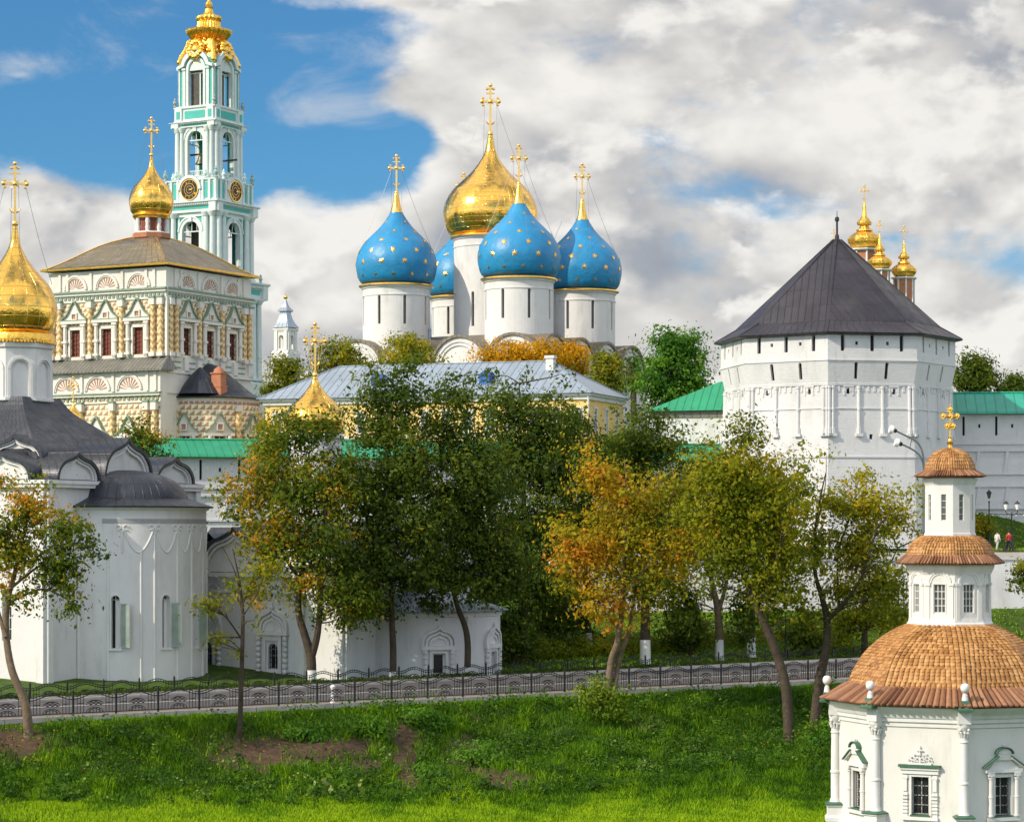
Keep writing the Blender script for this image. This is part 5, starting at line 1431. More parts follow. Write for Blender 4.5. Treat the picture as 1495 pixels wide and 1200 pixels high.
    for (a, h) in zip((8, 48, 92, 136), hol):
        uc = q(a); og = peak(uc, zf(634), 19, 27); tr.prism(cm, [(uc - 19, zf(636)), (uc + 19, zf(636))] + og[::-1], -2.6, .5)
        gr.ring(cm, peak(uc, zf(634) + .4, 20.4, 29), og, -5.5, .5); tr.fbox(cm, uc - 20, uc + 20, zf(638), zf(634), -5.5, .5)
        for sg in (-1, 1): c = uc + sg * 14; tr.tube([cm(c, zf(700), -2.4), cm(c, zf(638), -2.4)], 2.8, 8); a2, b2 = sorted((uc + sg * 8, uc + sg * 10.5)); tr.fbox(cm, a2, b2, zf(668), zf(636), -1.6, .5)
        sh.fbox(cm, uc - 3.2, uc + 3.2, zf(629), zf(621), -3.4, .5)
        tr.ring(cm, [(uc - 5, zf(630.5)), (uc - 5, zf(619)), (uc + 5, zf(619)), (uc + 5, zf(630.5))], [(uc - 3.3, zf(629)), (uc - 3.3, zf(621)), (uc + 3.3, zf(621)), (uc + 3.3, zf(629))], -4.6, .5, closed=True)
        window(cm, h, 4.4, ao, [M['white_trim'], M['red_frame']], k, 2, 3, 1.2)
    for a in (-2, 70, 114):
        p = cm(q(a), 0, -1.5); c = MB(); c.tube([(p[0], p[1], -40), (p[0], p[1], zf(600))], 4.2, 10); c.build('carved_column', M['vine_column'], ao, k)
        tr.fbox(cm, q(a) - 5, q(a) + 5, zf(602), zf(594), -6, .5)
    rf = MB()
    rf.lathe([(R + 6, zf(583)), (R + 6.5, zf(581.5)), (R - 8, zf(574)), (R * .62, zf(558)), (R * .34, zf(541)), (4, zf(529))], 28, cx, cy, smooth=True)
    rf.lathe([(34, zf(577)), (26, zf(566)), (12, zf(548)), (2, zf(538))], 16, cx + 18, cy - 46, smooth=True)
    rf.build('apse_roof', M['dark_roof'], ao, k)
    ch = MB()
    for (a, b, y0, y1) in ((9, 8, 580, 566), (8, 7, 566, 548)): ch.box(cx + 46 - a, cx + 46 + a, cy - 40 - b, cy - 40 + b, zf(y0), zf(y1))
    ch.box(cx + 36.5, cx + 55.5, cy - 48.5, cy - 31.5, zf(567), zf(564.5)); ch.box(cx + 36.5, cx + 55.5, cy - 48.5, cy - 31.5, zf(548), zf(546))
    ch.lathe([(8, zf(546)), (6.5, zf(541)), (2, zf(537.5)), (.5, zf(536))], 12, cx + 46, cy - 40)
    ch.build('chimney', M['red_brick'], t, k)
    tr.merge(sh, 1); tr.merge(gr, 2); tr.build('trim', [M['cream_trim'], M['shell_red'], M['green_trim']], t, k)
    # roof, drum, dome
    r = MB(); pr = spline([(113, B + 380), (104, B + 383), (84, B + 396), (66, B + 409), (49, B + 420), (30, B + 428.5), (10, B + 435)], 4)
    r.lathe(pr, 4, apoth=True, smooth=True)
    ro = r.build('roof', M['bronze_roof'], t, k, sharp=30)
    e = MB()
    e.lathe([(110, B + 377.5), (113.3, B + 378), (113.6, B + 380.4), (112, B + 381.2)], 4, apoth=True, smooth=False, cap=False)
    e.lathe([(100, B + 379), (110, B + 377.5)], 4, apoth=True, smooth=False, cap=False)
    for i in range(4):
        a = R_(45 + 90 * i); e.tube([(sin(a) * p[0] * 1.414, -cos(a) * p[0] * 1.414, p[1] + .6) for p in pr[::3]], .9, 5)
    e.build('gilded_eave', M['gold_trim'], ro, k)
    d = MB(); d.lathe([(26, B + 431), (26, B + 438), (19, B + 440), (19, B + 460)], 8, apoth=True, smooth=False)
    do = d.build('drum', M['red_brick'], t, k)
    dc = MB()
    for i in range(8):
        a = R_(45 * i + 22.5)
        dc.lathe([(3.6, B + 437), (3.6, B + 440), (2.6, B + 441), (3.4, B + 446), (2.4, B + 450), (3.4, B + 455), (2.6, B + 459), (3.6, B + 460)], 8, sin(a) * 22, -cos(a) * 22)
    dc.lathe([(24, B + 437), (25, B + 438.5), (24, B + 440)], 8, apoth=True, smooth=False)
    dc.build('drum_columns', M['white_trim'], do, k)
    g = MB(); g.lathe([(21, B + 459), (25, B + 460), (27.5, B + 463), (27.5, B + 465), (24, B + 466)], 24); g.build('drum_cornice', M['gold_trim'], do, k)
    for i in range(8): dv = MB(); dv.fbox(pmap(45 * i, 19), -3.2, 3.2, B + 442, B + 458, -.4, 1); dv.build('drum_window', M['red_frame'], do, k)
    g = MB(); g.lathe([(25, B + 465)] + onion(32.5, B + 466, 86), 44); go = g.build('golden_dome', M['gold'], t, k)
    cross(go, 0, 0, B + 551, 56, 9.5, M['cross_gold'], k, 37)
    for sx, sy in ((-1, -1), (1, -1), (1, 1), (-1, 1)): wire((sx * 4, sy * 3, B + 590), (sx * 21, sy * 21, B + 492), .2, go, M['chain'], k)
refectory()

# ------------------------------------------------------------------ yellow house
def yellow_house():
    D = 248.0; k = D / FPX; py0 = 720
    t = thing('yellow_house', 'long yellow house with a pale seamed metal roof, half hidden behind the dark trees', 'house', W(858, py0, D), -20)
    B = py0 - HY; E = B + 206; L, Dp = 520, 172
    w = MB(); hf = []
    n = 15
    for i in range(n):
        u = -L / 2 + L * (i + .6) / n; hf.append((u - 5.5, u + 5.5, E - 53, E - 24))
    fm = pmap(0, 0, -L / 2, 0); w.wall(fm, -L / 2, L / 2, -60, E, hf, 3)
    hr = [(u - 6, u + 6, E - 54, E - 22) for u in (-50, 2, 54)]
    fr = pmap(90, 0, 0, Dp / 2); w.wall(fr, -Dp / 2, Dp / 2, -60, E, hr, 3)
    w.wall(pmap(180, 0, -L / 2, Dp), -L / 2, L / 2, -60, E); w.wall(pmap(-90, 0, -L, Dp / 2), -Dp / 2, Dp / 2, -60, E)
    w.build('wall', M['yellow_wall'], t, k)
    for h in hf: window(fm, h, 2.6, t, [M['white_trim'], M['glass_grey']], k, 2, 3, 1.1)
    for h in hr: window(fr, h, 2.0, t, [M['white_trim'], M['white_trim'] if h[0] > -40 and h[0] < 20 else M['glass_pale']], k, 2, 3, 1.1)
    tr = MB()
    for y0, y1, o in ((E - 9, E - 3, 3), (E - 3, E, 7)): tr.box(-L - o, o, -o, Dp + o, y0, y1)
    for h in hf:
        tr.fbox(fm, h[0] - 2.5, h[0], h[2] - 2, h[3] + 2, -.8, .5); tr.fbox(fm, h[1], h[1] + 2.5, h[2] - 2, h[3] + 2, -.8, .5)
        tr.fbox(fm, h[0] - 3, h[1] + 3, h[3] + 1, h[3] + 4, -1.6, .5); tr.fbox(fm, h[0] - 3, h[1] + 3, h[2] - 3, h[2] - .2, -1.6, .5)
    for h in hr:
        tr.fbox(fr, h[0] - 2.5, h[0], h[2] - 2, h[3] + 2, -.8, .5); tr.fbox(fr, h[1], h[1] + 2.5, h[2] - 2, h[3] + 2, -.8, .5)
        tr.fbox(fr, h[0] - 3, h[1] + 3, h[3] + 1, h[3] + 4, -1.6, .5)
    tr.fbox(fm, -L / 2, L / 2, E - 62, E - 58, -1.5, .5)
    tr.build('cornice', M['white_trim'], t, k)
    r = MB(); o = 10; ze = E + .3; zr = E + 54; ins = 86
    c = [(-L - o, -o, ze), (o, -o, ze), (o, Dp + o, ze), (-L - o, Dp + o, ze)]; p = [(-L + ins, Dp / 2, zr), (-ins, Dp / 2, zr)]
    sl = sqrt((Dp / 2 + o) ** 2 + 54 ** 2); se = sqrt((ins + o) ** 2 + 54 ** 2)
    def rf(q, ax):
        r.face(q, 0, False, [((a[0], a[1]) if ax == 0 else (a[1], a[0])) for a in q])
    rf([c[0], c[1], p[1], p[0]], 0); rf([c[1], c[2], p[1]], 1); rf([c[2], c[3], p[0], p[1]], 0); rf([c[3], c[0], p[0]], 1)
    r.face([(a, b, zz - .25) for a, b, zz in c[::-1]])
    for a, b in ((c[0], p[0]), (c[1], p[1]), (c[2], p[1]), (c[3], p[0]), (p[0], p[1])): r.tube([(a[0], a[1], a[2] + .6), (b[0], b[1], b[2] + .6)], 1.1, 5)
    ro = r.build('roof', M['zinc_roof'], t, k)
    for x in (-345, -170):
        d = MB(); y = 22; zz = ze + 20
        d.box(x - 8, x + 8, y, y + 44, zz - 6, zz + 10)
        d.prism(lambda u, v, dd: (x + u, y - 1.5 + dd, v), [(-10, zz + 10), (10, zz + 10), (0, zz + 18)], 0, 46)
        do = d.build('dormer', M['blue_paint'], ro, k)
    ch = MB(); ch.box(-86, -74, Dp / 2 - 26, Dp / 2 - 14, zr - 22, zr + 3); ch.box(-87.5, -72.5, Dp / 2 - 27.5, Dp / 2 - 12.5, zr + 3, zr + 7)
    ch.build('chimney', M['white_trim'], ro, k)
    dp = MB(); dp.tube([(2, -4, E - 2), (2, -3, E - 8), (3, -2, -40)], 1.5, 6); dp.build('drainpipe', M['white_trim'], t, k)
yellow_house()

def far_turret():
    D = 480.0; k = D / FPX; py0 = 600
    t = thing('gate_turret', 'small far white turret with grey roof and gold ball, right of the bell tower', 'turret', W(417, py0, D), -30)
    z = lambda py: py0 - py
    w = MB()
    for i in range(4): w.wall(pmap(90 * i, 11.5), -11.5, 11.5, z(512), z(481), [(-4, 4, z(510), z(490), True)], 4, back=True)
    w.lathe([(15, -40), (15, z(516)), (14, z(513)), (11, z(512))], 4, apoth=True, smooth=False)
    w.lathe([(11.5, z(486)), (13.5, z(482)), (13.5, z(480)), (8, z(479))], 4, apoth=True, smooth=False)
    for i in range(4):
        fm = pmap(90 * i, 11.5)
        for sg in (-1, 1): w.fbox(fm, sg * 8.5 - 2.4, sg * 8.5 + 2.4, z(512), z(482), -1.5, .5)
    w.build('wall', M['white_trim'], t, k)
    r = MB(); r.lathe(spline([(14.5, z(479)), (9, z(470)), (6.2, z(461)), (5.6, z(456))], 3) + [(8, z(455)), (8, z(453)), (4.5, z(449)), (2.4, z(444)), (1.4, z(438))], 4, apoth=True, smooth=False)
    ro = r.build('roof', M['zinc_roof'], t, k)
    g = MB(); g.ball((0, 0, z(434)), 3.2, 12); g.tube([(0, 0, z(440)), (0, 0, z(428))], .5, 5); g.build('gold_ball', M['gold_trim'], ro, k)
far_turret()

def small_cupola():
    D = 236.0; k = D / FPX; py0 = 700
    t = thing('small_chapel', 'little chapel whose tiny golden cupola peeps over the dark lead church roof', 'chapel', W(107, py0, D), -30)
    z = lambda py: py0 - py
    w = MB(); w.box(-24, 24, -24, 24, -40, z(655)); w.build('wall', M['whitewash_smooth'], t, k)
    r = MB(); r.lathe([(28, z(656)), (26, z(650)), (8, z(632))], 4, apoth=True, smooth=False); r.build('roof', M['green_roof'], t, k)
    d = MB(); d.lathe([(7, z(640)), (7, z(619))], 16); d.build('drum', M['white_trim'], t, k)
    g = MB(); g.lathe([(9, z(620))] + onion(13, z(618), 33), 28); go = g.build('golden_dome', M['gold_trim'], t, k)
    cross(go, 0, 0, z(587), 36, 7, M['cross_gold'], k, 30)
small_cupola()

# ------------------------------------------------------------------ the two white churches beside the road
def gable_arch(mb_w, mb_d, fm, uc, v, w, h, back, rings=2, hood=4.5):
    """keel-arched gable: white stepped face under a dark metal hood that runs back into the roof"""
    o = ogee(uc, v, w, h); hd = ogee(uc, v - 1, w + hood, h + hood * 1.5)
    mb_d.ring(fm, hd, o, -7, back)
    mb_w.prism(fm, o, 1.5, back * .8)
    for i in range(rings):
        f0, f1 = 1 - .10 * i, 1 - .10 * (i + 1) + .03
        mb_w.ring(fm, ogee(uc, v, w * f0, h * f0), ogee(uc, v, w * f1, h * f1), -4 + i * 1.5, 2)

def near_church():
    D = 170.0; k = D / FPX; py0 = 985
    t = thing('apse_church', 'white church with dark lead roof, tall rounded apse and big golden onion dome', 'church', W(22, py0, D), -25.1)
    B = py0 - HY; H = 192
    wt = B + 72                                                       # wall top
    w, d, tr = MB(), MB(), MB()
    for i in range(4):
        fm = pmap(90 * i, H)
        w.wall(fm, -H, H, -50, wt, [(uc - 8, uc + 8, 60, 130, True) for uc in (-128, 0, 128)] if i in (0, 3) else [], 8)
        for uc in (-186, -64, 64, 186): tr.fbox(fm, uc - 6, uc + 6, -50, wt - 8, -5, 1)
        tr.fbox(fm, -H - 3, H + 3, wt - 8, wt - 3, -7, 1); tr.fbox(fm, -H - 5, H + 5, wt - 3, wt + 2, -9, 1)
    w.build('wall', M['whitewash_smooth'], t, k)
    for uc in (-128, 0, 128):
        for i in (0, 3): window(pmap(90 * i, H), (uc - 8, uc + 8, 60, 130, True), 7, t, [M['white_trim'], M['glass_dark']], k, 2, 4, 1.2)
    for i in range(4):
        fm = pmap(90 * i, H)
        for uc, ww, hh in ((-122, 46, 36), (122, 46, 36)): gable_arch(tr, d, fm, uc, wt, ww, hh, 95)
        gable_arch(tr, d, fm, 0, wt + 2, 56, 58, 110)
        if i == 0: gable_arch(tr, d, pmap(0, H - 60), 100, wt + 26, 44, 36, 70, 2)
    # main roof: steep hipped lead sheets with sharp folds up to the drum
    pr = spline([(H + 6, wt + 2), (H - 30, wt + 14), (130, wt + 48), (86, wt + 84), (60, wt + 106), (47, wt + 126)], 3)
    d.lathe(pr, 4, apoth=True, smooth=False)
    for i in range(0):
        a = R_(45 * i); R0, R1 = (52, 96) if i % 2 == 0 else (58, 120)
        d.tube([(sin(a) * R0, -cos(a) * R0, wt + 124), (sin(a) * R1, -cos(a) * R1, wt + 86)], [3, 2], 5)
        q = lambda R, zz, b=0: (sin(a + b) * R, -cos(a + b) * R, zz)
        d.face([q(56, wt + 128), q(66, wt + 96, -.42), q(100, wt + 72)]); d.face([q(56, wt + 128), q(100, wt + 72), q(66, wt + 96, .42)])
    tr.build('gable', M['white_trim'], t, k); d.build('roof', M['dark_roof'], t, k)
    # rounded apse on the shaded side
    R = 118; cx, cy = H - 4, 0; cm = cmap(R, cx, cy); q = lambda deg: R_(deg) * R
    zf = lambda py: B + (HY - py) / 1.045
    ap, o = MB(), MB(); et = zf(741)
    hs = [(q(a) - 6.0, q(a) + 6.0, zf(945), zf(868), True) for a in (29, 64, 92, 128)]
    ap.wall(cm, q(-8), q(188), -50, et, hs, 7, du=4.5)
    ao = ap.build('apse_wall', M['whitewash_smooth'], t, k)
    for a in (3, 24, 46, 55.5, 73.5, 87.5, 104, 120, 140, 160): o.tube([cm(q(a), -50, -.2), cm(q(a), zf(806), -.2)], 1.9, 8)
    for a0, a1 in zip((33.5, 55.5, 73.5, 87.5, 104), (55.5, 73.5, 87.5, 104, 120)):
        n = 14; m_ = (a0 + a1) / 2
        pts = [(q(a0 + (a1 - a0) * i / n), zf(806) + 36 * abs(2 * i / n - 1) ** 1.8 ) for i in range(n + 1)]
        o.tube([cm(u, v - 0, -.3) for u, v in pts], 1.25, 6)
        for a_ in (a0,):
            o.tube([cm(q(a_), zf(806), -.3), cm(q(a_), zf(776), -.3)], 1.4, 6)
            for sg in (-1, 1): o.tube([cm(q(a_) + sg * (5 + 3.4 * cos(b)), zf(770) + 3.4 * sin(b), -.8) for b in np.linspace(0, 5.4, 9)], 1.0, 5)
    o.lathe([(R, et - 4), (R + 3, et - 3), (R + 5, et), (R, et + 1)], 48, cx, cy, a0=R_(-8), a1=R_(188), cap=False)
    o.build('relief', M['white_trim'], ao, k)
    bd = MB(); bd.wall(cm, q(20), q(188), zf(764), zf(757.5), [], 1, du=4.5)
    bd.v = [(cx + (a - cx) * 1.004, cy + (b - cy) * 1.004, c) for a, b, c in bd.v]
    bd.build('grey_band', M['grey_band'], ao, k)
    cr = MB(); cr.lathe([(R + 10, et), (R + 11, et + 2), (R - 8, et + 8), (R - 30, et + 16), (R - 56, et + 27), (R - 88, et + 36), (2, et + 40)], 40, cx, cy, cap=True)
    cr.lathe(spline([(90, et + 6), (85, et + 22), (70, et + 38), (46, et + 48), (20, et + 53), (2, et + 54)], 3), 32, cx + 8, cy - 4, cap=False)
    cr.build('apse_roof', M['dark_roof'], ao, k)
    for a, h in zip((29, 64, 92, 128), hs):
        f = MB(); uc = q(a); f.ring(cm, [(uc - 8, h[2])] + arc(uc, h[3] - 6, 8, 10) + [(uc + 8, h[2])], [(uc - 6, h[2])] + arc(uc, h[3] - 6, 6, 10) + [(uc + 6, h[2])], -1, .5)
        f.fbox(cm, uc - 9, uc + 9, h[2] - 2.5, h[2], -2.5, .5); wo = window(cm, h, 6.5, ao, [M['white_trim'], M['dark_void']], k, 2, 1, .9)
        f.build('window_surround', M['white_trim'], wo, k)
        cu = MB()                                                       # lace curtain just behind
        cu.wall(cm, uc + .6, uc + 5.4, h[2] + 1, h[3] - 7, [], 1, du=1.2); cu.v = [(cx + (a_ - cx) * .953, cy + (b_ - cy) * .953, c) for a_, b_, c in cu.v]
        cu.build('curtain', M['white_trim'], wo, k)
        # casement standing open
        p = np.array(cm(uc + 7, 0, -2)); al = R_(a + 36); dirv = np.array((cos(R_(a - 24)), sin(R_(a - 24))))
        fc = lambda u, v, dd: (p[0] + dirv[0] * u + dirv[1] * dd, p[1] + dirv[1] * u - dirv[0] * dd, v)
        cs = MB(); z0, z1 = h[2] + 2, h[3] - 11
        cs.ring(fc, [(0, z0), (15, z0), (15, z1), (0, z1)], [(1.2, z0 + 1.2), (13.8, z0 + 1.2), (13.8, z1 - 1.2), (1.2, z1 - 1.2)], -.6, .6, 0, closed=True)
        cs.fbox(fc, 1.2, 13.8, z0 + 1.2, z1 - 1.2, -.15, .15, 1)
        cs.build('open_casement', [M['white_trim'], M['glass_pale']], ao, k)
    # drum with niches, lace cornice, dome
    d2 = MB(); A8 = 50.5; zb, ztop = wt + 84, B + 277
    hn = [(-12, 12, B + 198, B + 250, True)]; hp = [(-13, 13, B + 178, B + 192)]
    for i in range(8):
        fm = pmap(45 * i, A8); hw = A8 * math.tan(pi / 8)
        d2.wall(fm, -hw, hw, zb, ztop, hn + hp, 3)
        for h in hn + hp: d2.face([fm(h[0], h[2], 2.9), fm(h[1], h[2], 2.9), fm(h[1], h[3], 2.9), fm(h[0], h[3], 2.9)])
        d2.ring(fm, arc(0, B + 238, 18, 12), arc(0, B + 238, 14.5, 12), -2, .5)
        for sg in (-1, 1): d2.fbox(fm, sg * 16 - 2, sg * 16 + 2, B + 196, B + 238, -1.6, .5)
        d2.fbox(fm, -hw - 1, hw + 1, B + 193, B + 197, -2.6, .5); d2.fbox(fm, -hw - 1, hw + 1, B + 170, B + 174, -2.6, .5)
    d2.lathe([(A8, B + 268), (A8 + 3, B + 270), (A8 + 4, B + 276), (A8, B + 278)], 8, apoth=True, smooth=False, cap=False)
    do = d2.build('drum', M['white_trim'], t, k)
    lc = MB(); lc.lathe([(A8 + 3, B + 276), (A8 + 7, B + 279), (A8 + 8, B + 286), (A8 + 5, B + 291), (A8 - 4, B + 292)], 96, vary=lambda a, zz: 1 + .012 * sin(a * 48))
    for i in range(72):
        a = 2 * pi * i / 72; lc.ball((sin(a) * (A8 + 8), -cos(a) * (A8 + 8), B + 277.5), 1.9, 6)
    lc.build('gilded_cornice', M['gold_ornate'], do, k)
    g = MB(); g.lathe([(46, B + 290)] + onion(61, B + 291, 160), 64); go = g.build('golden_dome', M['gold'], t, k)
    cross(go, 0, 0, B + 449, 92, 17, M['cross_gold'], k, 36.5, t=1.7)
    for sx, sy in ((-1, -1), (1, -1), (1, 1), (-1, 1)): wire((sx * 12, sy * 8, B + 512), (sx * 38, sy * 38, B + 366), .35, go, M['chain'], k)
near_church()

def road_church():
    D = 178.2; k = D / FPX; py0 = 985
    t = thing('low_church', 'white church with a low rounded east end and small golden dome among the treetops', 'church', W(460, py0, D), -31.9)
    B = py0 - HY; H = 187
    zf = lambda py: B + (HY - py) / 1.05
    w, tr, d = MB(), MB(), MB(); wt = zf(838)
    hN = (-6, 10, zf(975), zf(938), True)                              # ornate window on the long side
    un = lambda px: (px - 460 + .595 * H) / .804                       # photo column to distance along the long side, at its middle
    uw = 66; hole = [(uw - 8, uw + 8, zf(975), zf(938), True), (uw - 124, uw - 108, zf(975), zf(938), True)]
    for i in range(4):
        fm = pmap(90 * i, H)
        w.wall(fm, -H, H, -50, wt, hole if i == 0 else [], 8)
        for uc in (-180, -62, 62 + 52, 180): tr.fbox(fm, uc - 7, uc + 7, -50, wt - 6, -4.5, 1)
        tr.fbox(fm, -H - 3, H + 3, wt - 26, wt - 22, -4, 1); tr.fbox(fm, -H - 4, H + 4, wt - 4, wt + 2, -7, 1)
        for u in np.arange(-H + 6, H, 13):                              # arcaded frieze
            tr.ring(fm, arc(u, wt - 18, 5.6, 8), arc(u, wt - 18, 3.4, 8), -3.4, .5); tr.fbox(fm, u - 5.6, u - 3.6, wt - 22, wt - 18, -3, .5)
        for uc, hh in ((-125, 52), (0, 60), (125, 52)): gable_arch(tr, d, fm, uc, wt, 56, hh, 90)
    w.build('wall', M['whitewash_smooth'], t, k)
    fm = pmap(0, H)
    for h in hole:
        uc = (h[0] + h[1]) / 2; s = MB()
        s.ring(fm, [(uc - 16, zf(982)), (uc - 16, zf(926)), (uc + 16, zf(926)), (uc + 16, zf(982))], [(uc - 11, zf(978)), (uc - 11, zf(934)), (uc + 11, zf(934)), (uc + 11, zf(978))], -3, .5, closed=True)
        s.fbox(fm, uc - 28, uc + 28, zf(926), zf(920), -6.5, .5); s.fbox(fm, uc - 28, uc + 28, zf(988), zf(983), -6, .5)
        for sg in (-1, 1):
            for j in range(7): s.ball(fm(uc + sg * 23, zf(979 - j * 8), -3), 4.2, 8)
        for f, dd in ((1, -5), (.8, -3.6), (.6, -2.4)): s.ring(fm, ogee(uc, zf(920), 27 * f, 32 * f), ogee(uc, zf(920), 27 * f - 3.4, 32 * f - 4), dd, .5)
        s.prism(fm, ogee(uc, zf(920), 24, 28), -.8, .5)
        s.ball(fm(uc, zf(886), -3), 3.4, 8); s.tube([fm(uc, zf(890), -3), fm(uc, zf(878), -3)], [2.4, .8], 6)
        wo = window(fm, h, 7, t, [M['white_trim'], M['dark_void']], k, 2, 3, 1.0); s.build('window_surround', M['white_trim'], wo, k)
        g = MB()
        for u in np.linspace(uc - 7, uc + 7, 5): g.tube([fm(u, zf(975), 3), fm(u, zf(941), 3)], .5, 4)
        for v in np.linspace(zf(972), zf(945), 5): g.tube([fm(uc - 8, v, 3), fm(uc + 8, v, 3)], .5, 4)
        g.build('grille', M['iron'], wo, k)
    d.lathe([(H + 2, wt + 1), (H - 40, wt + 24), (110, wt + 52), (40, wt + 74)], 4, apoth=True, smooth=False)
    tr.build('gable', M['white_trim'], t, k); d.build('roof', M['dark_roof'], t, k)
    # low rounded east end under a pale sheet-metal roof
    R = 112; cx, cy = H, 0; cm = cmap(R, cx, cy); q = lambda deg: R_(deg) * R
    zc = lambda py: B + (HY - py) / 1.058
    et = zc(893); ap, o = MB(), MB(); lo = 36.5
    hs = [(q(10 + lo) - 9, q(10 + lo) + 9, zc(984), zc(953)), (q(61 + lo) - 9, q(61 + lo) + 9, zc(984), zc(953), True)]
    ap.wall(cm, q(-20), q(200), -50, et, hs, 7, du=5)
    ao = ap.build('apse_wall', M['whitewash_smooth'], t, k)
    for h in hs:
        uc = (h[0] + h[1]) / 2
        o.ring(cm, [(uc - 13, zc(1000)), (uc - 13, zc(948)), (uc + 13, zc(948)), (uc + 13, zc(1000))], [(uc - 9, zc(1000)), (uc - 9, zc(953)), (uc + 9, zc(953)), (uc + 9, zc(1000))], -2.5, .5)
        for sg in (-1, 1):
            for j in range(7): o.tube([cm(uc + sg * 19, zc(998 - j * 7.4), -2.6), cm(uc + sg * 19, zc(992 - j * 7.4), -2.6)], 3.6, 8)
        o.fbox(cm, uc - 24, uc + 24, zc(948), zc(942), -5.5, .5, nu=3)
        for f, dd in ((1, -5), (.78, -3.4), (.56, -2)): o.ring(cm, ogee(uc, zc(942), 24 * f, 27 * f), ogee(uc, zc(942), 24 * f - 3.4, 27 * f - 4), dd, .5)
        o.tube([cm(uc, zc(917), -2.5), cm(uc, zc(909), -2.5)], [2.4, .8], 6)
        window(cm, h, 6.4, ao, [M['white_trim'], M['glass_dark']], k, 1, 1, 2.2)
    for a in (36.5 - 66, 36.5 + 34): o.fbox(cm, q(a) - 5, q(a) + 5, -50, et - 4, -2.6, .5)
    o.lathe([(R, et - 8), (R + 2.5, et - 7), (R + 2.5, et - 4), (R + 5, et - 1), (R, et)], 48, cx, cy, a0=R_(-20), a1=R_(200), cap=False)
    o.build('relief', M['white_trim'], ao, k)
    rf = MB(); rf.lathe([(R + 6, et - 1.6), (R + 12, et - .5), (R + 12.4, et + .8), (R - 14, et + 9), (R - 50, et + 20), (20, et + 40)], 24, cx, cy, smooth=False)
    rf.build('apse_roof', M['zinc_roof'], ao, k)
    dr = MB(); dr.lathe([(38, wt + 40), (38, B + 138), (42, B + 140), (42, B + 144), (36, B + 146)], 24); dr.build('drum', M['white_trim'], t, k)
    g = MB(); g.lathe([(36, B + 145)] + onion(44, B + 146, 92), 48); go = g.build('golden_dome', M['gold'], t, k)
    cross(go, 0, 0, B + 229, 78, 15, M['cross_gold'], k, 36.5, t=1.6)
    for sx in (-1, 1):
        for e in (.9, .5): wire((sx * 12 * .8 * e, sx * 12 * .6 * e, B + 280), (sx * 3, sx * 2, B + 240), .3, go, M['cross_gold'], k, .1)
road_church()

# ------------------------------------------------------------------ railings
def railing(label, x0, n, off, slope, ht, z0):
    """wrought fence: wave-topped panels between square posts"""
    ang = atan2(slope, 1); P = 2.5; Y = off + slope * x0
    t = thing('iron_fence', label, 'fence', (x0, Y, z0), math.degrees(ang), 'iron fences along the road')
    pb = MB()
    pb.box(-.045, .045, -.045, .045, -.1, ht + .02); pb.lathe([(.055, ht), (.06, ht + .02), (.03, ht + .04), (.045, ht + .07), (.025, ht + .10), (.005, ht + .12)], 8)
    pm_ = MB(); L = P - .09; zt = lambda x: ht - .27 + .25 * (sin(pi * x / L) ** 2 if True else 0)
    r = .021
    xs = np.linspace(0, L, 17)
    for dz in (0, -.13): pm_.tube([(x + .045, 0, zt(x) + dz) for x in xs], r * 1.2, 4, cap=False)
    pm_.tube([(.045, 0, .12), (L + .045, 0, .12)], r * 1.3, 4)
    for i in range(1, 13):
        x = L * i / 13; mid = 4 <= i <= 9
        if mid:
            pm_.tube([(x + .045, 0, zt(x) - .13), (x + .045, 0, zt(x))], r, 4, cap=False)
            pm_.tube([(x + .045, 0, .12), (x + .045, 0, .12 + .26 * sqrt(max(1 - ((x - L / 2) / .5) ** 2, 0)))], r, 4, cap=False)
        else: pm_.tube([(x + .045, 0, .12), (x + .045, 0, zt(x))], r, 4, cap=False)
    for rr, zz in ((.5, .12), (.36, .12)): pm_.tube([(L / 2 + .045 + rr * cos(a), 0, zz + rr * .55 * sin(a)) for a in np.linspace(0, pi, 11)], r, 4, cap=False)
    for rr in (.5,): pm_.tube([(L / 2 + .045 + rr * cos(a), 0, .52 + rr * .5 * sin(a)) for a in np.linspace(0, pi, 11)], r, 4, cap=False)
    for j in range(4):                                               # woven centre
        zz = .50 + j * .075; w_ = .44 - j * .05
        pm_.tube([(L / 2 + .045 + u, 0, zz + .02 * sin(u * 22 + j * pi)) for u in np.linspace(-w_, w_, 13)], r * .9, 4, cap=False)
    for i in (2, 11): pm_.tube([(L * (i - 1) / 13 + .045, 0, .62), (L * (i + 1) / 13 + .045, 0, .62)], r, 4, cap=False)
    post0 = pan0 = None
    for i in range(n):
        h = 0.0
        if i == 0:
            post0 = pb.build('post', M['iron'], t); pan0 = pm_.build('fence_panel', M['iron'], t); a, b = post0, pan0
        else: a = dup(post0, t); b = dup(pan0, t)
        a.location = (i * P, 0, h); b.location = (i * P, 0, h)
    e = dup(post0, t); e.location = (n * P, 0, 0)
railing('black wrought-iron fence on the pale kerb at the top of the grassy bank', -31.0, 37, 146.02, .74, 1.26, .13)
railing('black wrought-iron fence across the road, before the white churches and the park', -34.0, 34, 169.2, .86, 1.24, -.42)

def bollard():
    x, y = W(486, 1030, 140)[:2]
    t = thing('bollard', 'short white bollard behind the near iron fence, below the forked tree', 'bollard', (x, y, 0))
    m = MB(); m.lathe([(.16, -.05), (.16, .1), (.12, .14), (.11, .85), (.15, .9), (.15, .98), (.08, 1.06), (.01, 1.08)], 14); m.build('post', M['limewash'], t)
bollard()

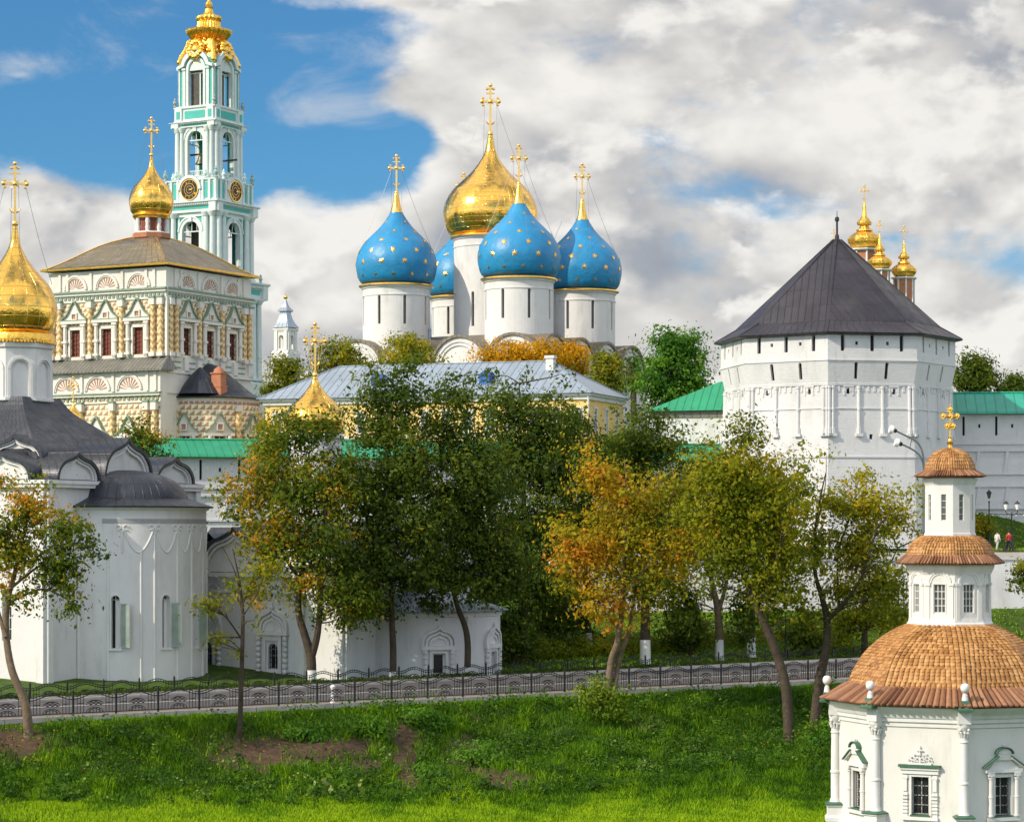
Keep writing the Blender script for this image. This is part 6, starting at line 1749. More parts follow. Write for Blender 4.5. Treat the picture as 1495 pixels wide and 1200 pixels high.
# ------------------------------------------------------------------ lamps
def street_light():
    D = 203; x, y, _ = W(1349, 700, D); z0 = float(height(x, y)); k = D / FPX
    t = thing('street_light', 'tall grey street light with two curved arms in front of the octagonal tower', 'street light', (x, y, z0))
    zz = lambda py: CZ + (HY - py) * k - z0
    X = lambda px: (px - 1349) * k
    p = MB(); p.tube([(0, 0, -.3), (0, 0, zz(760)), (0, 0, zz(690))], [.20, .17, .13], 10)
    p.lathe([(.3, -.1), (.3, .3), (.22, .4)], 10); p.build('pole', M['steel_grey'], t)
    for (pts, hx, hy) in (([(1349, 700), (1348.5, 672), (1345, 655), (1336, 643), (1318, 634), (1309, 629.5)], 1303, 627.5), ([(1349, 700), (1348, 680), (1344, 667), (1335, 658), (1322, 651), (1317, 649)], 1311, 646.5)):
        a = MB(); a.tube(spline([(X(u), 0, zz(v)) for u, v in pts], 4), .075, 6); ao = a.build('lamp_arm', M['steel_grey'], t)
        h = MB(); d = np.array((X(hx - 5) - X(pts[-1][0]), 0, zz(hy - 1.5) - zz(pts[-1][1]))); s = np.array((X(pts[-1][0]), 0, zz(pts[-1][1])))
        h.tube([tuple(s), tuple(s + d * .35)], [.16, .19], 10); h.build('lamp_housing', M['iron'], ao)
        g = MB(); g.tube([tuple(s + d * .35), tuple(s + d * .5), tuple(s + d * .9), tuple(s + d)], [.2, .36, .36, .2], 12); g.build('lamp_head', M['lamp_glass'], ao)
    b = MB(); b.tube([(X(1331), 0, zz(641)), (X(1328.5), 0, zz(653.5))], .04, 5); b.build('brace', M['steel_grey'], t)
street_light()

def lantern(px, py, D, label, ht, heads=2, dark=False):
    x, y, _ = W(px, py, D); z0 = float(height(x, y))
    t = thing('lantern', label, 'street lamp', (x, y, z0), 0, 'old-style park lanterns')
    p = MB(); p.lathe([(.2, -.1), (.2, .35), (.12, .5), (.08, .9), (.06, 1.2), (.05, ht - .5), (.09, ht - .45), (.04, ht - .3)], 10)
    if heads > 1: p.tube(spline([(-.5, 0, ht - .1), (-.48, 0, ht - .4), (0, 0, ht - .55), (.48, 0, ht - .4), (.5, 0, ht - .1)], 4), .035, 6)
    p.build('post', M['iron'], t)
    for sx in ((-.5, .5) if heads > 1 else (0,)):
        h = MB(); h.lathe([(.09, ht - .1), (.11, ht - .05), (.22, ht + .38), (.24, ht + .4)], 8, sx, 0, smooth=False); h.build('lamp_glass', M['glass_dark' if dark else 'lamp_glass'], t)
        c = MB(); c.lathe([(.27, ht + .4), (.2, ht + .52), (.06, ht + .62), (.02, ht + .74)], 8, sx, 0, smooth=False); c.build('lamp_cap', M['iron'], t)
lantern(1477, 805, 219.5, 'double-headed lantern with white glass beside the red-jacketed walker', 3.7)
lantern(1444, 800, 223.5, 'slender dark lantern further up the lawn, beside the tiled chapel spire', 4.3, 1, True)
lantern(1147, 905, 190, 'dark lantern post in the park between two leaning trees', 4.2, 1, True)

def string_cable():
    a = W(1393, 742, 222); b = W(1540, 744, 222)
    t = thing('light_string', 'thin cable with small bulbs strung past the lanterns on the slope', 'cable', a)
    d = np.array(b) - np.array(a); pts = [tuple(d * s - np.array((0, 0, .5 * 4 * s * (1 - s)))) for s in np.linspace(0, 1, 14)]
    m = MB(); m.tube(pts, .03, 4); m.build('cable', M['iron'], t)
    m = MB()
    for p in pts[1:]: m.ball((p[0], p[1], p[2] - .1), .07, 6)
    m.build('bulb_garland_pattern', M['lamp_glass'], t)
string_cable()

# ------------------------------------------------------------------ people
mat('coat_white', color=(.62, .60, .56), rough=.9, var=.1, vscale=5)
mat('jacket_red', color=(.45, .03, .03), rough=.8, var=.15, vscale=5)
mat('trousers_dark', color=(.03, .03, .035), rough=.9, var=.2, vscale=5)
mat('skirt_pale', color=(.45, .44, .42), rough=.9, var=.1)
mat('skin', color=(.50, .28, .20), rough=.6, var=.05)
mat('hair_dark', color=(.03, .02, .015), rough=.7, var=.2)
def skinned(name, joints, bones, mt, root, sub=1):
    """a continuous body grown on a skeleton: joints = [(x, y, z, radius)]"""
    me = bpy.data.meshes.new(name); me.from_pydata([j[:3] for j in joints], bones, []); me.materials.append(mt)
    o = bpy.data.objects.new(name, me); COL.objects.link(o); o.parent = root
    md = o.modifiers.new('skin', 'SKIN'); me.skin_vertices.new() if not me.skin_vertices else None
    for sv, j in zip(me.skin_vertices[0].data, joints): sv.radius = (j[3], j[3] * (j[4] if len(j) > 4 else 1)); 
    me.skin_vertices[0].data[0].use_root = True
    md.use_smooth_shade = True
    s = o.modifiers.new('sub', 'SUBSURF'); s.levels = sub; s.render_levels = sub
    return o
def person(px, py, D, label, rot, top, bottom, bag=False):
    x, y, _ = W(px, py, D); z0 = float(height(x, y)) + .015
    t = thing('person', label, 'person', (x, y, z0), rot, 'people walking on the terrace path')
    J = [(0, 0, .95, .15, .75), (0, 0, 1.15, .13, .75), (0, 0, 1.38, .17, .62), (0, .01, 1.50, .06), (0, -.01, 1.60, .09, 1.1), (0, -.01, 1.70, .095, 1.1),
         (.10, 0, .88, .10), (.12, -.10, .48, .07), (.12, -.12, .08, .045), (.12, -.25, .04, .04), (-.10, 0, .88, .10), (-.12, .10, .49, .07), (-.12, .24, .10, .045), (-.12, .12, .04, .04),
         (.20, 0, 1.40, .07), (.25, .05, 1.13, .05), (.24, -.06, .90, .035), (.24, -.10, .80, .04), (-.20, 0, 1.40, .07), (-.25, -.03, 1.13, .05), (-.25, -.14, .92, .035), (-.25, -.18, .83, .04)]
    Bn = [(0, 1), (1, 2), (2, 3), (3, 4), (4, 5), (0, 6), (6, 7), (7, 8), (8, 9), (0, 10), (10, 11), (11, 12), (12, 13), (2, 14), (14, 15), (15, 16), (16, 17), (2, 18), (18, 19), (19, 20), (20, 21)]
    b = skinned('body', J, Bn, M['skin'], t, 2)
    Jc = [(0, 0, .86, .19, .8), (0, 0, 1.15, .16, .8), (0, 0, 1.39, .20, .64), (0, .01, 1.47, .09), (.215, 0, 1.39, .085), (.262, .05, 1.13, .066), (.25, -.06, .93, .055), (-.215, 0, 1.39, .085), (-.262, -.03, 1.13, .066), (-.26, -.13, .95, .055)]
    skinned('jacket', Jc, [(0, 1), (1, 2), (2, 3), (2, 4), (4, 5), (5, 6), (2, 7), (7, 8), (8, 9)], M[top], t, 2)
    Jt = [(0, 0, .93, .17, .8), (.10, 0, .86, .115), (.12, -.10, .48, .085), (.12, -.12, .10, .065), (-.10, 0, .86, .115), (-.12, .10, .49, .085), (-.12, .235, .13, .065)]
    skinned('trousers', Jt, [(0, 1), (1, 2), (2, 3), (0, 4), (4, 5), (5, 6)], M[bottom], t, 2)
    h = MB(); h.ball((0, .015, 1.70), .118, 14, sz=1.1); h.build('hair', M['hair_dark'], t)
    if bag:
        q = MB(); q.box(.22, .50, -.14, .08, .02, .46); q.tube(spline([(.28, -.03, .46), (.28, -.03, .78), (.44, -.03, .78), (.44, -.03, .46)], 4), .012, 5); tag(q.build('suitcase', M['trousers_dark']), 'small dark suitcase standing beside the walker in white', 'suitcase').location = (x + .25, y - .1, z0)
person(1456, 806, 218.6, 'person in a long white top walking along the terrace path with a dark case', 120, 'coat_white', 'skirt_pale', True)
person(1473, 806, 219.0, 'person in a red jacket walking beside the white lantern', 200, 'jacket_red', 'trousers_dark')

# ------------------------------------------------------------------ trees
DENSE = 1.75
def leaf_mesh(name, C, Nrm, size, tint, m, parent=None, aspect=.55, loc=(0, 0, 0)):
    """many small folded leaves: C centres, Nrm facing, size lengths"""
    n = len(C)
    Nrm = Nrm / (np.linalg.norm(Nrm, axis=1, keepdims=True) + 1e-9)
    r = rng.normal(size=(n, 3)); r[:, 2] -= .5
    A = r - Nrm * (r * Nrm).sum(1, keepdims=True); A /= np.linalg.norm(A, axis=1, keepdims=True) + 1e-9
    Bv = np.cross(Nrm, A); L = size[:, None] * .5; Wd = L * aspect
    v = np.stack([C - A * L, C + Bv * Wd - Nrm * L * .22 - A * L * .1, C + A * L, C - Bv * Wd - Nrm * L * .22 - A * L * .1], 1).reshape(-1, 3).astype(np.float32)
    me = bpy.data.meshes.new(name)
    me.vertices.add(4 * n); me.vertices.foreach_set('co', v.ravel())
    me.loops.add(4 * n); me.loops.foreach_set('vertex_index', np.arange(4 * n))
    me.polygons.add(n); me.polygons.foreach_set('loop_start', np.arange(n) * 4)
    a = me.attributes.new('tint', 'FLOAT', 'POINT'); a.data.foreach_set('value', np.repeat(np.clip(tint, 0, 1), 4).astype(np.float32))
    me.materials.append(m); me.update(); me.validate()
    o = bpy.data.objects.new(name, me); COL.objects.link(o); o.location = loc
    if parent: o.parent = parent
    return o

def crown_points(blobs, n, per, cr, shell=.55, hue=None):
    """leaf positions clustered on twigs inside a set of ellipsoids ((x,y,z),(rx,ry,rz),weight,tint shift)"""
    wts = np.array([b[1][0] * b[1][2] * b[2] for b in blobs]); wts = wts / wts.sum()
    nc = max(1, int(n / per)); which = rng.choice(len(blobs), nc, p=wts)
    d = rng.normal(size=(nc, 3)); d /= np.linalg.norm(d, axis=1, keepdims=True)
    rad = rng.random(nc) ** shell
    ctr = np.array([b[0] for b in blobs])[which]; rr = np.array([b[1] for b in blobs])[which]
    ragged = 1 + .27 * rng.normal(size=(nc, 1)).clip(-1.2, 1.5)
    cc = ctr + d * rad[:, None] * rr * ragged
    cnt = rng.poisson(per * (.35 + 1.3 * rng.random(nc))); idx = np.repeat(np.arange(nc), cnt)
    csz = cr * (.40 + 1.15 * rng.random(nc))
    off = rng.normal(size=(len(idx), 3)) * csz[idx][:, None] * np.array((1, 1, .62))
    C = cc[idx] + off
    on = off / (csz[idx][:, None] + 1e-6)
    out = d[idx] * .5 + on * .55 + np.array((0, -.1, .30)) + rng.normal(size=(len(idx), 3)) * .42
    sh = np.array([b[3] for b in blobs])[which]
    ph = rng.random(6) * 6.3
    broad = .13 * np.sin(cc[:, 0] * 1.1 + ph[0] + 1.4 * np.sin(cc[:, 2] * .9 + ph[1])) + .11 * np.sin(cc[:, 2] * 1.5 + ph[2] + cc[:, 1] * .8)   # boughs that turn colour together
    tint = (.42 + sh + broad + .15 * rng.normal(size=nc))[idx] + .12 * rng.normal(size=len(idx))
    return C, out, tint, cc

def tree(name, label, base, D, trunk, blobs, n, leafm, size=.30, per=26, cr=.55, limbs=(), bark='bark', wash=0, group='trees along the road', depth=.9, twigs=60, shell=.55, cat='tree', zbase=None, parts=('trunk', 'crown')):
    """base = photo column and row of the foot; trunk / limbs = [(px, py, radius m)]; blobs = [(px, py, rx, ry, weight, tint shift)]"""
    x0, y0, z0 = W(base[0], base[1], D); k = D / FPX
    if zbase is not None: z0 = zbase
    else: z0 = float(height(x0, y0)) - .05
    t = thing(name, label, cat, (x0, y0, z0), 0, group)
    P = lambda px, py, dy=0: ((px - base[0]) * k, dy, CZ + (HY - py) * k - z0)
    mb = MB(); tips = []
    tp = [P(a, b) for a, b, r in trunk]; tp[0] = (tp[0][0], 0, -.4)
    pts = spline([(p[0], p[1] + random.uniform(-.1, .1) * i, p[2]) for i, p in enumerate(tp)], 5)
    rr = np.interp(np.linspace(0, 1, len(pts)), np.linspace(0, 1, len(trunk)), [r for _, _, r in trunk])
    rr[0] *= 1.5; rr[1] *= 1.15
    mb.tube(pts, list(rr), 10); tips += pts[len(pts) // 3:]
    for lb in limbs:
        dy = random.uniform(-1, 1) * 1.2
        lp = spline([P(a, b, dy * i * .6) for i, (a, b, r) in enumerate(lb)], 5)
        lr = np.interp(np.linspace(0, 1, len(lp)), np.linspace(0, 1, len(lb)), [r for _, _, r in lb])
        mb.tube(lp, list(lr), 8); tips += lp[2:]
    n = int(n * DENSE); size = size * .86
    bl = [(P(a, b, random.uniform(-.3, .3) * c * k), (c * k, c * k * depth, d * k), w, s) for a, b, c, d, w, s in blobs]
    C, out, tint, cc = crown_points(bl, n, per, cr, shell)
    tp_ = np.array(tips)
    sel = rng.choice(len(cc), min(twigs, len(cc)), replace=False)
    for i in sel:
        q = cc[i]; dd = np.linalg.norm((tp_ - q) * np.array((1, 1, 1.2)), axis=1) + np.maximum(tp_[:, 2] - q[2] + .5, 0) * 2
        s = tp_[int(np.argmin(dd))]; mid = s + (q - s) * .5 + rng.normal(size=3) * .12 * np.linalg.norm(q - s) + np.array((0, 0, .10 * np.linalg.norm(q - s)))
        L = np.linalg.norm(q - s)
        if L > 3.6: continue
        r0 = min(.02 + .018 * L, .09)
        mb.tube(spline([tuple(s), tuple(mid), tuple(q)], 4), list(np.linspace(r0, .012, 9)), 5)
    mb.build(parts[0], M[bark], t)
    if wash:
        wb = MB(); j = [p for p in pts if p[2] <= wash]; j = j + [pts[len(j)]] if len(j) < 3 else j
        top = max(len(j), 2); seg = [np.array(p) for p in pts[:top + 1]]; z_hi = wash
        path = []
        for zz in np.linspace(-.2, wash, 6):
            path.append((float(np.interp(zz, [p[2] for p in pts], [p[0] for p in pts])), float(np.interp(zz, [p[2] for p in pts], [p[1] for p in pts])), zz))
        rz = [float(np.interp(p[2], [q[2] for q in pts], rr)) + .012 for p in path]
        wb.tube(path, rz, 12); wb.build('limewash_band', M['limewash'], t)
    leaf_mesh(parts[1], C, out, size * (.45 + 1.15 * rng.random(len(C)) ** 1.4), tint, M[leafm], t)
    return t

# in front of the near fence
tree('young_tree', 'thin tree with a crooked pale trunk and orange-tinged leaves, before the rounded apse', (42, 1072), 124.5,
     [(42, 1072, .26), (38, 1030, .22), (18, 980, .19), (8, 930, .17), (10, 880, .14), (22, 830, .11), (38, 770, .07), (48, 715, .03)],
     [(40, 745, 40, 45, 1, .10), (100, 770, 42, 38, 1, .06), (20, 810, 42, 46, 1, .10), (85, 830, 42, 40, .9, -.02), (-10, 780, 40, 40, .8, .15), (105, 890, 14, 32, .5, -.1), (25, 870, 30, 30, .35, -.02), (0, 945, 20, 14, .12, -.05), (125, 800, 24, 24, .7, .05), (60, 705, 18, 18, .5, .16), (2, 705, 18, 20, .4, .14)], 5200, 'leaf_mixed', .25,
     limbs=[[(8, 930, .12), (-8, 880, .09), (-20, 820, .05)], [(14, 860, .09), (50, 830, .06), (95, 800, .03)], [(20, 835, .08), (70, 800, .05), (110, 760, .02)], [(12, 880, .07), (60, 860, .05), (100, 880, .02)]], bark='bark_pale', cr=.42, twigs=40, shell=.6)
tree('sapling', 'slender half-bare sapling with a few olive leaves, before the fence and the low church', (350, 1062), 130.0,
     [(349, 1062, .15), (352, 1000, .125), (354, 940, .11), (354, 890, .085), (348, 840, .055), (340, 800, .02)],
     [(302, 885, 22, 9, 1.3, .05), (318, 932, 20, 10, 1.1, -.08), (372, 850, 26, 30, .5, .0), (345, 960, 9, 14, .5, .1), (390, 830, 26, 30, .5, .05), (330, 850, 26, 30, .14, .1), (300, 960, 20, 6, .2, -.1), (370, 905, 14, 20, .2, .1)], 760, 'leaf_olive', .24, per=14,
     limbs=[[(354, 935, .06), (335, 905, .045), (318, 888, .03), (296, 880, .015)], [(354, 930, .05), (330, 930, .03), (312, 930, .015)], [(354, 890, .05), (338, 860, .035), (315, 845, .02), (296, 830, .01)], [(354, 885, .05), (366, 850, .035), (380, 815, .015)], [(352, 870, .05), (342, 830, .03), (322, 790, .012)], [(354, 900, .04), (375, 870, .03), (392, 830, .012)]], cr=.35, twigs=26)
tree('amber_tree', 'amber and orange turning tree with a twin trunk, in front of the near fence', (890, 1012), 147.5,
     [(886, 1012, .26), (892, 968, .22), (902, 935, .19), (908, 890, .15), (910, 820, .11), (915, 740, .06), (912, 670, .02)],
     [(880, 700, 40, 40, 1, .14), (925, 735, 60, 55, 1, .08), (850, 800, 52, 46, 1, .20), (905, 790, 60, 55, 1, .16), (965, 790, 52, 55, 1, .10), (955, 850, 55, 45, .9, -.02), (880, 870, 45, 40, .8, .22), (830, 830, 34, 42, .8, .06), (985, 720, 40, 45, .8, -.05), (1000, 800, 30, 40, .6, .0), (940, 900, 34, 22, .4, .05), (900, 905, 24, 24, .35, .32), (860, 885, 20, 20, .5, .36), (860, 660, 20, 22, .5, .15), (820, 780, 24, 24, .5, .34)], 12500, 'leaf_orange', .27,
     limbs=[[(897, 1005, .16), (905, 960, .14), (918, 925, .12), (925, 880, .1), (935, 820, .06)], [(905, 920, .1), (875, 880, .07), (850, 820, .03)], [(910, 870, .09), (950, 820, .06), (975, 760, .03)]], bark='bark_pale', cr=.50, shell=.5, twigs=36)
tree('leaning_tree', 'olive-green tree with a long left-leaning trunk, on the bank before the octagonal tower', (1152, 1056), 143.0,
     [(1153, 1056, .33), (1148, 1010, .30), (1136, 960, .27), (1118, 915, .24), (1098, 870, .20), (1082, 820, .15), (1078, 750, .10), (1080, 670, .03)],
     [(1085, 690, 70, 50, 1, .10), (1060, 740, 66, 55, 1, .04), (1125, 740, 66, 60, 1, .06), (1075, 810, 62, 52, 1, -.05), (1140, 810, 52, 50, .8, -.02), (1095, 640, 38, 30, .7, .0), (1040, 690, 42, 42, .8, .12), (1110, 860, 40, 34, .7, -.1), (1050, 850, 34, 30, .5, -.12), (1150, 870, 26, 30, .4, -.08), (1100, 615, 26, 16, .3, -.1), (1160, 690, 26, 34, .4, .1), (1075, 620, 18, 18, .3, -.1), (1175, 640, 10, 18, .08, .1), (1015, 760, 24, 36, .5, .06)], 13500, 'leaf_olive', .27,
     limbs=[[(1105, 885, .14), (1125, 840, .1), (1140, 780, .05)], [(1085, 830, .11), (1050, 790, .07), (1035, 730, .03)]], cr=.50, shell=.5, twigs=36)
tree('open_tree', 'airy olive tree with a curved trunk and gappy crown, beside the tiled chapel', (1190, 1035), 147.0,
     [(1186, 1035, .34), (1196, 995, .30), (1206, 950, .25), (1208, 905, .22), (1200, 870, .16), (1190, 830, .11), (1190, 760, .07), (1205, 690, .03)],
     [(1215, 735, 38, 42, .7, .12), (1265, 740, 46, 44, .9, .16), (1195, 800, 36, 50, .7, .0), (1255, 800, 50, 50, 1, .06), (1310, 760, 32, 40, .8, .12), (1225, 865, 44, 34, .8, -.04), (1290, 850, 46, 42, .9, -.02), (1207, 665, 13, 15, .35, .12), (1255, 695, 17, 18, .4, .1), (1190, 900, 34, 28, .5, -.08), (1300, 900, 44, 30, .6, -.08), (1302, 705, 12, 18, .25, .14), (1330, 720, 14, 24, .3, .1), (1180, 740, 16, 30, .3, .05), (1165, 880, 22, 34, .3, -.1)], 8200, 'leaf_yellowgreen', .27,
     limbs=[[(1208, 905, .16), (1230, 880, .12), (1255, 840, .08), (1275, 770, .04)], [(1225, 885, .1), (1225, 840, .07), (1228, 780, .04)], [(1240, 870, .09), (1285, 850, .06), (1315, 800, .03)], [(1195, 860, .09), (1185, 820, .06)], [(1225, 800, .06), (1245, 740, .04), (1256, 690, .015)], [(1192, 770, .06), (1205, 710, .03), (1207, 660, .012)]], cr=.44, shell=.6, twigs=46, per=22)

# behind the far fence, beside the churches
tree('forked_tree', 'big tree with a forked trunk and orange-flecked green crown, before the low church', (455, 992), 161.5,
     [(454, 992, .34), (454, 960, .32), (446, 930, .26), (436, 890, .22), (440, 840, .18), (452, 760, .12), (450, 660, .05)],
     [(440, 640, 52, 44, 1, -.06), (395, 690, 52, 46, 1, .16), (455, 720, 70, 60, 1, -.02), (360, 740, 42, 42, .9, .20), (405, 790, 56, 46, 1, .10), (475, 800, 66, 60, 1, -.14), (440, 850, 40, 40, .7, .26), (500, 860, 50, 40, .8, -.16), (510, 900, 34, 24, .5, -.12), (415, 740, 30, 40, .8, .30), (500, 700, 56, 60, .9, -.14), (330, 710, 22, 22, .4, .25), (420, 612, 26, 20, .35, -.06), (372, 860, 24, 30, .35, .12), (470, 632, 32, 22, .45, -.1), (385, 640, 22, 22, .3, -.02), (480, 880, 34, 30, .5, -.14), (530, 880, 34, 26, .5, -.14)], 16500, 'leaf_mixed', .30,
     limbs=[[(456, 955, .26), (464, 925, .22), (468, 880, .19), (470, 820, .14), (480, 720, .08)], [(440, 850, .13), (410, 800, .09), (380, 740, .04)]], wash=1.2, cr=.55, shell=.5, twigs=36)
tree('round_tree', 'dark green tree with a single straight limewashed trunk, in front of the pale apse roof', (573, 985), 164.4,
     [(573, 985, .24), (574, 950, .23), (572, 900, .20), (570, 850, .16), (568, 760, .11), (566, 640, .04)],
     [(560, 620, 56, 50, 1, .02), (585, 690, 72, 60, 1, .02), (545, 740, 62, 56, 1, -.04), (610, 770, 62, 56, 1, -.06), (560, 820, 66, 50, 1, -.10), (615, 840, 50, 40, .8, -.10), (530, 870, 46, 32, .7, -.08), (555, 890, 30, 18, .4, -.1), (590, 575, 40, 36, .7, -.06), (545, 575, 34, 32, .5, -.05), (545, 540, 12, 26, .3, -.02), (602, 538, 13, 28, .3, -.02), (572, 552, 12, 24, .25, 0), (525, 570, 12, 24, .22, 0), (600, 680, 30, 46, .7, .2)], 16000, 'leaf_dark', .32,
     limbs=[[(570, 850, .12), (545, 800, .08), (530, 740, .04)], [(570, 840, .12), (605, 790, .08), (620, 720, .04)]], wash=1.0, cr=.55, shell=.48)
tree('broad_tree', 'dark bronze-tinged tree with a curved limewashed trunk, by the low church\'s right end', (682, 975), 167.4,
     [(681, 975, .24), (683, 945, .23), (679, 915, .21), (668, 885, .18), (662, 850, .15), (670, 770, .10), (672, 660, .04)],
     [(660, 640, 60, 56, 1, -.06), (700, 700, 66, 60, 1, -.06), (650, 740, 60, 60, 1, .10), (695, 790, 60, 56, 1, .04), (640, 830, 50, 42, .9, -.04), (700, 850, 56, 40, .9, -.06), (665, 580, 44, 34, .7, -.06), (650, 556, 12, 24, .28, 0), (690, 558, 12, 26, .28, 0), (735, 800, 40, 56, .8, -.04), (690, 730, 34, 36, .7, .25), (630, 880, 26, 22, .5, -.1), (748, 835, 30, 36, .6, -.08)], 15500, 'leaf_dark', .32,
     limbs=[[(665, 870, .12), (690, 830, .09), (710, 770, .04)], [(662, 860, .1), (640, 820, .07), (630, 760, .03)]], wash=1.15, cr=.55, shell=.48)
tree('tall_tree', 'tall dark tree before the yellow house, its foot shaded right of the low church', (762, 965), 180.0,
     [(762, 965, .34), (764, 920, .30), (768, 840, .24), (765, 740, .18), (760, 640, .12), (758, 560, .04)],
     [(740, 600, 50, 40, .9, -.06), (790, 625, 50, 50, .9, -.04), (745, 670, 66, 60, 1, -.08), (810, 700, 60, 60, 1, -.05), (770, 770, 70, 60, 1, -.1), (740, 850, 50, 44, .9, -.1), (800, 850, 50, 50, .7, -.1), (720, 556, 12, 26, .28, 0), (765, 560, 13, 28, .3, 0), (822, 562, 11, 26, .26, 0), (795, 580, 12, 22, .22, 0), (735, 910, 30, 34, .7, -.1), (832, 612, 26, 34, .5, -.05)], 17000, 'leaf_dark', .33, limbs=[[(766, 800, .14), (800, 740, .09), (820, 660, .04)]], cr=.58, shell=.48)
tree('slim_tree', 'dark tree just behind the amber tree, lifting ragged tips across the yellow house corner', (862, 972), 186.0,
     [(862, 972, .24), (860, 930, .22), (856, 860, .18), (852, 760, .13), (846, 650, .06)],
     [(840, 640, 40, 48, 1, -.05), (870, 690, 44, 50, 1, -.04), (845, 760, 50, 50, 1, -.08), (880, 800, 50, 50, .8, -.08), (830, 860, 44, 46, .9, -.12), (790, 900, 34, 36, .5, -.12), (868, 655, 20, 22, .3, -.04), (850, 905, 30, 26, .4, -.12)], 9500, 'leaf_dark', .33, wash=1.1, cr=.55, shell=.5)
# further right, in the park behind the far fence
tree('park_tree', 'dark park tree with a thick white-banded trunk, behind the amber tree', (942, 968), 183.5,
     [(942, 968, .40), (942, 930, .37), (942, 880, .32), (940, 800, .24), (935, 700, .12)],
     [(930, 640, 50, 40, .9, -.02), (965, 660, 44, 44, .9, .02), (930, 720, 60, 60, .9, -.08), (975, 760, 50, 60, .8, -.06), (960, 840, 50, 44, .8, -.1), (915, 860, 34, 34, .5, -.1), (985, 900, 30, 28, .5, -.12), (935, 610, 32, 20, .4, -.02), (990, 640, 24, 22, .4, .02), (960, 615, 26, 18, .35, 0)], 10000, 'leaf_dark', .33, wash=1.75, cr=.55, shell=.5)
tree('park_tree', 'park tree with a forked grey trunk and white band, left of the leaning tree', (1050, 962), 188.0,
     [(1050, 962, .34), (1050, 930, .32), (1048, 890, .28), (1040, 850, .20), (1030, 800, .12)],
     [(1010, 800, 40, 44, .8, -.06), (1060, 800, 46, 44, .8, -.04), (1000, 880, 30, 34, .7, -.1), (1085, 890, 30, 36, .7, -.08), (1015, 700, 40, 50, .7, .0), (1075, 720, 44, 50, .8, -.02), (1010, 920, 30, 18, .4, -.08), (1090, 930, 26, 16, .4, -.06)], 7000, 'leaf_dark', .33, limbs=[[(1050, 890, .18), (1060, 850, .14), (1066, 800, .08)]], bark='bark_pale', wash=1.55, cr=.5, shell=.55)
tree('park_tree', 'park tree with a short white-banded trunk, behind the leaning tree', (1097, 962), 190.5,
     [(1097, 962, .34), (1097, 930, .32), (1098, 880, .26), (1104, 800, .16)],
     [(1120, 850, 34, 36, .7, -.08), (1150, 800, 40, 50, .7, -.02), (1125, 730, 40, 50, .7, .0), (1130, 905, 26, 24, .5, -.1), (1165, 720, 26, 40, .5, .04)], 5200, 'leaf_dark', .33, wash=1.5, cr=.5, shell=.55)
tree('park_tree', 'shaded park tree at the end of the far fence, left of the tiled chapel', (1262, 958), 196.0,
     [(1262, 958, .28), (1262, 920, .25), (1260, 870, .18), (1258, 820, .08)],
     [(1250, 900, 40, 30, 1, -.04), (1290, 890, 36, 30, 1, -.04), (1225, 925, 40, 20, .8, -.1), (1270, 860, 36, 30, .6, .0), (1200, 950, 30, 16, .6, -.1)], 4600, 'leaf_olive', .30, cr=.5, shell=.55)

def xtree(label, px, py, D, rx, ry, n, m, size=.4, name='hill_tree', group='trees inside the monastery', ht=1.0, tint=0, cr=.6, blobs=None, parts=('trunk', 'crown')):
    x, y, z = W(px, py, D); k = D / FPX
    bl = blobs or [(px + dx * rx, py + dy * ry, rx * a, ry * b, 1, tint + s) for dx, dy, a, b, s in ((0, -.25, .62, .62, .04), (-.42, .2, .52, .55, -.02), (.42, .18, .52, .55, 0), (.05, .45, .6, .5, -.06), (-.2, -.55, .35, .35, .06), (.3, -.45, .36, .36, .05))]
    base = py + ry * ht + 40
    return tree(name, label, (px, base), D, [(px, base, .3), (px, py + ry * .6, .24), (px, py, .14), (px, py - ry * .5, .05)], bl, n, m, size, group=group, zbase=z - (base - py) * k, cr=cr, twigs=14, parts=parts)
xtree('bright green maple on the hill, just left of the octagonal tower', 985, 545, 262, 66, 78, 9500, 'leaf_fresh', .42)
xtree('dark green rounded tree with yellowing top, left of the left blue dome', 490, 545, 300, 60, 62, 5600, 'leaf_yellowgreen', .42, tint=-.16)
xtree('dark tree below the small far turret, beside the bell tower', 415, 562, 305, 38, 50, 3600, 'leaf_olive', .42, tint=-.12)
xtree('olive and gold tree under the left blue dome', 598, 525, 300, 52, 42, 4200, 'leaf_yellowgreen', .42, tint=.12)
xtree('golden clipped lime under the front blue dome', 745, 524, 292, 50, 30, 4200, 'leaf_amber', .40, blobs=[(725, 522, 32, 22, 1, 0), (765, 518, 36, 24, 1, .05), (800, 520, 26, 24, 1, -.05)])
xtree('golden tree under the right blue dome, thinner than its neighbour', 835, 528, 296, 34, 34, 2600, 'leaf_amber', .40, tint=-.1)
xtree('olive-green tree between the yellow house and the bright maple', 888, 548, 290, 36, 40, 3200, 'leaf_yellowgreen', .40, tint=-.12)
xtree('thin dark spruce tip left of the bright maple', 926, 535, 285, 12, 34, 900, 'leaf_dark', .36, blobs=[(926, 512, 3, 14, 1, 0), (926, 532, 8, 14, 1, 0), (926, 556, 13, 18, 1, 0)])
xtree('dark tree behind the gallery wall, right of the octagonal tower', 1420, 548, 262, 36, 34, 3400, 'leaf_dark', .40)
xtree('small dark tree at the far right edge behind the gallery wall', 1482, 566, 262, 24, 22, 1500, 'leaf_dark', .40)
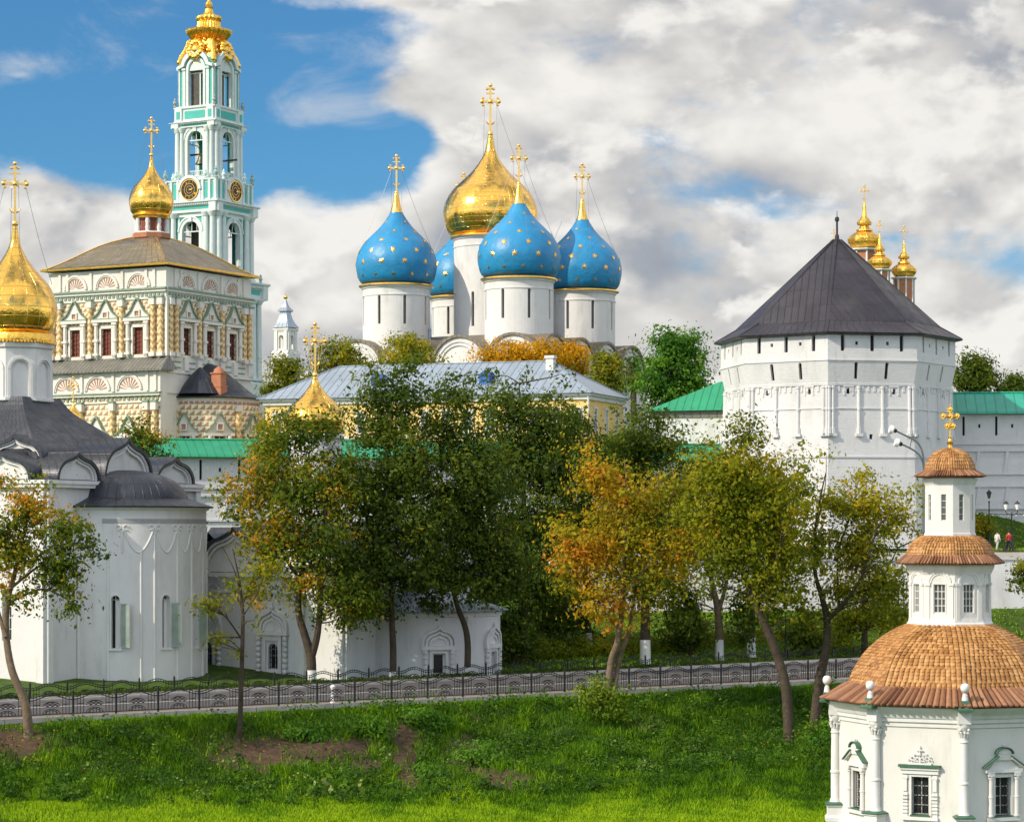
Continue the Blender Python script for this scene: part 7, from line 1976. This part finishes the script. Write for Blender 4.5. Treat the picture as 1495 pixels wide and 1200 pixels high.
xtree('young green tree in front of the diamond-painted wall, beside the dark church roof', 208, 655, 206, 44, 52, 2900, 'leaf_mixed', .32, tint=-.05, cr=.42, group='trees behind the churches', blobs=[(195, 640, 22, 30, 1, -.05), (225, 655, 24, 32, 1, -.02), (185, 680, 20, 22, 1, .0), (240, 685, 18, 24, .8, .1), (205, 615, 12, 14, .5, 0), (218, 690, 30, 24, 1, -.04)])
xtree('airy tree in front of the yellow house, left of the small golden dome', 392, 645, 200, 30, 40, 1100, 'leaf_olive', .32, tint=-.04, cr=.42, group='trees behind the churches')
xtree('dark bushy tree in front of the yellow house gable, below the golden limes', 905, 668, 215, 34, 42, 3000, 'leaf_dark', .36, cr=.5, group='trees behind the churches')
xtree('turning branch-crowned tree reaching in from the right frame edge over the terrace', 1500, 842, 196, 34, 32, 1300, 'leaf_mixed', .30, tint=.08, cr=.36, group='trees along the road')
xtree('small orange-tinted bush beside the chapel lantern, below the fortress wall', 1434, 772, 224, 18, 20, 900, 'leaf_olive', .30, name='bush', tint=.18, cr=.36, group='bushes', ht=.2, parts=('stem', 'foliage'))

# bushes and shrubs
def bush(label, px, py, D, blobs, n, m, size=.22, name='shrub', cr=.3):
    x, y, z = W(px, py, D); z = float(height(x, y))
    t = thing(name, label, 'bush', (x, y, z - .05), 0, 'shrubs'); k = D / FPX
    bl = [(((a - px) * k, 0, (py - b) * k), (c * k, c * k * .9, d * k), 1, s) for a, b, c, d, s in blobs]
    C, out, tint, cc = crown_points(bl, n, 18, cr, .6)
    mb = MB()
    for q in cc[rng.choice(len(cc), min(16, len(cc)), replace=False)]:
        mb.tube(spline([(q[0] * .1, q[1] * .1, -.2), tuple(q * .55 + np.array((0, 0, .1))), tuple(q)], 3), [.03, .025, .022, .018, .014, .01, .008], 5)
    mb.build('stem', M['bark'], t)
    leaf_mesh('foliage', C, out, size * (.6 + .8 * rng.random(len(C))), tint, M[m], t)
bush('bright yellow-green bush growing at the foot of the amber tree', 874, 1062, 143, [(860, 1030, 20, 26, .1), (885, 1020, 18, 26, .2), (880, 1048, 30, 20, 0), (905, 1035, 16, 20, .05), (872, 1005, 10, 16, .2)], 1900, 'leaf_lime', .22)
bush('light green bush between the two leaning trees', 1185, 1062, 143, [(1185, 1030, 18, 30, .05), (1200, 1045, 20, 26, -.05), (1172, 1050, 18, 20, 0)], 1200, 'leaf_lime', .22)
bush('dark spreading bush on the bank beside the chapel eave', 1205, 1075, 141, [(1190, 1062, 26, 22, 0), (1216, 1050, 22, 30, -.1), (1200, 1085, 24, 16, 0)], 1500, 'leaf_fresh', .22)
bush('leafy green bush on the middle of the bank above the bare soil', 705, 1092, 131, [(690, 1072, 26, 22, 0), (722, 1080, 26, 22, .05), (705, 1062, 18, 16, .1), (740, 1092, 20, 14, 0)], 1700, 'leaf_fresh', .20)
bush('green bush against the near fence under the round tree', 618, 1048, 136, [(606, 1034, 18, 16, .1), (628, 1036, 20, 18, .05), (645, 1044, 18, 12, 0)], 1200, 'leaf_fresh', .20)
bush('weedy bush against the near fence right of the white bollard', 538, 1052, 133.5, [(525, 1040, 18, 16, .05), (545, 1036, 16, 20, .15), (560, 1048, 16, 10, 0)], 1100, 'leaf_fresh', .20)
bush('low green bush on the bank below the white bollard', 436, 1050, 130.5, [(425, 1040, 18, 14, .15), (446, 1038, 16, 16, .1), (462, 1046, 20, 10, .05)], 1000, 'leaf_fresh', .20)
bush('tall weed clump beside the path of bare soil, centre of the bank', 636, 1138, 124.5, [(626, 1118, 14, 20, 0), (642, 1124, 16, 22, -.05), (655, 1136, 14, 14, 0)], 800, 'leaf_fresh', .20)
bush('yellow-green plant beside the bare soil at the left edge of the bank', 57, 1094, 121.5, [(55, 1082, 8, 14, .3), (62, 1090, 8, 10, .2)], 240, 'leaf_lime', .20)
bush('big blue-leaved burdock in the middle of the bank', 470, 1150, 118.5, [(468, 1130, 12, 16, .25), (458, 1142, 14, 10, .2), (482, 1146, 12, 8, .2)], 220, 'weed_leaf', .42, cr=.25)
bush('second blue-leaved burdock, right of the first and a little larger', 512, 1146, 119.0, [(512, 1130, 18, 14, .25), (500, 1140, 14, 10, .2), (526, 1140, 14, 8, .2)], 300, 'weed_leaf', .42, cr=.25)
bush('pale-leaved weed standing alone on the right half of the bank', 945, 1130, 131, [(944, 1116, 9, 10, .6), (950, 1124, 8, 6, .55)], 140, 'weed_leaf', .28, cr=.2)

for lab, px, py, D, bl in (
    ('dark undergrowth bush beside the right end of the low church', 750, 968, 178, [(740, 930, 30, 30, -.05), (768, 940, 26, 26, 0), (752, 905, 20, 22, -.1)]),
    ('dark undergrowth bush left of the amber tree, against the white park wall', 800, 962, 184, [(792, 915, 30, 32, -.05), (822, 930, 26, 24, .05), (806, 890, 20, 20, 0)]),
    ('dark undergrowth bush between the amber tree and the forked park tree', 1005, 962, 188, [(996, 922, 28, 30, -.05), (1024, 930, 22, 24, 0), (1008, 900, 18, 18, .05)]),
    ('green undergrowth bush by the dark lantern post, left of the airy tree', 1172, 965, 192, [(1165, 930, 26, 24, 0), (1190, 938, 26, 20, .08), (1178, 912, 18, 16, .1)])):
    bush(lab, px, py, D, bl, 2600, 'leaf_dark', .30, cr=.42)

def hedge():
    t = thing('hedge', 'long clipped hedge of mixed green and bronze behind the far fence, below the park trees', 'hedge', (12, 189, .4), math.degrees(TH2))
    L = 44; n = 16000
    u = rng.random(n) * L - 14; s = rng.random(n) * 2 * pi
    C = np.stack([u, 1.1 * np.cos(s) * rng.random(n) ** .3, .75 + .85 * np.sin(s) * rng.random(n) ** .3 + .18 * np.sin(u * 1.3) + .12 * np.sin(u * 3.1)], 1)
    tint = .45 + .25 * np.sin(u * .7) + .15 * rng.normal(size=n)
    leaf_mesh('foliage', C, np.stack([rng.normal(size=n) * .5, np.cos(s) + rng.normal(size=n) * .4, np.sin(s) + .4], 1), .22 * (.6 + .8 * rng.random(n)), tint, M['leaf_olive'], t)
    m = MB()
    for i in range(60):
        a = -14 + L * i / 60; m.tube([(a, 0, -.5), (a + .1, .1, .7)], .03, 5)
    m.build('stem', M['bark'], t)
hedge()

def low_border():
    t = thing('low_hedge', 'ankle-high dark clipped border along the road side of the far fence', 'hedge', (0, 169.2, .05), math.degrees(TH2))
    n = 26000; u = rng.random(n) * 96 - 44
    C = np.stack([u, -.75 + .38 * rng.normal(size=n).clip(-1.5, 1.5), (-.25 + .55 * rng.random(n)) * (.75 + .25 * np.sin(u * .8) * np.sin(u * 2.7 + 1))], 1)
    keep = np.sin(u * .37) + .8 * np.sin(u * 1.1 + 1) + rng.random(n) > -.6; C = C[keep]; n = len(C)
    leaf_mesh('foliage', C, rng.normal(size=(n, 3)) * .6 + np.array((0, -.5, .6)), .17 * (.6 + .8 * rng.random(n)), .12 + .14 * rng.normal(size=n), M['leaf_dark'], t)
    m = MB()
    for i in range(90): a = -44 + 96 * i / 90; m.tube([(a, -.75, -.6), (a + .05, -.75, .15)], .02, 4)
    m.build('stem', M['bark'], t)
low_border()

def flower_bed():
    x, y, _ = W(1470, 897, 206)
    t = thing('flower_bed', 'flower bed in mixed reds and yellows at the foot of the white retaining wall', 'flower bed', (x, y, float(height(x, y))), 20)
    n = 2600; u = rng.random(n) * 10 - 5; v = rng.random(n) * 1.8 - .9
    C = np.stack([u, v, .15 + .35 * rng.random(n) + .15 * np.sin(u * 2)], 1)
    leaf_mesh('flower', C[:1300], rng.normal(size=(1300, 3)) + np.array((0, -.5, 1)), np.full(1300, .16), rng.random(1300), M['flower_petal'], t, .9)
    leaf_mesh('foliage', C[1300:] - np.array((0, 0, .1)), rng.normal(size=(1300, 3)) + np.array((0, -.3, 1)), np.full(1300, .24), rng.random(1300), M['leaf_fresh'], t)
    e = MB(); e.box(-5.2, 5.2, -1.1, -.95, -.3, .12); e.box(-5.2, 5.2, .95, 1.1, -.3, .12); e.box(-5.2, -5.05, -.95, .95, -.3, .12); e.box(5.05, 5.2, -.95, .95, -.3, .12)
    e.build('border', M['curb_stone'], t)
flower_bed()

# ------------------------------------------------------------------ grass and weeds on the bank
def on_image(x, y, z): return HX + FPX * x / y, HY - FPX * (z - CZ) / y
def grass():
    n = 640000
    x = rng.random(n) * 80 - 33; y = 108 + rng.random(n) * 64
    t = fence_t(x, y); keep = (t < -.32) & (t > -36); x, y, t = x[keep], y[keep], t[keep]
    z = height(x, y); px, py = on_image(x, y, z)
    keep = (px > -70) & (px < 1800) & (py < 1260); x, y, z, t, px, py = [a[keep] for a in (x, y, z, t, px, py)]
    soil = soil_at(x, y, z)
    cl = np.sin(x * 1.1 + 2 * np.sin(y * .6)) * np.sin(y * .9 + 1.7 * np.sin(x * .5)) + .6 * np.sin(x * 2.9 + y * 1.7) * np.sin(y * 2.3 - x)
    keep = rng.random(len(x)) > soil * .97 ; x, y, z, t, px, py, cl = [a[keep] for a in (x, y, z, t, px, py, cl)]
    n = len(x)
    tall = np.clip(.4 + .6 * cl, 0, 1.2) * sstep((1180 - py + 14 * np.sin(px * .02)) / 30) 
    h = ((.12 + .12 * rng.random(n)) + tall * (.10 + .46 * rng.random(n) ** 1.4)) * np.where(t > -1.8, .25 + .5 * np.clip(-t - .4, 0, 1.4), 1)
    wd = .018 + .020 * rng.random(n)
    a = rng.random(n) * 2 * pi; ln = h * (.15 + .45 * rng.random(n)); la = rng.random(n) * 2 * pi
    bx, by = np.cos(a) * wd, np.sin(a) * wd; lx, ly = np.cos(la) * ln, np.sin(la) * ln
    v = np.stack([np.stack([x - bx, y - by, z - .03], 1), np.stack([x + bx, y + by, z - .03], 1),
                  np.stack([x + bx * .7 + lx * .4, y + by * .7 + ly * .4, z + h * .6], 1), np.stack([x + lx, y + ly, z + h], 1), np.stack([x - bx * .7 + lx * .4, y - by * .7 + ly * .4, z + h * .6], 1)], 1).reshape(-1, 3).astype(np.float32)
    me = bpy.data.meshes.new('grass'); me.vertices.add(5 * n); me.vertices.foreach_set('co', v.ravel())
    me.loops.add(5 * n); me.loops.foreach_set('vertex_index', np.arange(5 * n)); me.polygons.add(n); me.polygons.foreach_set('loop_start', np.arange(n) * 5)
    dry = np.sin(x * .9 + 2.1) * np.sin(y * 1.3 + x * .4) > .55
    tint = .38 + .17 * rng.normal(size=n) + .22 * cl - .16 * dry * (py < 1160) + .60 * sstep((py - 1156 + 10 * np.sin(px * .03)) / 40) - .10 * sstep((px - 820) / 200) * sstep((1175 - py) / 40)  # sunlit lower lawn put into the blade tint, darker bank on the right
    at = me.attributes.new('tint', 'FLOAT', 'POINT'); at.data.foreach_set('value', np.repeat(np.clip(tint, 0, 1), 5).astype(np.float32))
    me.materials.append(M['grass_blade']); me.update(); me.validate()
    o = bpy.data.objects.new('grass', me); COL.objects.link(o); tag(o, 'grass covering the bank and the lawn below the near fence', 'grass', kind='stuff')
grass()

def weeds():
    n = 8000
    x = rng.random(n) * 62 - 31; y = 112 + rng.random(n) * 52; t = fence_t(x, y); z = height(x, y); px, py = on_image(x, y, z)
    pat = np.sin(x * .7 + 1.3) * np.sin(y * .8 + x * .3) + .5 * np.sin(x * 2.1 - y * 1.3)
    keep = (t < -1.3) & (t > -22) & (py < 1178) & (px > -60) & (px < 1260) & (pat + .6 * rng.random(n) > .25) & (rng.random(n) > soil_at(x, y, z) * .85)
    x, y, z = x[keep], y[keep], z[keep]; m = len(x); per = rng.integers(10, 34, m); idx = np.repeat(np.arange(m), per); s = (.45 + 1.0 * rng.random(m) ** 1.5 + .35 * np.clip(pat[keep], 0, 1))
    off = rng.normal(size=(len(idx), 3)) * np.array((.26, .26, .20)) * s[idx][:, None]
    C = np.stack([x, y, z + .12 + .38 * s], 1)[idx] + off; C[:, 2] = np.maximum(C[:, 2], height(C[:, 0], C[:, 1]) + .03)
    out = off * 2 + np.array((0, -.2, .8)) + rng.normal(size=off.shape) * .45
    o = leaf_mesh('weeds', C, out, (.08 + .20 * rng.random(len(idx)) ** 1.5), .34 + .26 * rng.normal(size=m)[idx] + .12 * rng.normal(size=len(idx)), M['weed_leaf'], None, .6)
    tag(o, 'broad-leaved weeds scattered over the bank', 'weeds', kind='stuff')
weeds()

def park_lawn():
    n = 120000
    x = rng.random(n) * 90 - 40; y = 150 + rng.random(n) * 84; f = far_t(x, y); q = ret_q(x, y); z = height(x, y); px, py = on_image(x, y, z)
    keep = (px > -40) & (px < 1540) & (((f > -.1) & (q < -.3) & (px > 640)) | ((f > .2) & (f < 3) & (px < 720)) | ((q > 6.4) & (q < 17) & (x > 4)) | ((q > 1.8) & (q < 3.0) & (x > 4)))
    x, y, z = x[keep], y[keep], z[keep]; n = len(x)
    C = np.stack([x, y, z + .05 + .12 * rng.random(n)], 1)
    o = leaf_mesh('lawn_grass', C, rng.normal(size=(n, 3)) + np.array((0, -.6, .3)), .20 + .14 * rng.random(n), .62 + .2 * rng.normal(size=n) + .22, M['grass_blade'], None, .30)
    tag(o, 'mown grass of the park behind the far fence', 'grass', kind='stuff')
park_lawn()

def fallen_leaves():
    n = 900
    cx = np.array([-24.0, -16.0, 5.5, 16.0, 18.5]); cy = np.array([124.5, 130, 147, 142, 146])
    i = rng.integers(0, 5, n); x = cx[i] + rng.normal(size=n) * 3.6; y = cy[i] + rng.normal(size=n) * 2.6; t = fence_t(x, y)
    keep = (t < -.4) & (t > -16); x, y = x[keep], y[keep]; n = len(x)
    C = np.stack([x, y, height(x, y) + .10 + .16 * rng.random(n)], 1)
    o = leaf_mesh('fallen_leaves', C, rng.normal(size=(n, 3)) * .5 + np.array((0, -.4, 1)), .09 + .06 * rng.random(n), .55 + .4 * rng.random(n), M['leaf_orange'], None, .7)
    tag(o, 'yellow fallen leaves caught in the grass under the bank trees', 'leaves', kind='stuff')
fallen_leaves()
